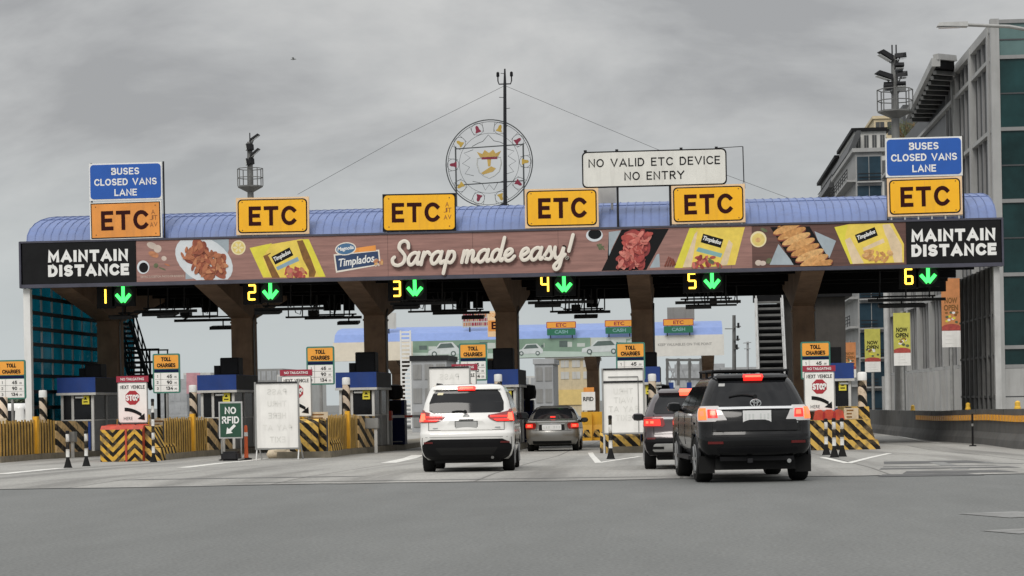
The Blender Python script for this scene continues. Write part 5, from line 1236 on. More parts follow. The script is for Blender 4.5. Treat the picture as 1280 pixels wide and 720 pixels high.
# the large stepped block on the island between lanes 5 and 6
Y = 62.8
t = thing('impact_block', 'large stepped yellow and black impact block right of the black off-roader', 'impact block', (W(1056, 560, Y).x, Y, zg(Y)), 'striped impact blocks at the island noses')
xx = [W(q, 550, Y).x for q in (1013, 1052, 1092, 1101)]; z0 = zg(Y); z1 = W(1050, 525, Y).z
b = MB(); b.box(xx[0], xx[1], Y, Y + 1.6, z0, z1, 'stripe_back'); b.build('face_block', t)
b = MB(); b.prism([(xx[1] + .002, z0 + .30), (xx[1] + .002, z1), (xx[2] - .10, z1 + .0), (xx[2] + .06, z0 + .30)], Y + .15, Y + 2.6, 'stripe_back'); b.build('side_block', t)
b = MB(); b.prism([(xx[1] + .002, z0), (xx[1] + .002, z0 + .298), (xx[2] + .12, z0 + .298), (xx[3], z0)], Y + .05, Y + 2.7, 'stripe_back'); b.build('base_block', t)
b = MB(); za = W(1085, 508, Y + 3).z; b.prism([(xx[1] + .3, z1 - .2), (xx[1] + .35, za), (xx[2] + .12, za), (xx[2] + .2, z0 + .35)], Y + 2.7, Y + 6, 'stripe_back'); b.build('rear_block', t)
p = W(1077.5, 466, 66.0)
t = thing('striped_bollard', 'tall striped bollard with white cap on the stepped block right of lane 5', 'bollard', (p.x, 66, .78), 'striped bollards with white caps')
MB().lathe([(.14, 0), (.14, p.z - .78 - .24)], (p.x, 66, .78), 'stripe_tube', n=20).build('shaft', t)
MB().lathe([(.147, 0), (.147, .22), (.12, .26), (.02, .27)], (p.x, 66, p.z - .238), 'white', n=20).build('cap', t)

# small cream notices behind the noses
def notice(i, px0, py0, px1, py1, label, Y=64.6):
    x0, x1, z0, z1 = rect(px0, py0, px1, py1, Y); zb_ = zg(Y) + .2
    t = thing('notice_board', label, 'notice', ((x0 + x1) / 2, Y, zb_), 'small cream notices behind the impact blocks')
    b = MB(); b.box(x0, x1, Y, Y + .04, z0, z1, 'notice_cream'); H = z1 - z0; g = random.Random(i)
    for k in range(3): b.box(x0 + .08, x1 - .08 - g.random() * .15, Y - .004, Y - .0005, z0 + H * (.2 + .27 * k), z0 + H * (.2 + .27 * k) + .045, 'pack_brown')
    b.build('panel', t)
    b = MB()
    for x in (x0 + .06, x1 - .1): b.box(x, x + .04, Y + .045, Y + .08, zb_, z1, 'stripe_pale')
    b.build('leg', t)
notice(2, 187, 523, 208, 540, 'cream notice right of the left chevron block')
notice(3, 386, 515, 410, 531, 'cream notice right of the blank reversed board')
notice(6, 1055, 510, 1073, 525, 'cream notice on the stepped block right of the stop board', Y=65.4)
notice(1, -6, 523, 8, 540, 'cream notice cut by the left edge of the photo')

# reversed boards, seen from the back with their lettering showing through
def back_board(px0, py0, px1, py1, Y, label, lines, split=False, h=.16):
    x0, x1, z0, z1 = rect(px0, py0, px1, py1, Y); zb_ = zg(Y); cx = (x0 + x1) / 2; H = z1 - z0
    t = thing('lane_board', label, 'board', (cx, Y, zb_), 'pale boards with lettering showing through')
    b = MB(); b.box(x0, x1, Y, Y + .04, z0, z1, 'board_white'); b.build('panel', t)
    b = MB()
    for q in ((x0 - .025, x0 + .025, z0 - .02, z1 + .02), (x1 - .025, x1 + .025, z0 - .02, z1 + .02)): b.box(q[0], q[1], Y - .03, Y - .001, q[2], q[3], 'grey_metal')
    b.box(x0 + .026, x1 - .026, Y - .03, Y - .001, z1 - .03, z1 + .02, 'dark_metal'); b.box(x0 + .026, x1 - .026, Y - .03, Y - .001, z0 - .02, z0 + .03, 'grey_metal')
    if split: b.box(x0 + .026, x1 - .026, Y - .03, Y - .001, z1 - H * .215, z1 - H * .185, 'dark_metal'); b.box(x0 + .17, x1 - .17, Y - .025, Y - .001, z1 - H * .13, z1 - H * .115, 'grey_metal'); b.tube([(x1 - .17, Y - .02, z1 - H * .13), (x1 - .17, Y - .02, z0)], .012, 'grey_metal', n=5)
    b.build('frame', t)
    b = MB(); top = .24 if split else .0
    for k, s_ in enumerate(lines): b.stext(s_, cx, z1 - H * (top + (1 - top) * (.14 + .18 * k)), Y - .006, 'text_faint', h * 1.1, sw=.15, mirror=True)
    b.build('lettering', t)
    for sx_, x in ((-1, x0 + .02), (1, x1 - .02)):
        b = MB(); b.tube([(x, Y + .02, z0), (x - .0, Y - .12, zb_)], .025, 'light_metal', n=6); b.tube([(x, Y + .05, z0 + .4), (x, Y + .7, zb_)], .025, 'light_metal', n=6); b.build('leg', t)
back_board(319.5, 478, 373.5, 561, 61.8, 'large pale reversed board standing right of the green sign', ['PASS', 'THRU', 'HERE', 'PAY AT', 'EXIT'])
back_board(536, 459, 588, 543, 62.5, 'pale reversed board showing above the white people carrier', ['PASS', 'THRU', 'HERE', 'PAY AT', 'EXIT'])
back_board(753.5, 461, 805, 542, 62.2, 'pale two panel reversed board left of the maroon crossover', ['THRU', 'WAIT', 'PAY AT', 'EXIT'], split=True)
# green sign
x0, x1, z0, z1 = rect(273.5, 502, 303, 548, 61.5); Y = 61.5; zb_ = zg(Y); cx = (x0 + x1) / 2
t = thing('no_rfid_sign', 'dark green standing sign reading NO RFID with a down left arrow', 'sign', (cx, Y, zb_))
b = MB(); b.box(x0, x1, Y, Y + .04, z0, z1, 'light_metal'); b.box(x0 + .04, x1 - .04, Y - .008, Y - .0005, z0 + .04, z1 - .05, 'no_rfid_green'); b.build('panel', t)
b = MB(); H = z1 - z0; b.stext('NO', cx, z1 - H * .24, Y - .012, 'text_white', .21, w=.34, sw=.19); b.stext('RFID', cx, z1 - H * .50, Y - .012, 'text_white', .21, w=.52, sw=.19)
a0, a1 = Vector((cx + .13, z0 + H * .36)), Vector((cx - .11, z0 + H * .15)); d = (a1 - a0).normalized(); n_ = Vector((-d.y, d.x))
b.prism([tuple(a0 + n_ * .04), tuple(a0 - n_ * .04), tuple(a1 - d * .12 - n_ * .04), tuple(a1 - d * .12 - n_ * .12), tuple(a1 + d * .04), tuple(a1 - d * .12 + n_ * .12), tuple(a1 - d * .12 + n_ * .04)], Y - .012, Y - .0085, 'text_white'); b.build('lettering', t)
for x in (x0 + .06, x1 - .06): b = MB(); b.tube([(x, Y + .05, z1 - .2), (x, Y + .05, zb_ + .04)], .022, 'grey_metal'); b.tube([(x, Y - .35, zb_ + .04), (x, Y + .45, zb_ + .04)], .025, 'grey_metal'); b.build('leg', t)
b = MB(); b.box(x0 + .1, x1 - .1, Y - .3, Y + .3, zb_, zb_ + .28, 'dark_metal', bev=.06); tag(b.build('ballast_block'), 'dark ballast block at the foot of the green NO RFID sign', 'ballast')
b = MB(); p = G(351, 573)
for k in range(3): b.lathe([(.03, -.24), (.13, -.18), (.15, 0), (.13, .18), (.03, .24)], (p.x - .22 + k * .2, p.y + .1, p.z + .13 + (.08 if k == 1 else 0)), 'notice_cream', n=12, axis='x')
tag(b.build('sandbag'), 'grey sandbags under the large reversed board', 'sandbag')
# reader stands in front of the booths
def stand(i, px0, px1, py0, Y=70.6):
    x0, x1 = W(px0, 545, Y).x, W(px1, 545, Y).x; z1 = W(px0, py0, Y).z; z0 = zg(Y)
    t = thing('reader_stand', 'grey card reader box on two pale legs before the booth ' + NAMES[i - 1], 'card reader', ((x0 + x1) / 2, Y, z0), 'card reader stands before the booths')
    MB().box(x0, x1, Y, Y + .35, z1 - .36, z1, 'grey_metal', bev=.015).build('box', t)
    for x in (x0 + .1, x1 - .1): MB().box(x - .05, x + .05, Y + .05, Y + .15, z0, z1 - .362, 'booth_white').build('leg', t)
stand(1, 71, 93, 540); stand(2, 262, 282, 533); stand(3, 449, 473, 523)
# exit gate beside lane 3
Y = 78; x0, x1, z0, z1 = rect(474, 512, 489, 552, Y); zb_ = zg(Y) + .2
t = thing('barrier_gate', 'red topped barrier gate with a thin grey arm across lane 4', 'barrier gate', ((x0 + x1) / 2, Y, zb_))
MB().box(x0, x1, Y, Y + .35, zb_, z1 - .42, 'grey_metal').build('cabinet', t); MB().box(x0 - .02, x1 + .02, Y - .02, Y + .37, z1 - .418, z1 - .05, 'plastic_red', bev=.02).build('cap', t)
b = MB(); b.box(x1 + .01, x1 + 3.1, Y + .1, Y + .16, z1 - .32, z1 - .22, 'light_metal')
for k in range(4): b.box(x1 + .5 + k * .7, x1 + .8 + k * .7, Y + .095, Y + .0995, z1 - .315, z1 - .225, 'plastic_red')
b.build('arm', t)

# delineators
def delineator(px, py0, py1, label, src=[None]):
    p = G(px, py1); h_ = W(px, py0, p.y).z - p.z
    if src[0] is None or abs(h_ - src[0]['h']) > .08:
        t = thing('delineator', label, 'delineator', p, 'black and white delineator posts')
        b = MB(); b.lathe([(.06, .04), (.048, .12), (.045, h_ * .9), (.045, h_), (.03, h_ + .02)], p, 'stripe_post', n=16); b.build('shaft', t)
        b = MB(); b.lathe([(.12, 0), (.10, .04), (.05, .22)], p, 'rubber', n=16); b.build('base', t)
        b = MB(); b.lathe([(.05, 0), (.05, .07), (.03, .09)], p + Vector((0, 0, h_ - .05)), 'plastic_black', n=16); b.build('cap', t)
        t['h'] = h_; src[0] = t; return t
    return copy_thing(src[0], p, label)
for a in ((85, 540, 585, 'black and white delineator before the left barrier, left one of the pair'), (108, 540, 583, 'black and white delineator before the left barrier, nearest the chevron block'), (763.5, 521, 574, 'black and white delineator before the pale two panel board'), (1033, 525, 569, 'left of three delineators before the stepped block'), (1043, 525, 572, 'middle of three delineators before the stepped block'), (1053, 525, 571, 'right of three delineators before the stepped block'), (192, 500, 578, 'tall thin delineator at the right corner of the chevron block')): delineator(*a)
p = G(308, 575)
t = thing('warning_post', 'orange warning post with white bands right of the green sign', 'post', p)
MB().lathe([(.07, .05), (.055, .3), (.05, 1.0), (.03, 1.05)], p, 'orange_post', n=14).build('shaft', t); MB().lathe([(.058, 0), (.056, .12)], p + Vector((0, 0, .72)), 'white', n=14).build('band', t); MB().lathe([(.18, 0), (.17, .05), (.08, .07)], p, 'rubber', n=14).build('base', t)
# ------------------------------------------------------------------ under the canopy roof
mat('rack_black', (.032, .032, .033), .6, var=.2)
def rack(px0, px1, py, ppx0, ppx1, ppy, Y, label):
    x0, x1, z = W(px0, py, Y).x, W(px1, py, Y).x, W((px0 + px1) / 2, py, Y).z
    a0, a1, za = W(ppx0, ppy, Y).x, W(ppx1, ppy, Y).x, W((ppx0 + ppx1) / 2, ppy, Y).z
    t = thing('antenna_rack', label, 'antenna', ((x0 + x1) / 2, Y, z), 'tag reader antennas hung under the canopy')
    b = MB(); b.box(x0, x1, Y - .06, Y + .06, z - .06, z + .05, 'rack_black'); b.box(x0 + .2, x1 - .3, Y + .55, Y + .62, z + .12, z + .18, 'rack_black')
    for x in (x0 + .35, x1 - .45): b.beam((x, Y, z), (x + .05, Y + .6, z + .15), .05, 'rack_black')
    b.build('crossbar', t)
    b = MB()
    for x in (x0 + .45, (x0 + x1) / 2, x1 - .55): b.tube([(x, Y + .3, z + .08), (x + .03, Y + .3, ZS - .15)], .032, 'rack_black')
    b.build('hanger', t)
    b = MB(); b.prismx([(Y - .32, za - .08), (Y + .32, za + .02), (Y + .32, za + .12), (Y - .32, za + .05)], a0, a1, 'rack_black'); b.tube([((a0 + a1) / 2, Y, za + .05), ((a0 + a1) / 2, Y, z)], .03, 'rack_black'); b.build('antenna', t)
for a in ((136, 172, 395.5, 140, 168, 397, 75.5, 'antenna rack in front of the first column'), (168, 246, 389, 180, 222, 393, 77, 'antenna rack behind the lane 1 signal'), (218, 302, 400, 264, 294, 410, 84, 'rear antenna rack left of the second column'),
          (318, 405, 386, 320, 351, 391, 77, 'antenna rack below the lane 2 signal'), (381, 452, 397, 423, 449, 404, 84, 'rear antenna rack left of the third column'),
          (488, 570, 379, 492, 524, 384.5, 77, 'antenna rack below the lane 3 signal'), (541, 612, 391, 578, 605, 397, 84, 'rear antenna rack left of the fourth column'),
          (660, 742, 377.5, 669, 701, 382, 77, 'antenna rack below the lane 4 signal'), (697, 763, 390, 718, 747, 396, 84, 'rear antenna rack below the lane 4 signal'),
          (844, 926, 377.5, 857, 889, 384, 77, 'antenna rack below the lane 5 signal'), (1085, 1182, 374.5, 1098, 1156, 382.5, 77, 'antenna rack below the lane 6 signal')): rack(*a)
def rear_box(px0, px1, py0, py1, label):
    Y = YB - 1.2; x0, x1, z0, z1 = rect(px0, py0, px1, py1, Y)
    t = thing('signal_back', label, 'signal', ((x0 + x1) / 2, Y, z0), 'backs of signals hung at the far edge of the canopy')
    MB().box(x0, x1, Y, Y + .25, z0, ZS - .6, 'black').build('housing', t); b = MB(); b.box((x0 + x1) / 2 - .04, (x0 + x1) / 2 + .04, Y + .08, Y + .16, ZS - .6, ZS - .01, 'black'); b.build('hanger', t)
for a in ((252, 271, 370, 390, 'dark signal back left of the second column'), (404, 425, 366, 388, 'dark signal back left of the third column, left one of its pair'), (429, 442, 366, 388, 'dark signal back touching the third column head'), (570, 587, 362, 386, 'dark signal back left of the fourth column, left one of its pair'), (591, 603, 362, 385, 'dark signal back touching the fourth column head'), (733, 746, 362, 384, 'dark signal back left of the fifth column')): rear_box(*a)

# steel stairs
def stairs(label, pts, Ya, Yb, wd, n, rails=True, name='steel_stairs', tread='mast_grey'):
    (pxa, pya), (pxb, pyb) = pts; A, B = W(pxa, pya, Ya), W(pxb, pyb, Yb)
    t = thing(name, label, 'stairs', (A.x, A.y, A.z))
    for sx_ in (-1, 1):
        o = Vector((sx_ * wd / 2, 0, 0)); b = MB(); b.beam(A + o, B + o, .14, 'light_metal' if tread == 'mast_grey' else 'rack_black'); b.build('stringer', t)
        if rails:
            b = MB(); u_ = Vector((0, 0, 1.0)); b.tube([A + o + u_, B + o + u_], .035, 'light_metal' if tread == 'mast_grey' else 'rack_black'); b.tube([A + o + u_ * .5, B + o + u_ * .5], .025, 'rack_black')
            for k in range(6): q = A.lerp(B, k / 5) + o; b.tube([q, q + u_], .03, 'rack_black')
            b.build('handrail', t)
    b = MB()
    for k in range(n): q = A.lerp(B, (k + .5) / n); b.box(q.x - wd / 2 + .08, q.x + wd / 2 - .08, q.y - .16, q.y + .16, q.z - .05, q.z + .05, tread)
    b.build('tread', t)
    if tread == 'mast_grey':
        o = Vector((wd / 2 - .07, 0, 0)); d = Vector((0, .10, -.22)); b = MB(); q = [A - o + d, A + o + d, B + o + d, B - o + d]; e_ = Vector((0, .06, 0))
        b.add(q + [p + e_ for p in q], [(0, 1, 2, 3), (7, 6, 5, 4), (0, 4, 5, 1), (1, 5, 6, 2), (2, 6, 7, 3), (3, 7, 4, 0)], 'black'); b.build('under_plate', t)
        b = MB(); b.box(B.x - wd / 2 - .1, B.x + wd / 2 + .1, B.y + .05, B.y + 1.2, B.z - .1, B.z + .45, 'black'); b.build('landing', t)
    return t
stairs('broad steel stairs with pale rails climbing beside the sixth column', ((966, 500), (961, 374)), 92, 97.5, 1.2, 15)
stairs('black steel stairs climbing beside the first column', ((178, 487), (152, 402)), 82, 83.0, .7, 14, tread='rack_black')
x0, x1, z0, z1 = rect(168, 468, 204, 473, 83); t = thing('steel_platform', 'black railed steel platform behind the left toll charges board', 'platform', ((x0 + x1) / 2, 83, zg(83)))
MB().box(x0, x1, 82.4, 84, z0, z1, 'rack_black').build('deck', t); b = MB(); zt = W(186, 437, 83).z
for y in (82.45, 83.95):
    for k in range(4): x = x0 + .04 + k * (x1 - x0 - .08) / 3; b.tube([(x, y, z1), (x, y, zt)], .03, 'rack_black')
    for z in (zt, (zt + z1) / 2): b.tube([(x0, y, z), (x1, y, z)], .03, 'rack_black')
b.build('railing', t); b = MB()
for x in (x0 + .1, x1 - .1):
    for y in (82.6, 83.8): b.box(x - .06, x + .06, y - .06, y + .06, zg(83), z0, 'rack_black')
b.build('leg', t)
mat('room_wall', (.055, .05, .045), .8, var=.2, dirt=.2)
Y = 99; x0, x1, z0, z1 = rect(962, 372, 1057, 470, Y)
t = thing('service_room', 'dark raised service room behind the sixth column', 'building', ((x0 + x1) / 2, Y, zg(Y)))
MB().box(x0 + .6, x1, Y, Y + 5, zg(Y) - .05, z1, 'room_wall').build('wall', t); MB().box(x0 - .1, x1 + .3, Y - .5, Y + 5.4, z1 + .002, z1 + .36, 'black').build('roof', t)
b = MB(); xa, xb, za, zb2 = rect(1026, 434, 1052, 520, Y); b.box(xa, xb, Y - .03, Y - .001, zg(Y), zb2, 'black'); b.build('door', t)

# ------------------------------------------------------------------ things standing on and behind the roof
# light mast carrying wires
base, top = W(631.5, 262, YC), W(631, 86, YC)
t = thing('wire_mast', 'slim dark mast on the roof ridge with two fork lamps and guy wires', 'mast', base)
b = MB(); b.tube([base, base.lerp(top, .88), top], [.075, .06, .03], 'dark_metal', n=8); b.build('pole', t)
b = MB(); c0 = W(631, 105, YC)
for sx_ in (-1, 1):
    b.tube([c0, c0 + Vector((sx_ * .22, 0, .0)), c0 + Vector((sx_ * .26, 0, .12)), c0 + Vector((sx_ * .26, 0, .28))], .025, 'dark_metal'); b.lathe([(.03, 0), (.06, .03), (.055, .17), (.02, .2)], c0 + Vector((sx_ * .26, 0, .27)), 'black', n=10)
b.build('fork_lamp', t)
b = MB(); a0 = W(631, 107, YC); b.tube([a0, W(500, 172, YC + .5), W(372, 243, YC + 1)], .007, 'dark_metal', n=5); b.tube([a0, W(820, 186, YC + .5), W(992, 250, YC + 1)], .007, 'dark_metal', n=5); b.build('guy_wire', t)
b = MB(); c0 = W(630.5, 258, YC); b.tube([c0 + Vector((.18 * math.cos(a), 0, .12 * math.sin(a))) for a in [math.pi * k / 6 for k in range(13)]], .02, 'dark_metal'); b.box(c0.x - .1, c0.x + .1, YC - .1, YC + .1, c0.z - .2, c0.z + .1, 'dark_metal'); b.build('cable_coil', t)
b = MB()
for py, dx in ((122, -.22), (136, .2), (92, -.16)): c0 = W(631, py, YC); b.tube([c0, c0 + Vector((dx, 0, .02))], .012, 'dark_metal', n=5)
b.build('spur', t)
# wire wheel with bells and a crest
YW = YC + .25; c0 = W(611.5, 204, YW); K = 1 / 33.1
mat('wire', (.06, .065, .06), .6, var=.2); mat('bell_red', (.22, .012, .035), .5, var=.15); mat('bell_gold', (.50, .33, .05), .5, var=.15); mat('crest_gold', (.52, .34, .08), .5, var=.15); mat('crest_pale', (.50, .50, .44), .6, var=.1)
t = thing('wire_ornament', 'round wire frame wheel with red and gold bells around a crowned crest', 'ornament', c0 + Vector((0, 0, -1.7)))
def q_(px, py): return Vector((c0.x + (px - 611.5) * K, YW, c0.z - (py - 204) * K + (px - 611.5) * K * .018))
b = MB()
for r_, w_ in ((55, .022), (52.5, .010)): b.tube([q_(611.5 + r_ * math.cos(a), 204 + r_ * math.sin(a)) for a in [2 * math.pi * k / 56 for k in range(57)]], w_, 'wire')
b.build('ring', t)
b = MB()
for px in (569, 655): b.tube([q_(px, 181), q_(px, 263)], .03, 'wire')
for py in (183, 229): b.tube([q_(569, py + 1), q_(655, py - 1)], .022, 'wire')
b.build('frame', t)
b = MB(); st = [(590, 182), (598, 178), (604, 176), (611, 168), (618, 176), (626, 178), (634, 182)]
b.tube([q_(*p) for p in st], .012, 'wire')
for sg in (-1, 1): b.tube([q_(611.5 + sg * a, py) for a, py in ((20, 186), (32, 190), (24, 196), (34, 203), (25, 208), (31, 216), (20, 219))], .011, 'wire')
b.tube([q_(*p) for p in ((590, 226), (602, 229), (606, 238), (611, 231), (617, 238), (622, 229), (634, 226))], .011, 'wire')
b.tube([q_(611.5 + 38 * math.cos(a), 204 + 38 * math.sin(a)) for a in [2 * math.pi * k / 40 for k in range(41)]], .008, 'wire', n=5)
for k in range(20): a = 2 * math.pi * k / 20 + .157; b.tube([q_(611.5 + 40 * math.cos(a), 204 + 40 * math.sin(a)), q_(611.5 + 53 * math.cos(a), 204 + 53 * math.sin(a))], .008, 'wire', n=5)
b.build('star_wire', t)
for k in range(10):
    a = math.pi * 2 * k / 10 - .0; m = 'bell_gold' if k % 2 == 0 else 'bell_red'; u = Vector((math.cos(a), math.sin(a))); n_ = Vector((-u.y, u.x)); cc = Vector((611.5, 204)) + u * 46
    b = MB(); b.tube([q_(cc.x + 7.5 * math.cos(s), cc.y + 7.5 * math.sin(s)) for s in [2 * math.pi * j / 18 for j in range(19)]], .009, 'wire', n=5)
    pr = [(4.5, 3.8), (3.4, 3.6), (1, 2.2), (-2.5, 1.9), (-4.2, .8)]; pts = [cc + u * a_ * -1 + n_ * w_ for a_, w_ in pr] + [cc + u * a_ * -1 - n_ * w_ for a_, w_ in pr[::-1]]
    b.prism([(q_(*p).x, q_(*p).z) for p in pts], YW - .03, YW + .03, m); b.build('bell', t)
b = MB()
sh = [(597, 197), (626, 197), (627, 205), (624, 215), (618, 220), (611.5, 223), (605, 220), (599, 215), (596, 205)]; b.tube([q_(*p) for p in sh + sh[:1]], .026, 'crest_pale')
b.prism([(q_(*p).x, q_(*p).z) for p in ((606, 213), (614, 208), (620, 211), (616, 215), (604, 218), (601, 216))], YW - .02, YW + .02, 'crest_gold'); b.prism([(q_(*p).x, q_(*p).z) for p in ((609, 199), (614, 199), (613, 208), (610, 208))], YW - .021, YW + .019, 'crest_gold')
b.build('crest', t)
b = MB(); b.prism([(q_(*p).x, q_(*p).z) for p in ((600, 196), (596, 189), (603, 192), (606, 187), (611.5, 191), (617, 187), (620, 192), (627, 189), (623, 196))], YW - .025, YW + .025, 'crest_gold'); b.box(q_(602, 199).x, q_(622, 199).x, YW - .03, YW + .03, q_(611, 199).z, q_(611, 196.4).z, 'bell_red'); b.build('crown', t)

# high masts
def high_mast(label, px, py_top, py_deck, wdk, Y, lamps, extra):
    D = W(px, py_deck, Y); T = W(px, py_top, Y); z0 = zg(Y); s_ = wdk / 2
    t = thing('light_mast', label, 'light mast', (D.x, Y, z0))
    b = MB(); b.lathe([(.28, 0), (.20, D.z - z0 - 1), (.16, T.z - z0 - .6), (.15, T.z - z0 - .55)], (D.x, Y, z0), 'mast_grey', n=14); b.build('pole', t)
    b = MB(); b.lathe([(.2, -.38), (s_, -.08), (s_, 0), (.2, 0)], D, 'mast_grey', n=8, smooth=False); b.build('platform', t)
    b = MB(); hr = 1.05
    for k in range(8):
        a, a2 = math.pi * k / 4, math.pi * (k + 1) / 4; p, p2 = Vector((s_ * math.cos(a), s_ * math.sin(a), 0)), Vector((s_ * math.cos(a2), s_ * math.sin(a2), 0))
        b.tube([D + p, D + p + Vector((0, 0, hr))], .03, 'mast_grey')
        for h in (.5, hr): b.tube([D + p + Vector((0, 0, h)), D + p2 + Vector((0, 0, h))], .026, 'mast_grey')
    b.build('railing', t)
    for (dx, dz_, ang, sz, yaw) in lamps:
        b = MB(); th = 2.0 if len(extra) > 1 else 1.0; b.prism([(-.5 * sz, -.02 * th), (.5 * sz, -.06 * th), (.42 * sz, .07 * th), (-.36 * sz, .07 * th)], -.22, .22, 'dark_metal'); b.box(-.42 * sz, .42 * sz, -.20, .20, -.085 * th, -.078 * th, 'lamp_glass')
        b.xform(Matrix.Translation((D.x + dx, Y - .25, D.z + dz_)) @ Matrix.Rotation(yaw, 4, 'Z') @ Matrix.Rotation(ang, 4, 'Y'))
        b.tube([(D.x + dx, Y - .25, D.z + dz_), (D.x + dx * .5, Y - .1, D.z + dz_ - .35), (D.x, Y, D.z + dz_ - .4)], .035, 'mast_grey'); b.build('floodlight', t)
    b = MB()
    for dx in extra: b.tube([(D.x, Y, T.z - .65), (D.x + dx, Y, T.z - .5), (D.x + dx, Y, T.z)], .035, 'dark_metal')
    b.build('aerial', t)
high_mast('grey floodlight mast with railed platform right of the canopy centre, before the ribbed building', 1119, 56, 138.5, 1.75, 105, [(-.45, 2.75, .5, .8, .3), (.28, 2.7, -.2, .7, 1.2), (-.55, 1.75, .3, .9, .2), (.35, 1.75, -.3, .7, 1.3), (.2, 2.15, .2, .7, 1.6), (-.35, 1.2, -.6, .5, 1.4), (.3, 1.2, .5, .5, 1.5)], (-.10, .10))
high_mast('slim grey light mast with railed platform above the lane 2 sign', 313, 166, 232.5, 1.55, 125, [(.34, 2.9, -.6, .75, .1), (.36, 2.0, -.7, .75, .1), (-.12, 2.35, 1.4, .42, .4), (.12, 2.35, 1.5, .42, -.4), (-.14, 1.45, 1.4, .42, .4), (.14, 1.5, 1.5, .42, -.4)], (.02,))

# street lamp reaching in from the right
Y = 58; A = W(1171, 32, Y); Bq = W(1207, 31, Y); Cq = W(1345, 48, Y); z0 = zg(Y)
t = thing('street_lamp', 'grey street lamp arm reaching in before the glass building', 'street lamp', (Cq.x, Y, z0))
b = MB(); b.lathe([(.16, 0), (.09, Cq.z - z0 - .3), (.07, Cq.z - z0)], (Cq.x, Y, z0), 'grey_metal', n=12); b.build('pole', t)
MB().tube([Cq, Cq.lerp(Bq, .6) + Vector((0, 0, .1)), Bq], [.06, .05, .045], 'grey_metal', n=8).build('arm', t)
h = MB(); h.prism([(A.x, A.z - .03), (A.x + .05, A.z + .06), (Bq.x + .05, Bq.z + .07), (Bq.x + .05, Bq.z - .06)], Y - .15, Y + .15, 'light_metal'); h.build('lamp_head', t)
b = MB(); b.box(A.x + .05, Bq.x - .15, Y - .1, Y + .1, A.z - .075, A.z - .055, 'lamp_glass'); b.build('lens', t)
# bird
p = W(367, 74, 140); b = MB(); mat('bird_grey', (.30, .31, .31), .7, var=.2)
b.lathe([(.01, -.20), (.05, -.12), (.06, .02), (.03, .14), (.01, .2)], p, 'bird_grey', n=8, axis='x')
for s_ in (-1, 1): b.prismx([(p.y, p.z + .02), (p.y + s_ * .22, p.z + .10), (p.y + s_ * .45, p.z + .05), (p.y + s_ * .22, p.z + .07)], p.x - .07, p.x + .05, 'bird_grey')
tag(b.build('bird'), 'small grey bird flying high left of the roof mast', 'bird')

# ------------------------------------------------------------------ concrete road wall, reflectors
xw = W(1280, 562, 60).x
ya, yb_ = 45, 112
t = thing('concrete_wall', 'grey stained concrete road wall with amber reflector strip on the right', 'wall', (xw + .2, 80, zg(80)))
b = MB(); ys = [ya, 50, 56, 62, 70, 80, 95, yb_]; vs = []; fs = []
for y in ys:
    z = zg(y); vs += [(xw - .15, y, z - .02), (xw - .10, y, z + .22), (xw + .02, y, z + .42), (xw + .06, y, z + 1.14), (xw + .30, y, z + 1.14), (xw + .45, y, z - .02)]
for k in range(len(ys) - 1):
    for q in range(5): a = k * 6 + q; fs.append((a, a + 6, a + 7, a + 1))
fs += [(0, 1, 2, 3, 4, 5), tuple(6 * (len(ys) - 1) + k for k in range(5, -1, -1))]
b.add(vs, fs, 'wall_concrete'); b.build('wall_body', t)
b = MB(); n = 60
for k in range(n):
    y = 50 + k * .62; z = zg(y) + .86; b.box(xw - .01, xw + .045, y, y + .46, z - .09, z + .09, 'amber_reflector'); 
b.box(xw + .0, xw + .04, 50, 50 + n * .62, zg(60) + .78 - .04, zg(60) + .78 - .0, 'amber_reflector') if False else None
b.build('reflector_strip', t)
b = MB()
for k in range(9): b.box(xw + .05, xw + .0595, 52 + k * 6, 52.03 + k * 6, zg(52 + k * 6) + .45, zg(52 + k * 6) + 1.13, 'well')
b.build('joint', t)
p = G(1216, 558); tag(MB().tube([p, p + Vector((0, 0, 1.0))], .03, 'black', n=10).lathe([(.034, 0), (.034, .08)], p + Vector((0, 0, .62)), 'grey_metal', n=10).lathe([(.12, 0), (.1, .04)], p, 'rubber', n=10).build('marker_post'), 'thin black marker post with a grey band before the concrete wall', 'post')
mat('wall_lamp_yellow', (.75, .45, .05), .5, var=.15)
for px, lab in ((1197, 'amber beacon on the concrete wall below the orange banner'), (1256, 'amber beacon on the concrete wall under the glass building'), (1131, 'amber beacon on the concrete wall under the tall yellow banner')):
    Yb = xw * 2600 / (px - 850); p = W(px, 513, Yb); b = MB(); b.lathe([(.10, 0), (.10, .05), (.08, .07), (.08, .20), (.03, .24)], (xw + .18, Yb, zg(Yb) + 1.142), 'wall_lamp_yellow', n=12); tag(b.build('beacon'), lab, 'beacon', 'amber beacons on the concrete wall')

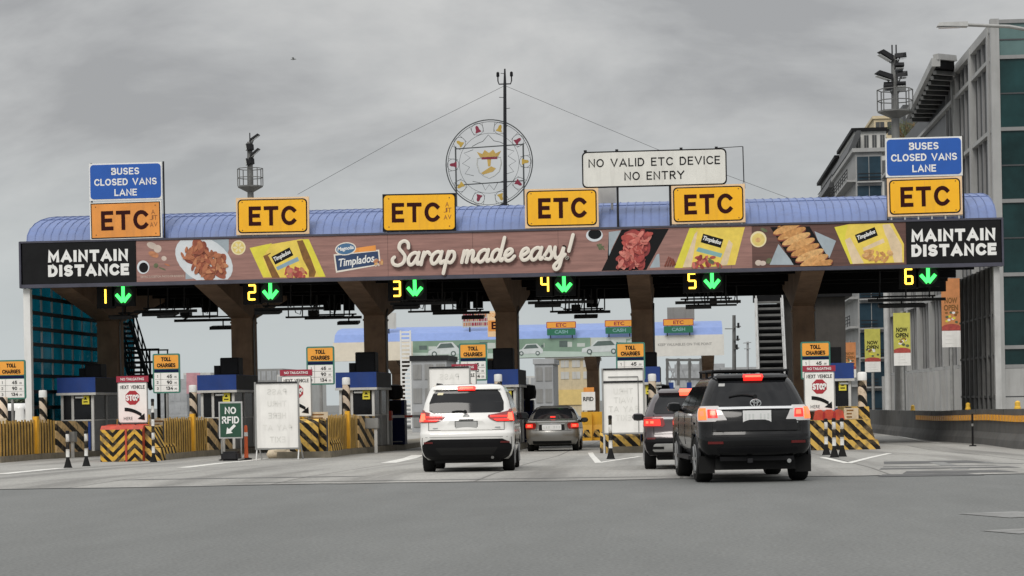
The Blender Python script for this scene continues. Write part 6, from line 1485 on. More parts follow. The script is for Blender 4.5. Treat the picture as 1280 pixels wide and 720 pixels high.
# banners on posts
def pole_banner(px0, py0, px1, py1, Y, m, label, dark):
    x0, x1, z0, z1 = rect(px0, py0, px1, py1, Y); H = z1 - z0; cx = (x0 + x1) / 2; zb_ = zg(Y)
    t = thing('pole_banner', label, 'banner', (cx, Y, zb_), 'NOW OPEN banners on posts')
    b = MB(); b.box(x0, x1, Y, Y + .05, z0 + H * .24, z1, m); b.box(x0, x1, Y, Y + .05, z0, z0 + H * .239, 'board_white')
    b.prism([(x0 + .003, z0 + H * .241), (x0 + .003, z0 + H * .30)] + [(x0 + (x1 - x0) * k / 8, z0 + H * (.31 + .03 * math.sin(k / 8 * 3.14))) for k in range(1, 8)] + [(x1 - .003, z0 + H * .30), (x1 - .003, z0 + H * .241)], Y - .004, Y, 'meat_0')
    g = random.Random(px0)
    for k in range(12): b.ell(g.uniform(x0 + .12, x1 - .12), z0 + H * g.uniform(.36, .52), .09, .07, Y - .006 - k * .0004, Y - .0045, ('pack_lime', 'herb', 'board_white', 'pack_brown')[k % 4], n=10)
    for k in range(3): b.box(x0 + .18, x1 - .18 - .1 * k, Y - .004, Y - .0005, z0 + H * (.05 + .055 * k), z0 + H * (.05 + .055 * k) + .03, 'text_faint')
    b.build('sheet', t)
    b = MB(); wd = (x1 - x0) * .76; b.text('NOW', cx, z0 + H * .68, Y - .012, dark, h=H * .085, w=wd * .88, bold=.03); b.text('OPEN', cx, z0 + H * .575, Y - .012, dark, h=H * .085, w=wd, bold=.03); b.text('grand opening', cx, z0 + H * .85, Y - .012, dark, h=H * .03, w=wd * .8) if False else None; b.build('lettering', t)
    b = MB(); b.tube([(cx, Y + .14, zb_), (cx, Y + .14, z1 + .1)], .10 if m != 'pack_lime' else .09, 'grey_metal', n=10); b.build('post', t)
mat('banner_orange', (.62, .25, .09), .6, var=.15); mat('banner_lime', (.55, .52, .10), .6, var=.15)
pole_banner(1177, 348, 1200.5, 434, 118, 'banner_orange', 'tall orange NOW OPEN banner beside the dark louvred wall', 'pack_brown')
pole_banner(1117, 391, 1138, 457, 103.5, 'banner_lime', 'lime NOW OPEN banner in the middle of the three', 'text_black')
pole_banner(1081, 411, 1100.5, 465, 140, 'banner_lime', 'smaller lime NOW OPEN banner left of the concrete post', 'text_black')
pole_banner(1055, 428, 1070, 472, 160, 'banner_orange', 'small faded orange banner behind the blue booth header', 'pack_brown')

p = W(1110.5, 500, 130); tag(MB().lathe([(.22, 0), (.19, 11), (.18, 11.5)], (p.x, 130, zg(130)), 'light_metal', n=12).build('utility_post'), 'pale slim post between the two lime banners', 'post')
# cable trays hung along the far edge of the canopy, one over each lane
LX = [W(px, 400, YB - 2).x for px in (236, 395, 548, 722, 893)]
for k, x in enumerate(LX):
    Y = YB - 2.2; z = W(850, 383, Y).z - .12 * (k % 2); wd = (1.25, 1.2, 1.2, 1.1, .9)[k]
    t = thing('cable_tray', 'dark cable tray with loops hung at the far canopy edge over lane %d' % (k + 1), 'cable tray', (x, Y, z), 'cable trays under the canopy'); g = random.Random(k)
    b = MB(); b.box(x - wd, x + wd, Y - .15, Y + .15, z - .02, z + .05, 'rack_black'); b.box(x - wd * .2, x + wd * .12, Y - .3, Y + .2, z + .055, z + .28, 'rack_black'); b.build('tray', t)
    b = MB()
    for q in range(5): xx = x - wd + .1 + q * wd * .48; b.tube([(xx, Y, z + .05), (xx + g.uniform(-.05, .05), Y, ZS - .1)], .026, 'rack_black')
    b.build('hanger', t)
    for q in range(3):
        xx = x - wd + .3 + q * wd * .6; b = MB(); b.tube([(xx, Y - .1, z + .5 + g.random() * .2), (xx + .12, Y - .1, z + .2), (xx + .3, Y - .1, z + .12), (xx + .42, Y - .1, z + .55)], .02, 'rack_black'); b.build('cable_loop', t)
# ------------------------------------------------------------------ buildings on the right
mat('facade_grey', (.26, .26, .255), .7, var=.15, scale=.5, dirt=.25)
mat('facade_light', (.36, .36, .352), .7, var=.12, scale=.4, dirt=.2)
mat('fin_grey', (.25, .25, .248), .55, var=.15, scale=.6, dirt=.15)
mat('recess_dark', (.055, .057, .06), .5, var=.3, scale=.6)
mat('glass_dark', (.009, .032, .033), .06, var=.8, scale=.22, spec=.3)  # strong colour noise stands in for reflections and the interior behind the panes
mat('glass_green', (.10, .17, .165), .10, var=.25, scale=.3, spec=.6)
mat('cream_wall', (.60, .50, .33), .8, var=.1, dirt=.15)
mat('pale_wall', (.55, .545, .52), .8, var=.1, scale=.5, dirt=.2)
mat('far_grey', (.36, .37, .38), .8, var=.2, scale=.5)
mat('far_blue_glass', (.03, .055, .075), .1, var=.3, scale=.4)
YA = 114.0
A = W(1243, 300, YA); xb = A.x; zt = W(1243, 27, YA).z; z0 = zg(YA)
t = thing('office_building', 'tall glass fronted office building with ribbed grey side at the right edge', 'building', (xb + 8, YA, z0))
b = MB(); b.box(xb + .3, xb + 26, YA + .35, YA + 62, z0, zt - .5, 'recess_dark'); b.box(xb, xb + 26, YA + .2, YA + 24, zt - .49, zt, 'facade_light'); b.build('wall', t)
fl = [W(1262, py, YA).z for py in (71, 161, 251, 343, 434, 458)]
b = MB()
zs = [zt] + fl
for k, (a, c) in enumerate(zip(zs, zs[1:])): b.box(xb + .45, xb + 26, YA + .1, YA + .15, c + .07, a - .07, 'glass_green' if k == 0 else 'glass_dark')
b.build('glazing', t)
b = MB()
for z in fl + [zt]: b.box(xb + .3, xb + 26, YA, YA + .3, z - .10, z + .10, 'fin_grey')
for k in range(5): z = zs[k]; zz = zs[k + 1]; b.box(xb + .46, xb + 26, YA + .06, YA + .095, (z + zz) / 2 - .05, (z + zz) / 2 + .02, 'recess_dark')
b.build('floor_band', t)
b = MB()
for k in range(9): x = xb + 2.0 + k * 2.2; b.box(x, x + .08, YA + .04, YA + .098, fl[-1], zt - .1, 'recess_dark')
b.build('mullion', t)
b = MB(); b.box(xb - .02, xb + .44, YA - .05, YA + .34, z0, zt + .15, 'facade_light'); b.build('corner_pier', t)
b = MB(); b.box(xb + .45, xb + 26, YA + .02, YA + .34, z0, fl[-1] - .101, 'facade_light')
for k in range(10): x = xb + 1.9 + k * 2.1; b.box(x, x + .05, YA + .012, YA + .0195, z0, fl[-1] - .11, 'recess_dark')
b.box(xb + .45, xb + 26, YA + .012, YA + .0195, (z0 + fl[-1]) / 2, (z0 + fl[-1]) / 2 + .06, 'recess_dark'); b.build('base_panel', t)
b = MB(); k = 0; y = YA + .9
while y < YA + 60:
    top_ = zt - .15 if y < YA + 22 else zt - 5.5
    if k % 4 == 0: b.box(xb - .06, xb + .295, y, y + .55, 3.1, top_, 'facade_light')
    else: b.box(xb + .16, xb + .295, y, y + .12, 3.1, top_, 'fin_grey')
    y += 1.7 if k % 4 else 2.0; k += 1
b.build('side_fin', t)
b = MB()
for z in [3.0] + [fl[i] for i in (0, 1, 2, 3)]:
    b.box(xb + .02, xb + .29, YA + .36, YA + 61.9, z - .10, z + .12, 'facade_light')
b.build('side_ledge', t)
b = MB(); y = YA + 2
while y < YA + 60: b.box(xb - .35, xb + .29, y, y + .9, z0, 2.87, 'facade_light'); y += 3.2
b.box(xb + .2, xb + .29, YA + .36, YA + 61.8, z0, 2.86, 'facade_light'); b.build('base_pier', t)
# slanted roof canopy over the far half of the office side
mat('seam_dark', (.03, .03, .03), .8, var=.2)
P = [W(1170, 84, 124), W(1193, 86, 126), W(1178, 150, 147), W(1137, 150, 144)]
t = thing('roof_overhang', 'dark slanted roof overhang with exposed frame beyond the ribbed facade', 'roof overhang', P[3])
b = MB(); th = Vector((0, 0, .5)); b.add(P + [p + th for p in P], [(3, 2, 1, 0), (4, 5, 6, 7), (0, 1, 5, 4), (1, 2, 6, 5), (2, 3, 7, 6), (3, 0, 4, 7)], 'black'); b.build('slab', t)
b = MB()
for k in range(11): u = (k + .5) / 11; a, c = P[0].lerp(P[3], u), P[1].lerp(P[2], u); a.z -= .15; c.z -= .15; b.beam(a, c, .22, 'grey_metal' if k % 2 else 'facade_grey')
b.beam(P[0] + Vector((0, 0, .3)), P[3] + Vector((0, 0, .3)), .5, 'facade_light'); b.beam(P[0] + Vector((0, 0, .6)), P[1] + Vector((0, 0, .6)), .35, 'facade_light'); b.build('rafter', t)
b = MB()
for u in (.15, .5, .85): q = P[1].lerp(P[2], u); b.tube([q, (q.x + .3, q.y + .6, zg(120) + 14)], .16, 'mast_grey')
b.build('prop', t)
t = thing('terrace_block', 'dark recessed upper block with ochre windows below the slanted overhang', 'building', W(1165, 250, 165))
x0, x1, za, zb2 = rect(1130, 130, 1192, 300, 172)
MB().box(x0, x1, 172, 180, zg(172), zb2, 'recess_dark').build('wall', t)
b = MB(); mat('ochre', (.24, .17, .08), .6, var=.3)
for k in range(2): xa, xc, z1_, z2_ = rect(1177, 142 + k * 22, 1188, 160 + k * 22, 172); b.box(xa, xc, 171.9, 171.995, z1_, z2_, 'ochre')
b.build('window', t)

def block(name, label, px0, px1, py_top, Y, depth, wall, glass, rows, cols, skip=0, roof='black', over=.6, balcony=False, cat='building', wf=.72, hf=.63):
    x0, x1 = W(px0, 400, Y).x, W(px1, 400, Y).x; z1 = W((px0 + px1) / 2, py_top, Y).z; z0 = zg(Y)
    t = thing(name, label, cat, ((x0 + x1) / 2, Y, z0))
    MB().box(x0, x1, Y, Y + depth, z0, z1, wall).build('wall', t)
    if roof:
        b = MB(); b.box(x0 - over, x1 + over, Y - over, Y + depth, z1 + .002, z1 + .35, roof); b.build('roof', t)
    h = (z1 - z0) / rows; wd = (x1 - x0) / cols
    for r_ in range(skip, rows):
        for k in range(cols):
            b = MB(); b.box(x0 + wd * (k + .5 - wf / 2), x0 + wd * (k + .5 + wf / 2), Y - .05, Y - .002, z0 + h * (r_ + .85 - hf), z0 + h * (r_ + .85), glass)
            b.box(x0 + wd * (k + .49), x0 + wd * (k + .51), Y - .07, Y - .051, z0 + h * (r_ + .85 - hf), z0 + h * (r_ + .85), wall); b.build('window', t)
    if balcony:
        for r_ in range(skip, rows):
            b = MB()
            for zz in (.02, .30, .62): b.box(x0 + .2, x1 - .1 - .25 * (x1 - x0) * (r_ % 2), Y - .45, Y - .39, z0 + h * r_ + zz, z0 + h * r_ + zz + .09, 'dark_metal')
            b.box(x0 + .1, x1 - .05, Y - .5, Y - .075, z0 + h * r_ - .14, z0 + h * r_, wall); b.build('balcony', t)
        for r_ in range(skip, rows):
            b = MB(); b.box(x0 - .8, x0 - .002, Y, Y + depth * .8, z0 + h * r_, z0 + h * r_ + .2, wall)
            for zz in (.5, .8, 1.1): b.box(x0 - .8, x0 - .74, Y, Y + depth * .8, z0 + h * r_ + zz, z0 + h * r_ + zz + .07, 'dark_metal')
            for k in range(8): b.box(x0 - .8, x0 - .75, Y + k * depth * .1, Y + k * depth * .1 + .06, z0 + h * r_ + .2, z0 + h * r_ + 1.1, 'dark_metal')
            b.build('balcony', t)
    return t
block('apartment_block', 'pale apartment block with dark glass bay and balconies left of the right blue sign', 1073, 1106, 190, 190, 26, 'facade_light', 'far_blue_glass', 9, 1, balcony=True, roof='facade_light', over=.3, wf=.90, hf=.84)
block('apartment_block', 'apartment top storey with dark pitched overhang behind the glass bay', 1072, 1112, 164, 215, 20, 'pale_wall', 'recess_dark', 11, 4, skip=9, over=.3, wf=.55, hf=.8)
block('apartment_block', 'grey apartment block with overhanging roof farthest left of the right side blocks', 1052, 1070, 198, 236, 30, 'facade_grey', 'recess_dark', 10, 2, balcony=True, over=.5)
def eave(label, pts, Y):
    t = thing('sloped_eave', label, 'roof', W(*pts[0], Y)); b = MB(); b.prism([(W(*p, Y).x, W(*p, Y).z) for p in pts], Y, Y + 22, 'recess_dark'); b.build('slab', t)
eave('dark sloping eave on the left of the glass bay block', [(1059, 192), (1071, 163), (1076, 163), (1076, 168), (1066, 192)], 213)
eave('dark sloping eave on the left of the farthest grey block', [(1035, 234), (1050, 196), (1056, 196), (1056, 200), (1041, 234)], 234.5)
block('cream_tower', 'cream tower top rising behind the right floodlight mast', 1097, 1141, 148, 260, 14, 'cream_wall', 'recess_dark', 14, 3, skip=12, roof='cream_wall', over=.2)
# a bare shrub on the terrace
def twig_bush(px, py, Y, n, hgt, label):
    p = W(px, py, Y); g = random.Random(px); t = thing('bare_shrub', label, 'shrub', p); b = MB()
    for k in range(n):
        a = g.uniform(0, 6.28); l = hgt * g.uniform(.5, 1); o = Vector((g.uniform(-1.2, 1.2), g.uniform(-.5, .5), 0)); q = p + o + Vector((math.cos(a) * l * .8, math.sin(a) * l * .4, l * .75))
        m_ = (p + o).lerp(q, .5) + Vector((0, 0, l * .18)); b.tube([p + o, m_, q], [.04, .025, .01], 'pack_brown' if k % 3 else 'herb', n=4)
        for j in range(3): u = g.uniform(.4, 1); s = (p + o).lerp(q, u); b.tube([s, s + Vector((g.uniform(-.5, .5), g.uniform(-.2, .2), g.uniform(-.1, .5)))], .014, 'herb', n=4)
    b.build('twigs', t)
twig_bush(1138, 172, 168, 60, 1.9, 'bare twiggy shrub on the terrace right of the floodlight mast')

# ------------------------------------------------------------------ the second plaza farther on
Y2 = 157.0
xl, xr = W(416, 430, Y2).x, W(905, 430, Y2).x
zt2, zb2_ = W(640, 424, Y2).z, W(640, 447.5, Y2).z; zr2 = W(640, 406.5, Y2 + 6).z
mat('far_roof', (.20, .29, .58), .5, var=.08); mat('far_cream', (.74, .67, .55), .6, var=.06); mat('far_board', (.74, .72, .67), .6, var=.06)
mat('ad_green', (.22, .33, .25), .6, var=.2, scale=.5); mat('ad_pale', (.50, .60, .54), .6, var=.1, scale=.5); mat('ad_dark', (.10, .14, .13), .6, var=.2); mat('ad_car', (.62, .66, .66), .5, var=.1); mat('ad_sky', (.55, .60, .56), .6, var=.05)
t = thing('toll_canopy', 'distant second toll canopy with blue roof and car advertisements', 'toll canopy', ((xl + xr) / 2, Y2 + 6, zg(Y2)))
MB().box(xl, xr, Y2, Y2 + .5, zb2_, zt2, 'far_cream').build('fascia', t)
b = MB(); n = 8; pr = [(Y2 + 6 - 6 * math.cos(k / n * math.pi), zt2 + (zr2 - zt2) * math.sin(k / n * math.pi) ** .8) for k in range(n + 1)]
vs = [(x, y, z + .003) for x in (xl + .1, xr - .1) for y, z in pr]; fs = [(k, k + n + 1, k + n + 2, k + 1) for k in range(n)] + [tuple(range(n + 1))[::-1], tuple(range(n + 1, 2 * n + 2))]; b.add(vs, fs, 'far_roof')
b.build('roof', t)
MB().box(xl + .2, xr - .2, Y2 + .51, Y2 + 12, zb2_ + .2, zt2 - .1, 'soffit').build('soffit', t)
for px in (498, 620, 741, 885): x = W(px, 470, Y2 + 6).x; b = MB(); b.prismx([(Y2 + 5.5, zg(Y2)), (Y2 + 5.5, zb2_ - 1.0), (Y2 + .6, zb2_ + .19), (Y2 + 11.5, zb2_ + .19), (Y2 + 6.5, zb2_ - 1.0), (Y2 + 6.5, zg(Y2))], x - .45, x + .45, 'column_brown'); b.build('column', t)
def ad_car(b, px, py, w_, h_, y, flip=1):
    c0_ = W(px, py, Y2); s_ = 1 / 16.5
    f = lambda q: [(c0_.x + flip * a * w_ * s_, c0_.z + e_ * h_ * s_) for a, e_ in q]
    b.prism(f([(-.5, .05), (-.48, .35), (-.28, .48), (-.12, .92), (.28, .95), (.44, .55), (.5, .4), (.48, .08)]), y - .008, y, 'ad_car'); b.prism(f([(-.22, .5), (-.09, .85), (.24, .88), (.34, .55)]), y - .012, y - .0085, 'ad_dark')
    for a in (-.3, .3): q = f([(a, .1)])[0]; b.ell(q[0], q[1], h_ * .2 * s_, h_ * .2 * s_, y - .016, y - .0125, 'ad_dark', n=14); b.ell(q[0], q[1], h_ * .11 * s_, h_ * .11 * s_, y - .020, y - .0165, 'ad_car', n=14)
def ad(px0, px1, label, cars, base):
    x0, x1 = W(px0, 430, Y2).x, W(px1, 430, Y2).x
    t = thing('car_banner', label, 'banner', ((x0 + x1) / 2, Y2, zb2_), 'car advertisements on the far canopy')
    b = MB(); y = Y2 - .06; b.box(x0, x1, y, Y2 - .002, zb2_, zt2, base); b.prism([(x0 + .002, zb2_ + .002), (x1 - .002, zb2_ + .002), (x1 - .002, zb2_ + .35), (x0 + .002, zb2_ + .55)], y - .003, y, 'ad_pale')
    g = random.Random(px0)
    for k in range(9): xx = g.uniform(x0 + .4, x1 - .9); b.box(xx, xx + .6, y - .004 - k * .0003, y - .0031, zb2_ + .75, zb2_ + g.uniform(.95, 1.3), ('ad_dark', 'ad_green', 'ad_sky')[k % 3])
    b.build('sheet', t)
    for c_ in cars: b = MB(); ad_car(b, *c_, y - .01); b.build('car_picture', t)
ad(516, 632, 'green advertisement with a pale hatchback on the far canopy', [(555, 444, 40, 17), (600, 443, 20, 12)], 'ad_green')
ad(641, 738, 'green advertisement with pale cars behind the lane 4 signs', [(662, 443, 34, 14)], 'ad_green')
ad(739, 812, 'pale advertisement with a grey saloon beside the fifth column', [(752, 441, 50, 17)], 'ad_sky')
x0, x1 = W(814, 430, Y2).x, W(905, 430, Y2).x
t = thing('distance_sign', 'plain pale lettered board at the right end of the far canopy', 'sign', ((x0 + x1) / 2, Y2, zb2_))
MB().box(x0, x1, Y2 - .06, Y2 - .002, zb2_ - .1, zt2 + .05, 'far_board').build('panel', t); b = MB(); b.text('KEEP VALUABLES ON THE POINT', (x0 + x1) / 2 - .2, zb2_ + .78, Y2 - .068, 'text_dim', h=.20, w=(x1 - x0) * .74, bold=.02); b.build('lettering', t)
def far_sign(px0, py0, px1, py1, label, tx, low, Y=Y2 - .4):
    x0, x1, z0, z1 = rect(px0, py0, px1, py1, Y); zm = (z0 + z1) / 2
    t = thing('lane_sign', label, 'sign', ((x0 + x1) / 2, Y, z0), 'ETC and CASH signs on the far canopy')
    b = MB(); b.rr(x0, x1, zm + .01, z1, .06, Y, Y + .06, 'header_red'); b.rr(x0 + .05, x1 - .05, zm + .05, z1 - .05, .05, Y - .01, Y - .0005, 'toll_amber'); b.build('upper_panel', t)
    b = MB(); b.rr(x0 + .04, x1 - .04, z0, zm - .01, .06, Y, Y + .06, 'sign_green'); b.build('lower_panel', t)
    b = MB(); b.text(tx, (x0 + x1) / 2, (zm + z1) / 2, Y - .016, 'header_red', h=.28, w=.78, bold=.03); b.text(low, (x0 + x1) / 2, (zm + z0) / 2, Y - .006, 'pack_teal', h=.26, w=1.0, bold=.03); b.build('lettering', t)
    b = MB()
    for x in (x0 + .3, x1 - .3): b.tube([(x, Y + .1, zt2), (x, Y + .1, z1 - .1)], .04, 'dark_metal')
    b.build('post', t)
far_sign(683, 402, 720, 419, 'far orange and green sign in the middle of lane 4', 'ETC', 'CASH'); far_sign(756, 400, 792, 417, 'far orange and green sign left of the fifth column', 'ETC', 'CASH'); far_sign(829, 398.5, 867, 416, 'far orange and green sign above the pale lettered board', 'ETC', 'CASH')
Yb2 = Y2 + .6; x0, x1, z0, z1 = rect(834, 384, 868, 400, Yb2); t = thing('blank_board', 'grey blank board behind the far right orange sign', 'board', ((x0 + x1) / 2, Yb2, z0)); MB().box(x0, x1, Yb2, Yb2 + .1, z0, z1, 'facade_grey').build('panel', t); b = MB(); b.box(x0 + .3, x0 + .4, Yb2 + .02, Yb2 + .08, zt2, z0, 'dark_metal'); b.build('post', t)
x0, x1, z0, z1 = rect(480, 391, 495, 411, Yb2); t = thing('blank_board', 'small cream board on the far roof right of the third column', 'board', ((x0 + x1) / 2, Yb2, z0)); MB().box(x0, x1, Yb2, Yb2 + .1, z0, z1, 'pale_wall').build('panel', t); b = MB(); b.box(x0 + .3, x0 + .4, Yb2 + .02, Yb2 + .08, zt2, z0, 'dark_metal'); b.build('post', t)
x0, x1, z0, z1 = rect(578, 391, 612, 409, Yb2); t = thing('message_board', 'pale pink message board with worn red writing on the far roof', 'board', ((x0 + x1) / 2, Yb2, z0))
b = MB(); b.box(x0, x1, Yb2, Yb2 + .1, z0, z1, 'pale_wall'); g = random.Random(5)
for r_ in range(3):
    x = x0 + .08
    while x < x1 - .2: w_ = g.uniform(.05, .16); b.box(x, x + w_, Yb2 - .01, Yb2 - .001, z0 + .12 + r_ * .34, z0 + .36 + r_ * .34, 'header_red' if g.random() < .7 else 'chicken_3'); x += w_ + .05
b.build('panel', t); b = MB(); b.box(x0 + .5, x0 + .6, Yb2 + .02, Yb2 + .08, zt2, z0, 'dark_metal'); b.build('post', t)
Ye = Y2 - 20; x0, x1, z0, z1 = rect(609.5, 389, 625, 421, Ye); t = thing('toll_sign', 'tall worn orange E sign left of the fourth column', 'sign', ((x0 + x1) / 2, Ye, zg(Ye)))
b = MB(); b.box(x0, x1, Ye, Ye + .08, z0, z1, 'cream_edge'); b.box(x0 + .04, x1 - .04, Ye - .006, Ye - .0005, z0 + (z1 - z0) * .22, z0 + (z1 - z0) * .64, 'etc_faded'); b.build('panel', t); b = MB(); b.text('E', (x0 + x1) / 2, z0 + (z1 - z0) * .44, Ye - .012, 'etc_text', h=.50, bold=.04); b.text('TOLL', (x0 + x1) / 2, z0 + (z1 - z0) * .85, Ye - .004, 'etc_faded', h=.24, w=.6); b.build('lettering', t)
b = MB(); b.tube([(x1 - .1, Ye + .12, zg(Ye)), (x1 - .1, Ye + .12, z0 + .2)], .06, 'dark_metal'); b.build('post', t)
# white ladder ventilation panel on the far canopy
x0, x1, z0, z1 = rect(500, 423, 514, 452, Y2 - 1.5); t = thing('ladder', 'white rung ladder up the far canopy right of the third column', 'ladder', ((x0 + x1) / 2, Y2 - 1.5, zg(Y2)))
b = MB()
for x in (x0, x1 - .12): b.box(x, x + .12, Y2 - 1.5, Y2 - 1.4, zg(Y2), z1 + .6, 'white')
b.build('side_rail', t); b = MB()
for k in range(24): z = zg(Y2) + .3 + k * .3; b.box(x0 + .121, x1 - .121, Y2 - 1.49, Y2 - 1.42, z, z + .13, 'white')
b.build('rung', t)

# ------------------------------------------------------------------ beyond: sheds, poles, skyline
block('equipment_shed', 'grey panelled equipment shed behind the pale reversed board', 513, 557, 451, 135, 6, 'far_grey', 'facade_grey', 3, 3, roof='dark_metal', over=.1)
block('equipment_shed', 'grey panelled equipment shed right of the navy machine in lane 4', 667, 690, 455, 140, 6, 'far_grey', 'facade_grey', 3, 2, roof='far_grey', over=.1)
mat('yellow_wall', (.70, .52, .20), .7, var=.1)
t = block('cream_building', 'cream building with yellow lower wall seen through lane 4', 684, 740, 448, 245, 20, 'cream_wall', 'pale_wall', 5, 4, skip=3, roof='facade_light', over=.3)
x0, x1, z0, z1 = rect(694, 487, 736, 506, 244.8); b = MB(); b.box(x0, x1, 244.85, 244.94, z0, z1, 'yellow_wall'); b.build('yellow_panel', t)
t = thing('lattice_gantry', 'grey steel lattice gantry seen between the fifth column and the stairs', 'gantry', W(862, 505, 190)); b = MB(); Yg = 190
for px in (834, 848, 862, 876, 890): p, q = W(px, 448, Yg), W(px, 505, Yg); q.z = zg(Yg); b.beam(p, q, .25, 'mast_grey')
for py in (450, 462, 474, 486): b.beam(W(832, py, Yg), W(892, py, Yg), .22, 'mast_grey' if py != 462 else 'far_grey')
for k in range(4): b.beam(W(834 + 14 * k, 450, Yg), W(848 + 14 * k, 486, Yg), .14, 'far_grey'); b.beam(W(848 + 14 * k, 450, Yg + 4), W(834 + 14 * k, 486, Yg + 4), .14, 'far_grey')
b.build('frame', t)
b = MB()
for k in range(7): x0, x1, z0, z1 = rect(836 + k * 7.5, 478 + (k % 3) * 4, 842 + k * 7.5, 486 + (k % 3) * 4, Yg - .5); b.box(x0, x1, Yg - .6, Yg - .3, z0, z1, ('booth_blue', 'pale_wall', 'far_grey')[k % 3])
b.build('sign_panel', t)
t = thing('utility_pole', 'tall grey utility pole with crossarms beyond the far canopy end', 'utility pole', W(917, 500, 200)); p, q = W(917.5, 394, 200), W(917.5, 500, 200); q.z = zg(200)
MB().tube([q, p], [.22, .16], 'mast_grey', n=10).build('pole', t); b = MB()
for py, r_ in ((409, 9), (425, 8), (436, 7)): b.beam(W(917, py, 199.7), W(917 + r_, py - 1, 199.7), .12, 'mast_grey'); b.lathe([(.12, 0), (.1, .5)], W(917 + r_ - 3, py + 1, 199.7), 'dark_metal', n=8)
b.beam(W(906, 411, 199.7), W(917, 411, 199.7), .08, 'mast_grey'); b.build('crossarm', t)
t = thing('utility_pole', 'thin farther utility pole left of the stairs', 'utility pole', W(934, 500, 260)); p, q = W(934.5, 427, 260), W(934.5, 500, 260); q.z = zg(260)
MB().tube([q, p], .14, 'far_grey', n=8).build('pole', t); b = MB(); b.beam(W(929, 429, 259.8), W(939, 428, 259.8), .12, 'far_grey'); b.beam(W(930, 436, 259.8), W(938, 436, 259.8), .10, 'far_grey'); b.build('crossarm', t)
block('distant_block', 'low teal glazed block at the horizon below the thin utility pole', 903, 952, 462, 300, 15, 'far_grey', 'far_blue_glass', 4, 6, roof='far_grey', over=.3)
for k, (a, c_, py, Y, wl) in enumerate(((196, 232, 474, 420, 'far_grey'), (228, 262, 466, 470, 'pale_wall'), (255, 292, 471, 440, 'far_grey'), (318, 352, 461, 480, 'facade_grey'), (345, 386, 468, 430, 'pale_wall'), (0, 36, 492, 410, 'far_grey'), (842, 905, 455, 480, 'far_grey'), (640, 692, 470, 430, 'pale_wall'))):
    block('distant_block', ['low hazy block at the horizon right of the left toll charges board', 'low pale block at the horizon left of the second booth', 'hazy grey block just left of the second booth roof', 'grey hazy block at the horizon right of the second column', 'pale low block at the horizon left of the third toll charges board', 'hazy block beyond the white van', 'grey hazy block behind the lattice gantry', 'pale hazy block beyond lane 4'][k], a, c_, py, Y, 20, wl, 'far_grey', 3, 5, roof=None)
x0, x1, z0, z1 = rect(233, 466, 250, 492, 130); t = thing('pink_hoarding', 'faded pink hoarding between the left toll charges board and the second booth', 'hoarding', ((x0 + x1) / 2, 130, zg(130))); mat('pink', (.48, .25, .28), .7, var=.2, scale=2)
MB().box(x0, x1, 130, 130.1, z0, z1, 'pink').build('panel', t); b = MB()
for x in (x0 + .2, x1 - .3): b.box(x, x + .1, 130.1, 130.2, zg(130), z1, 'dark_metal')
b.build('post', t)
# yellow water barriers and a lane board beyond lane 4
def water_barrier(px0, px1, py0, Y, label, src=[None]):
    x0, x1 = W(px0, 530, Y).x, W(px1, 530, Y).x; z0 = zg(Y) + .005; z1 = W(px0, py0, Y).z; cx = (x0 + x1) / 2
    if src[0]: return copy_thing(src[0], (cx, Y, z0), label)
    t = thing('water_barrier', label, 'plastic barrier', (cx, Y, z0), 'yellow water barriers beyond lane 4'); h_ = z1 - z0
    b = MB(); b.prismx([(Y - .25, z0), (Y - .25, z0 + .2), (Y - .12, z0 + h_ * .55), (Y - .10, z1), (Y + .10, z1), (Y + .12, z0 + h_ * .55), (Y + .25, z0 + .2), (Y + .25, z0)], x0, x1, 'yellow_plastic'); b.build('shell', t)
    b = MB(); b.prism([(cx - .2, z0 + .15), (cx + .2, z0 + .15), (cx + .1, z0 + .5), (cx - .1, z0 + .5)], Y - .27, Y - .24, 'stripe_back'); b.build('notch', t); src[0] = t; return t
water_barrier(727, 740, 515, 95, 'yellow water barrier nearest the grey saloon'); water_barrier(740.5, 752, 516, 95.3, 'yellow water barrier nearest the pale two panel board')
x0, x1, z0, z1 = rect(727, 490, 744, 513, 100); t = thing('lane_board', 'small white board with orange top above the yellow water barriers', 'board', ((x0 + x1) / 2, 100, zg(100)))
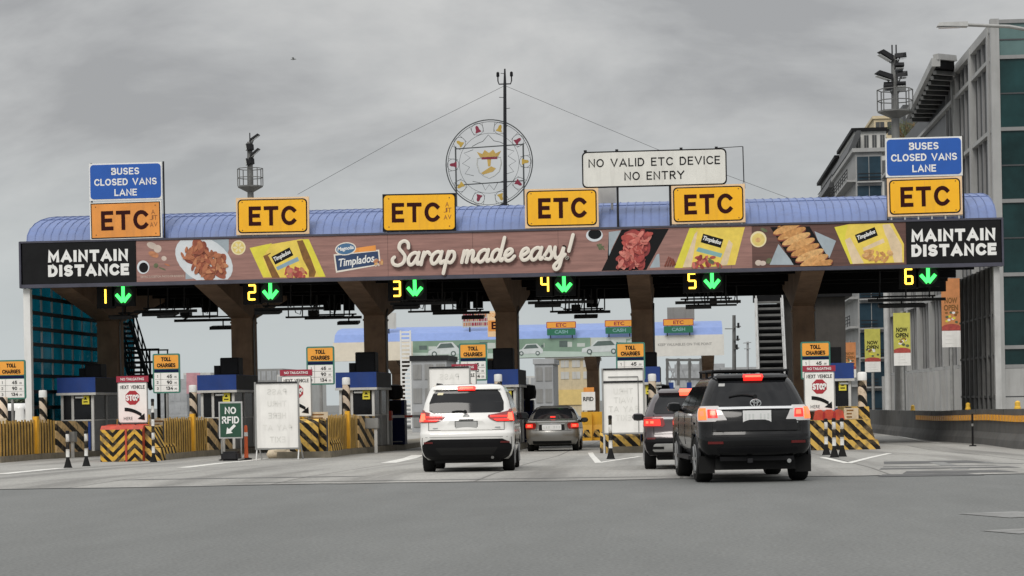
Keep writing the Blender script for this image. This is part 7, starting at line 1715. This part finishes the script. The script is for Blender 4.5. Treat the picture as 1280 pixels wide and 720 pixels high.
b = MB(); b.box(x0, x1, 100, 100.05, z0, z1, 'board_white'); b.box(x0 + .1, x1 - .05, 100, 100.05, z1 + .002, z1 + .22, 'etc_faded'); b.build('panel', t); b = MB(); b.text('RFID', (x0 + x1) / 2, z0 + (z1 - z0) * .62, 99.99, 'text_black', h=.2, w=.5, bold=.03); b.build('lettering', t); b = MB()
for x in (x0 + .05, x1 - .1): b.box(x, x + .06, 100.055, 100.1, zg(100), z1, 'grey_metal')
b.build('leg', t)

# trees and hedge beyond the left end, leaf by leaf
for i, c in enumerate([(.045, .06, .03), (.07, .085, .045), (.03, .045, .025)]): mat('leaf_%d' % i, c, .7, var=.3, scale=1.5)
mat('bark', (.10, .08, .06), .9, var=.3)
def tree(px, Y, hgt, crown, label, seed, grp='trees beyond the toll plaza'):
    g = random.Random(seed); x = W(px, 500, Y).x; z0 = zg(Y); t = thing('tree', label, 'tree', (x, Y, z0), grp)
    b = MB(); b.tube([(x, Y, z0), (x + .1, Y, z0 + hgt * .35), (x - .1, Y, z0 + hgt * .6)], [.22, .15, .08], 'bark', n=8)
    for k in range(5): a = g.uniform(0, 6.28); b.tube([(x, Y, z0 + hgt * g.uniform(.3, .5)), (x + math.cos(a) * crown * .6, Y + math.sin(a) * crown * .6, z0 + hgt * g.uniform(.6, .8))], [.09, .03], 'bark', n=6)
    b.build('trunk', t)
    b = MB(); cl = [(Vector((x + g.uniform(-1, 1) * crown * .75, Y + g.uniform(-1, 1) * crown * .7, z0 + hgt * g.uniform(.45, .95))), crown * g.uniform(.28, .5)) for _ in range(16)]
    for c_, r_ in cl:
        m = 'leaf_%d' % g.randrange(3)
        for k in range(70):
            d = Vector((g.gauss(0, 1), g.gauss(0, 1), g.gauss(0, 1))).normalized() * r_ * g.random() ** .4; p = c_ + d; u = Vector((g.gauss(0, 1), g.gauss(0, 1), g.gauss(0, 1))).normalized() * .17; v = u.orthogonal().normalized() * .11
            b.add([p - u, p + v, p + u, p - v], [(0, 1, 2, 3)], m)
    b.build('crown', t)
for k, (px, Y, h_, c_, lab) in enumerate(((14, 112, 2.5, 1.5, 'low dark tree behind the left toll charges board post'), (33, 116, 2.2, 1.4, 'low dark bush tree beside the white end post'))): tree(px, Y, h_, c_, lab, 40 + k)
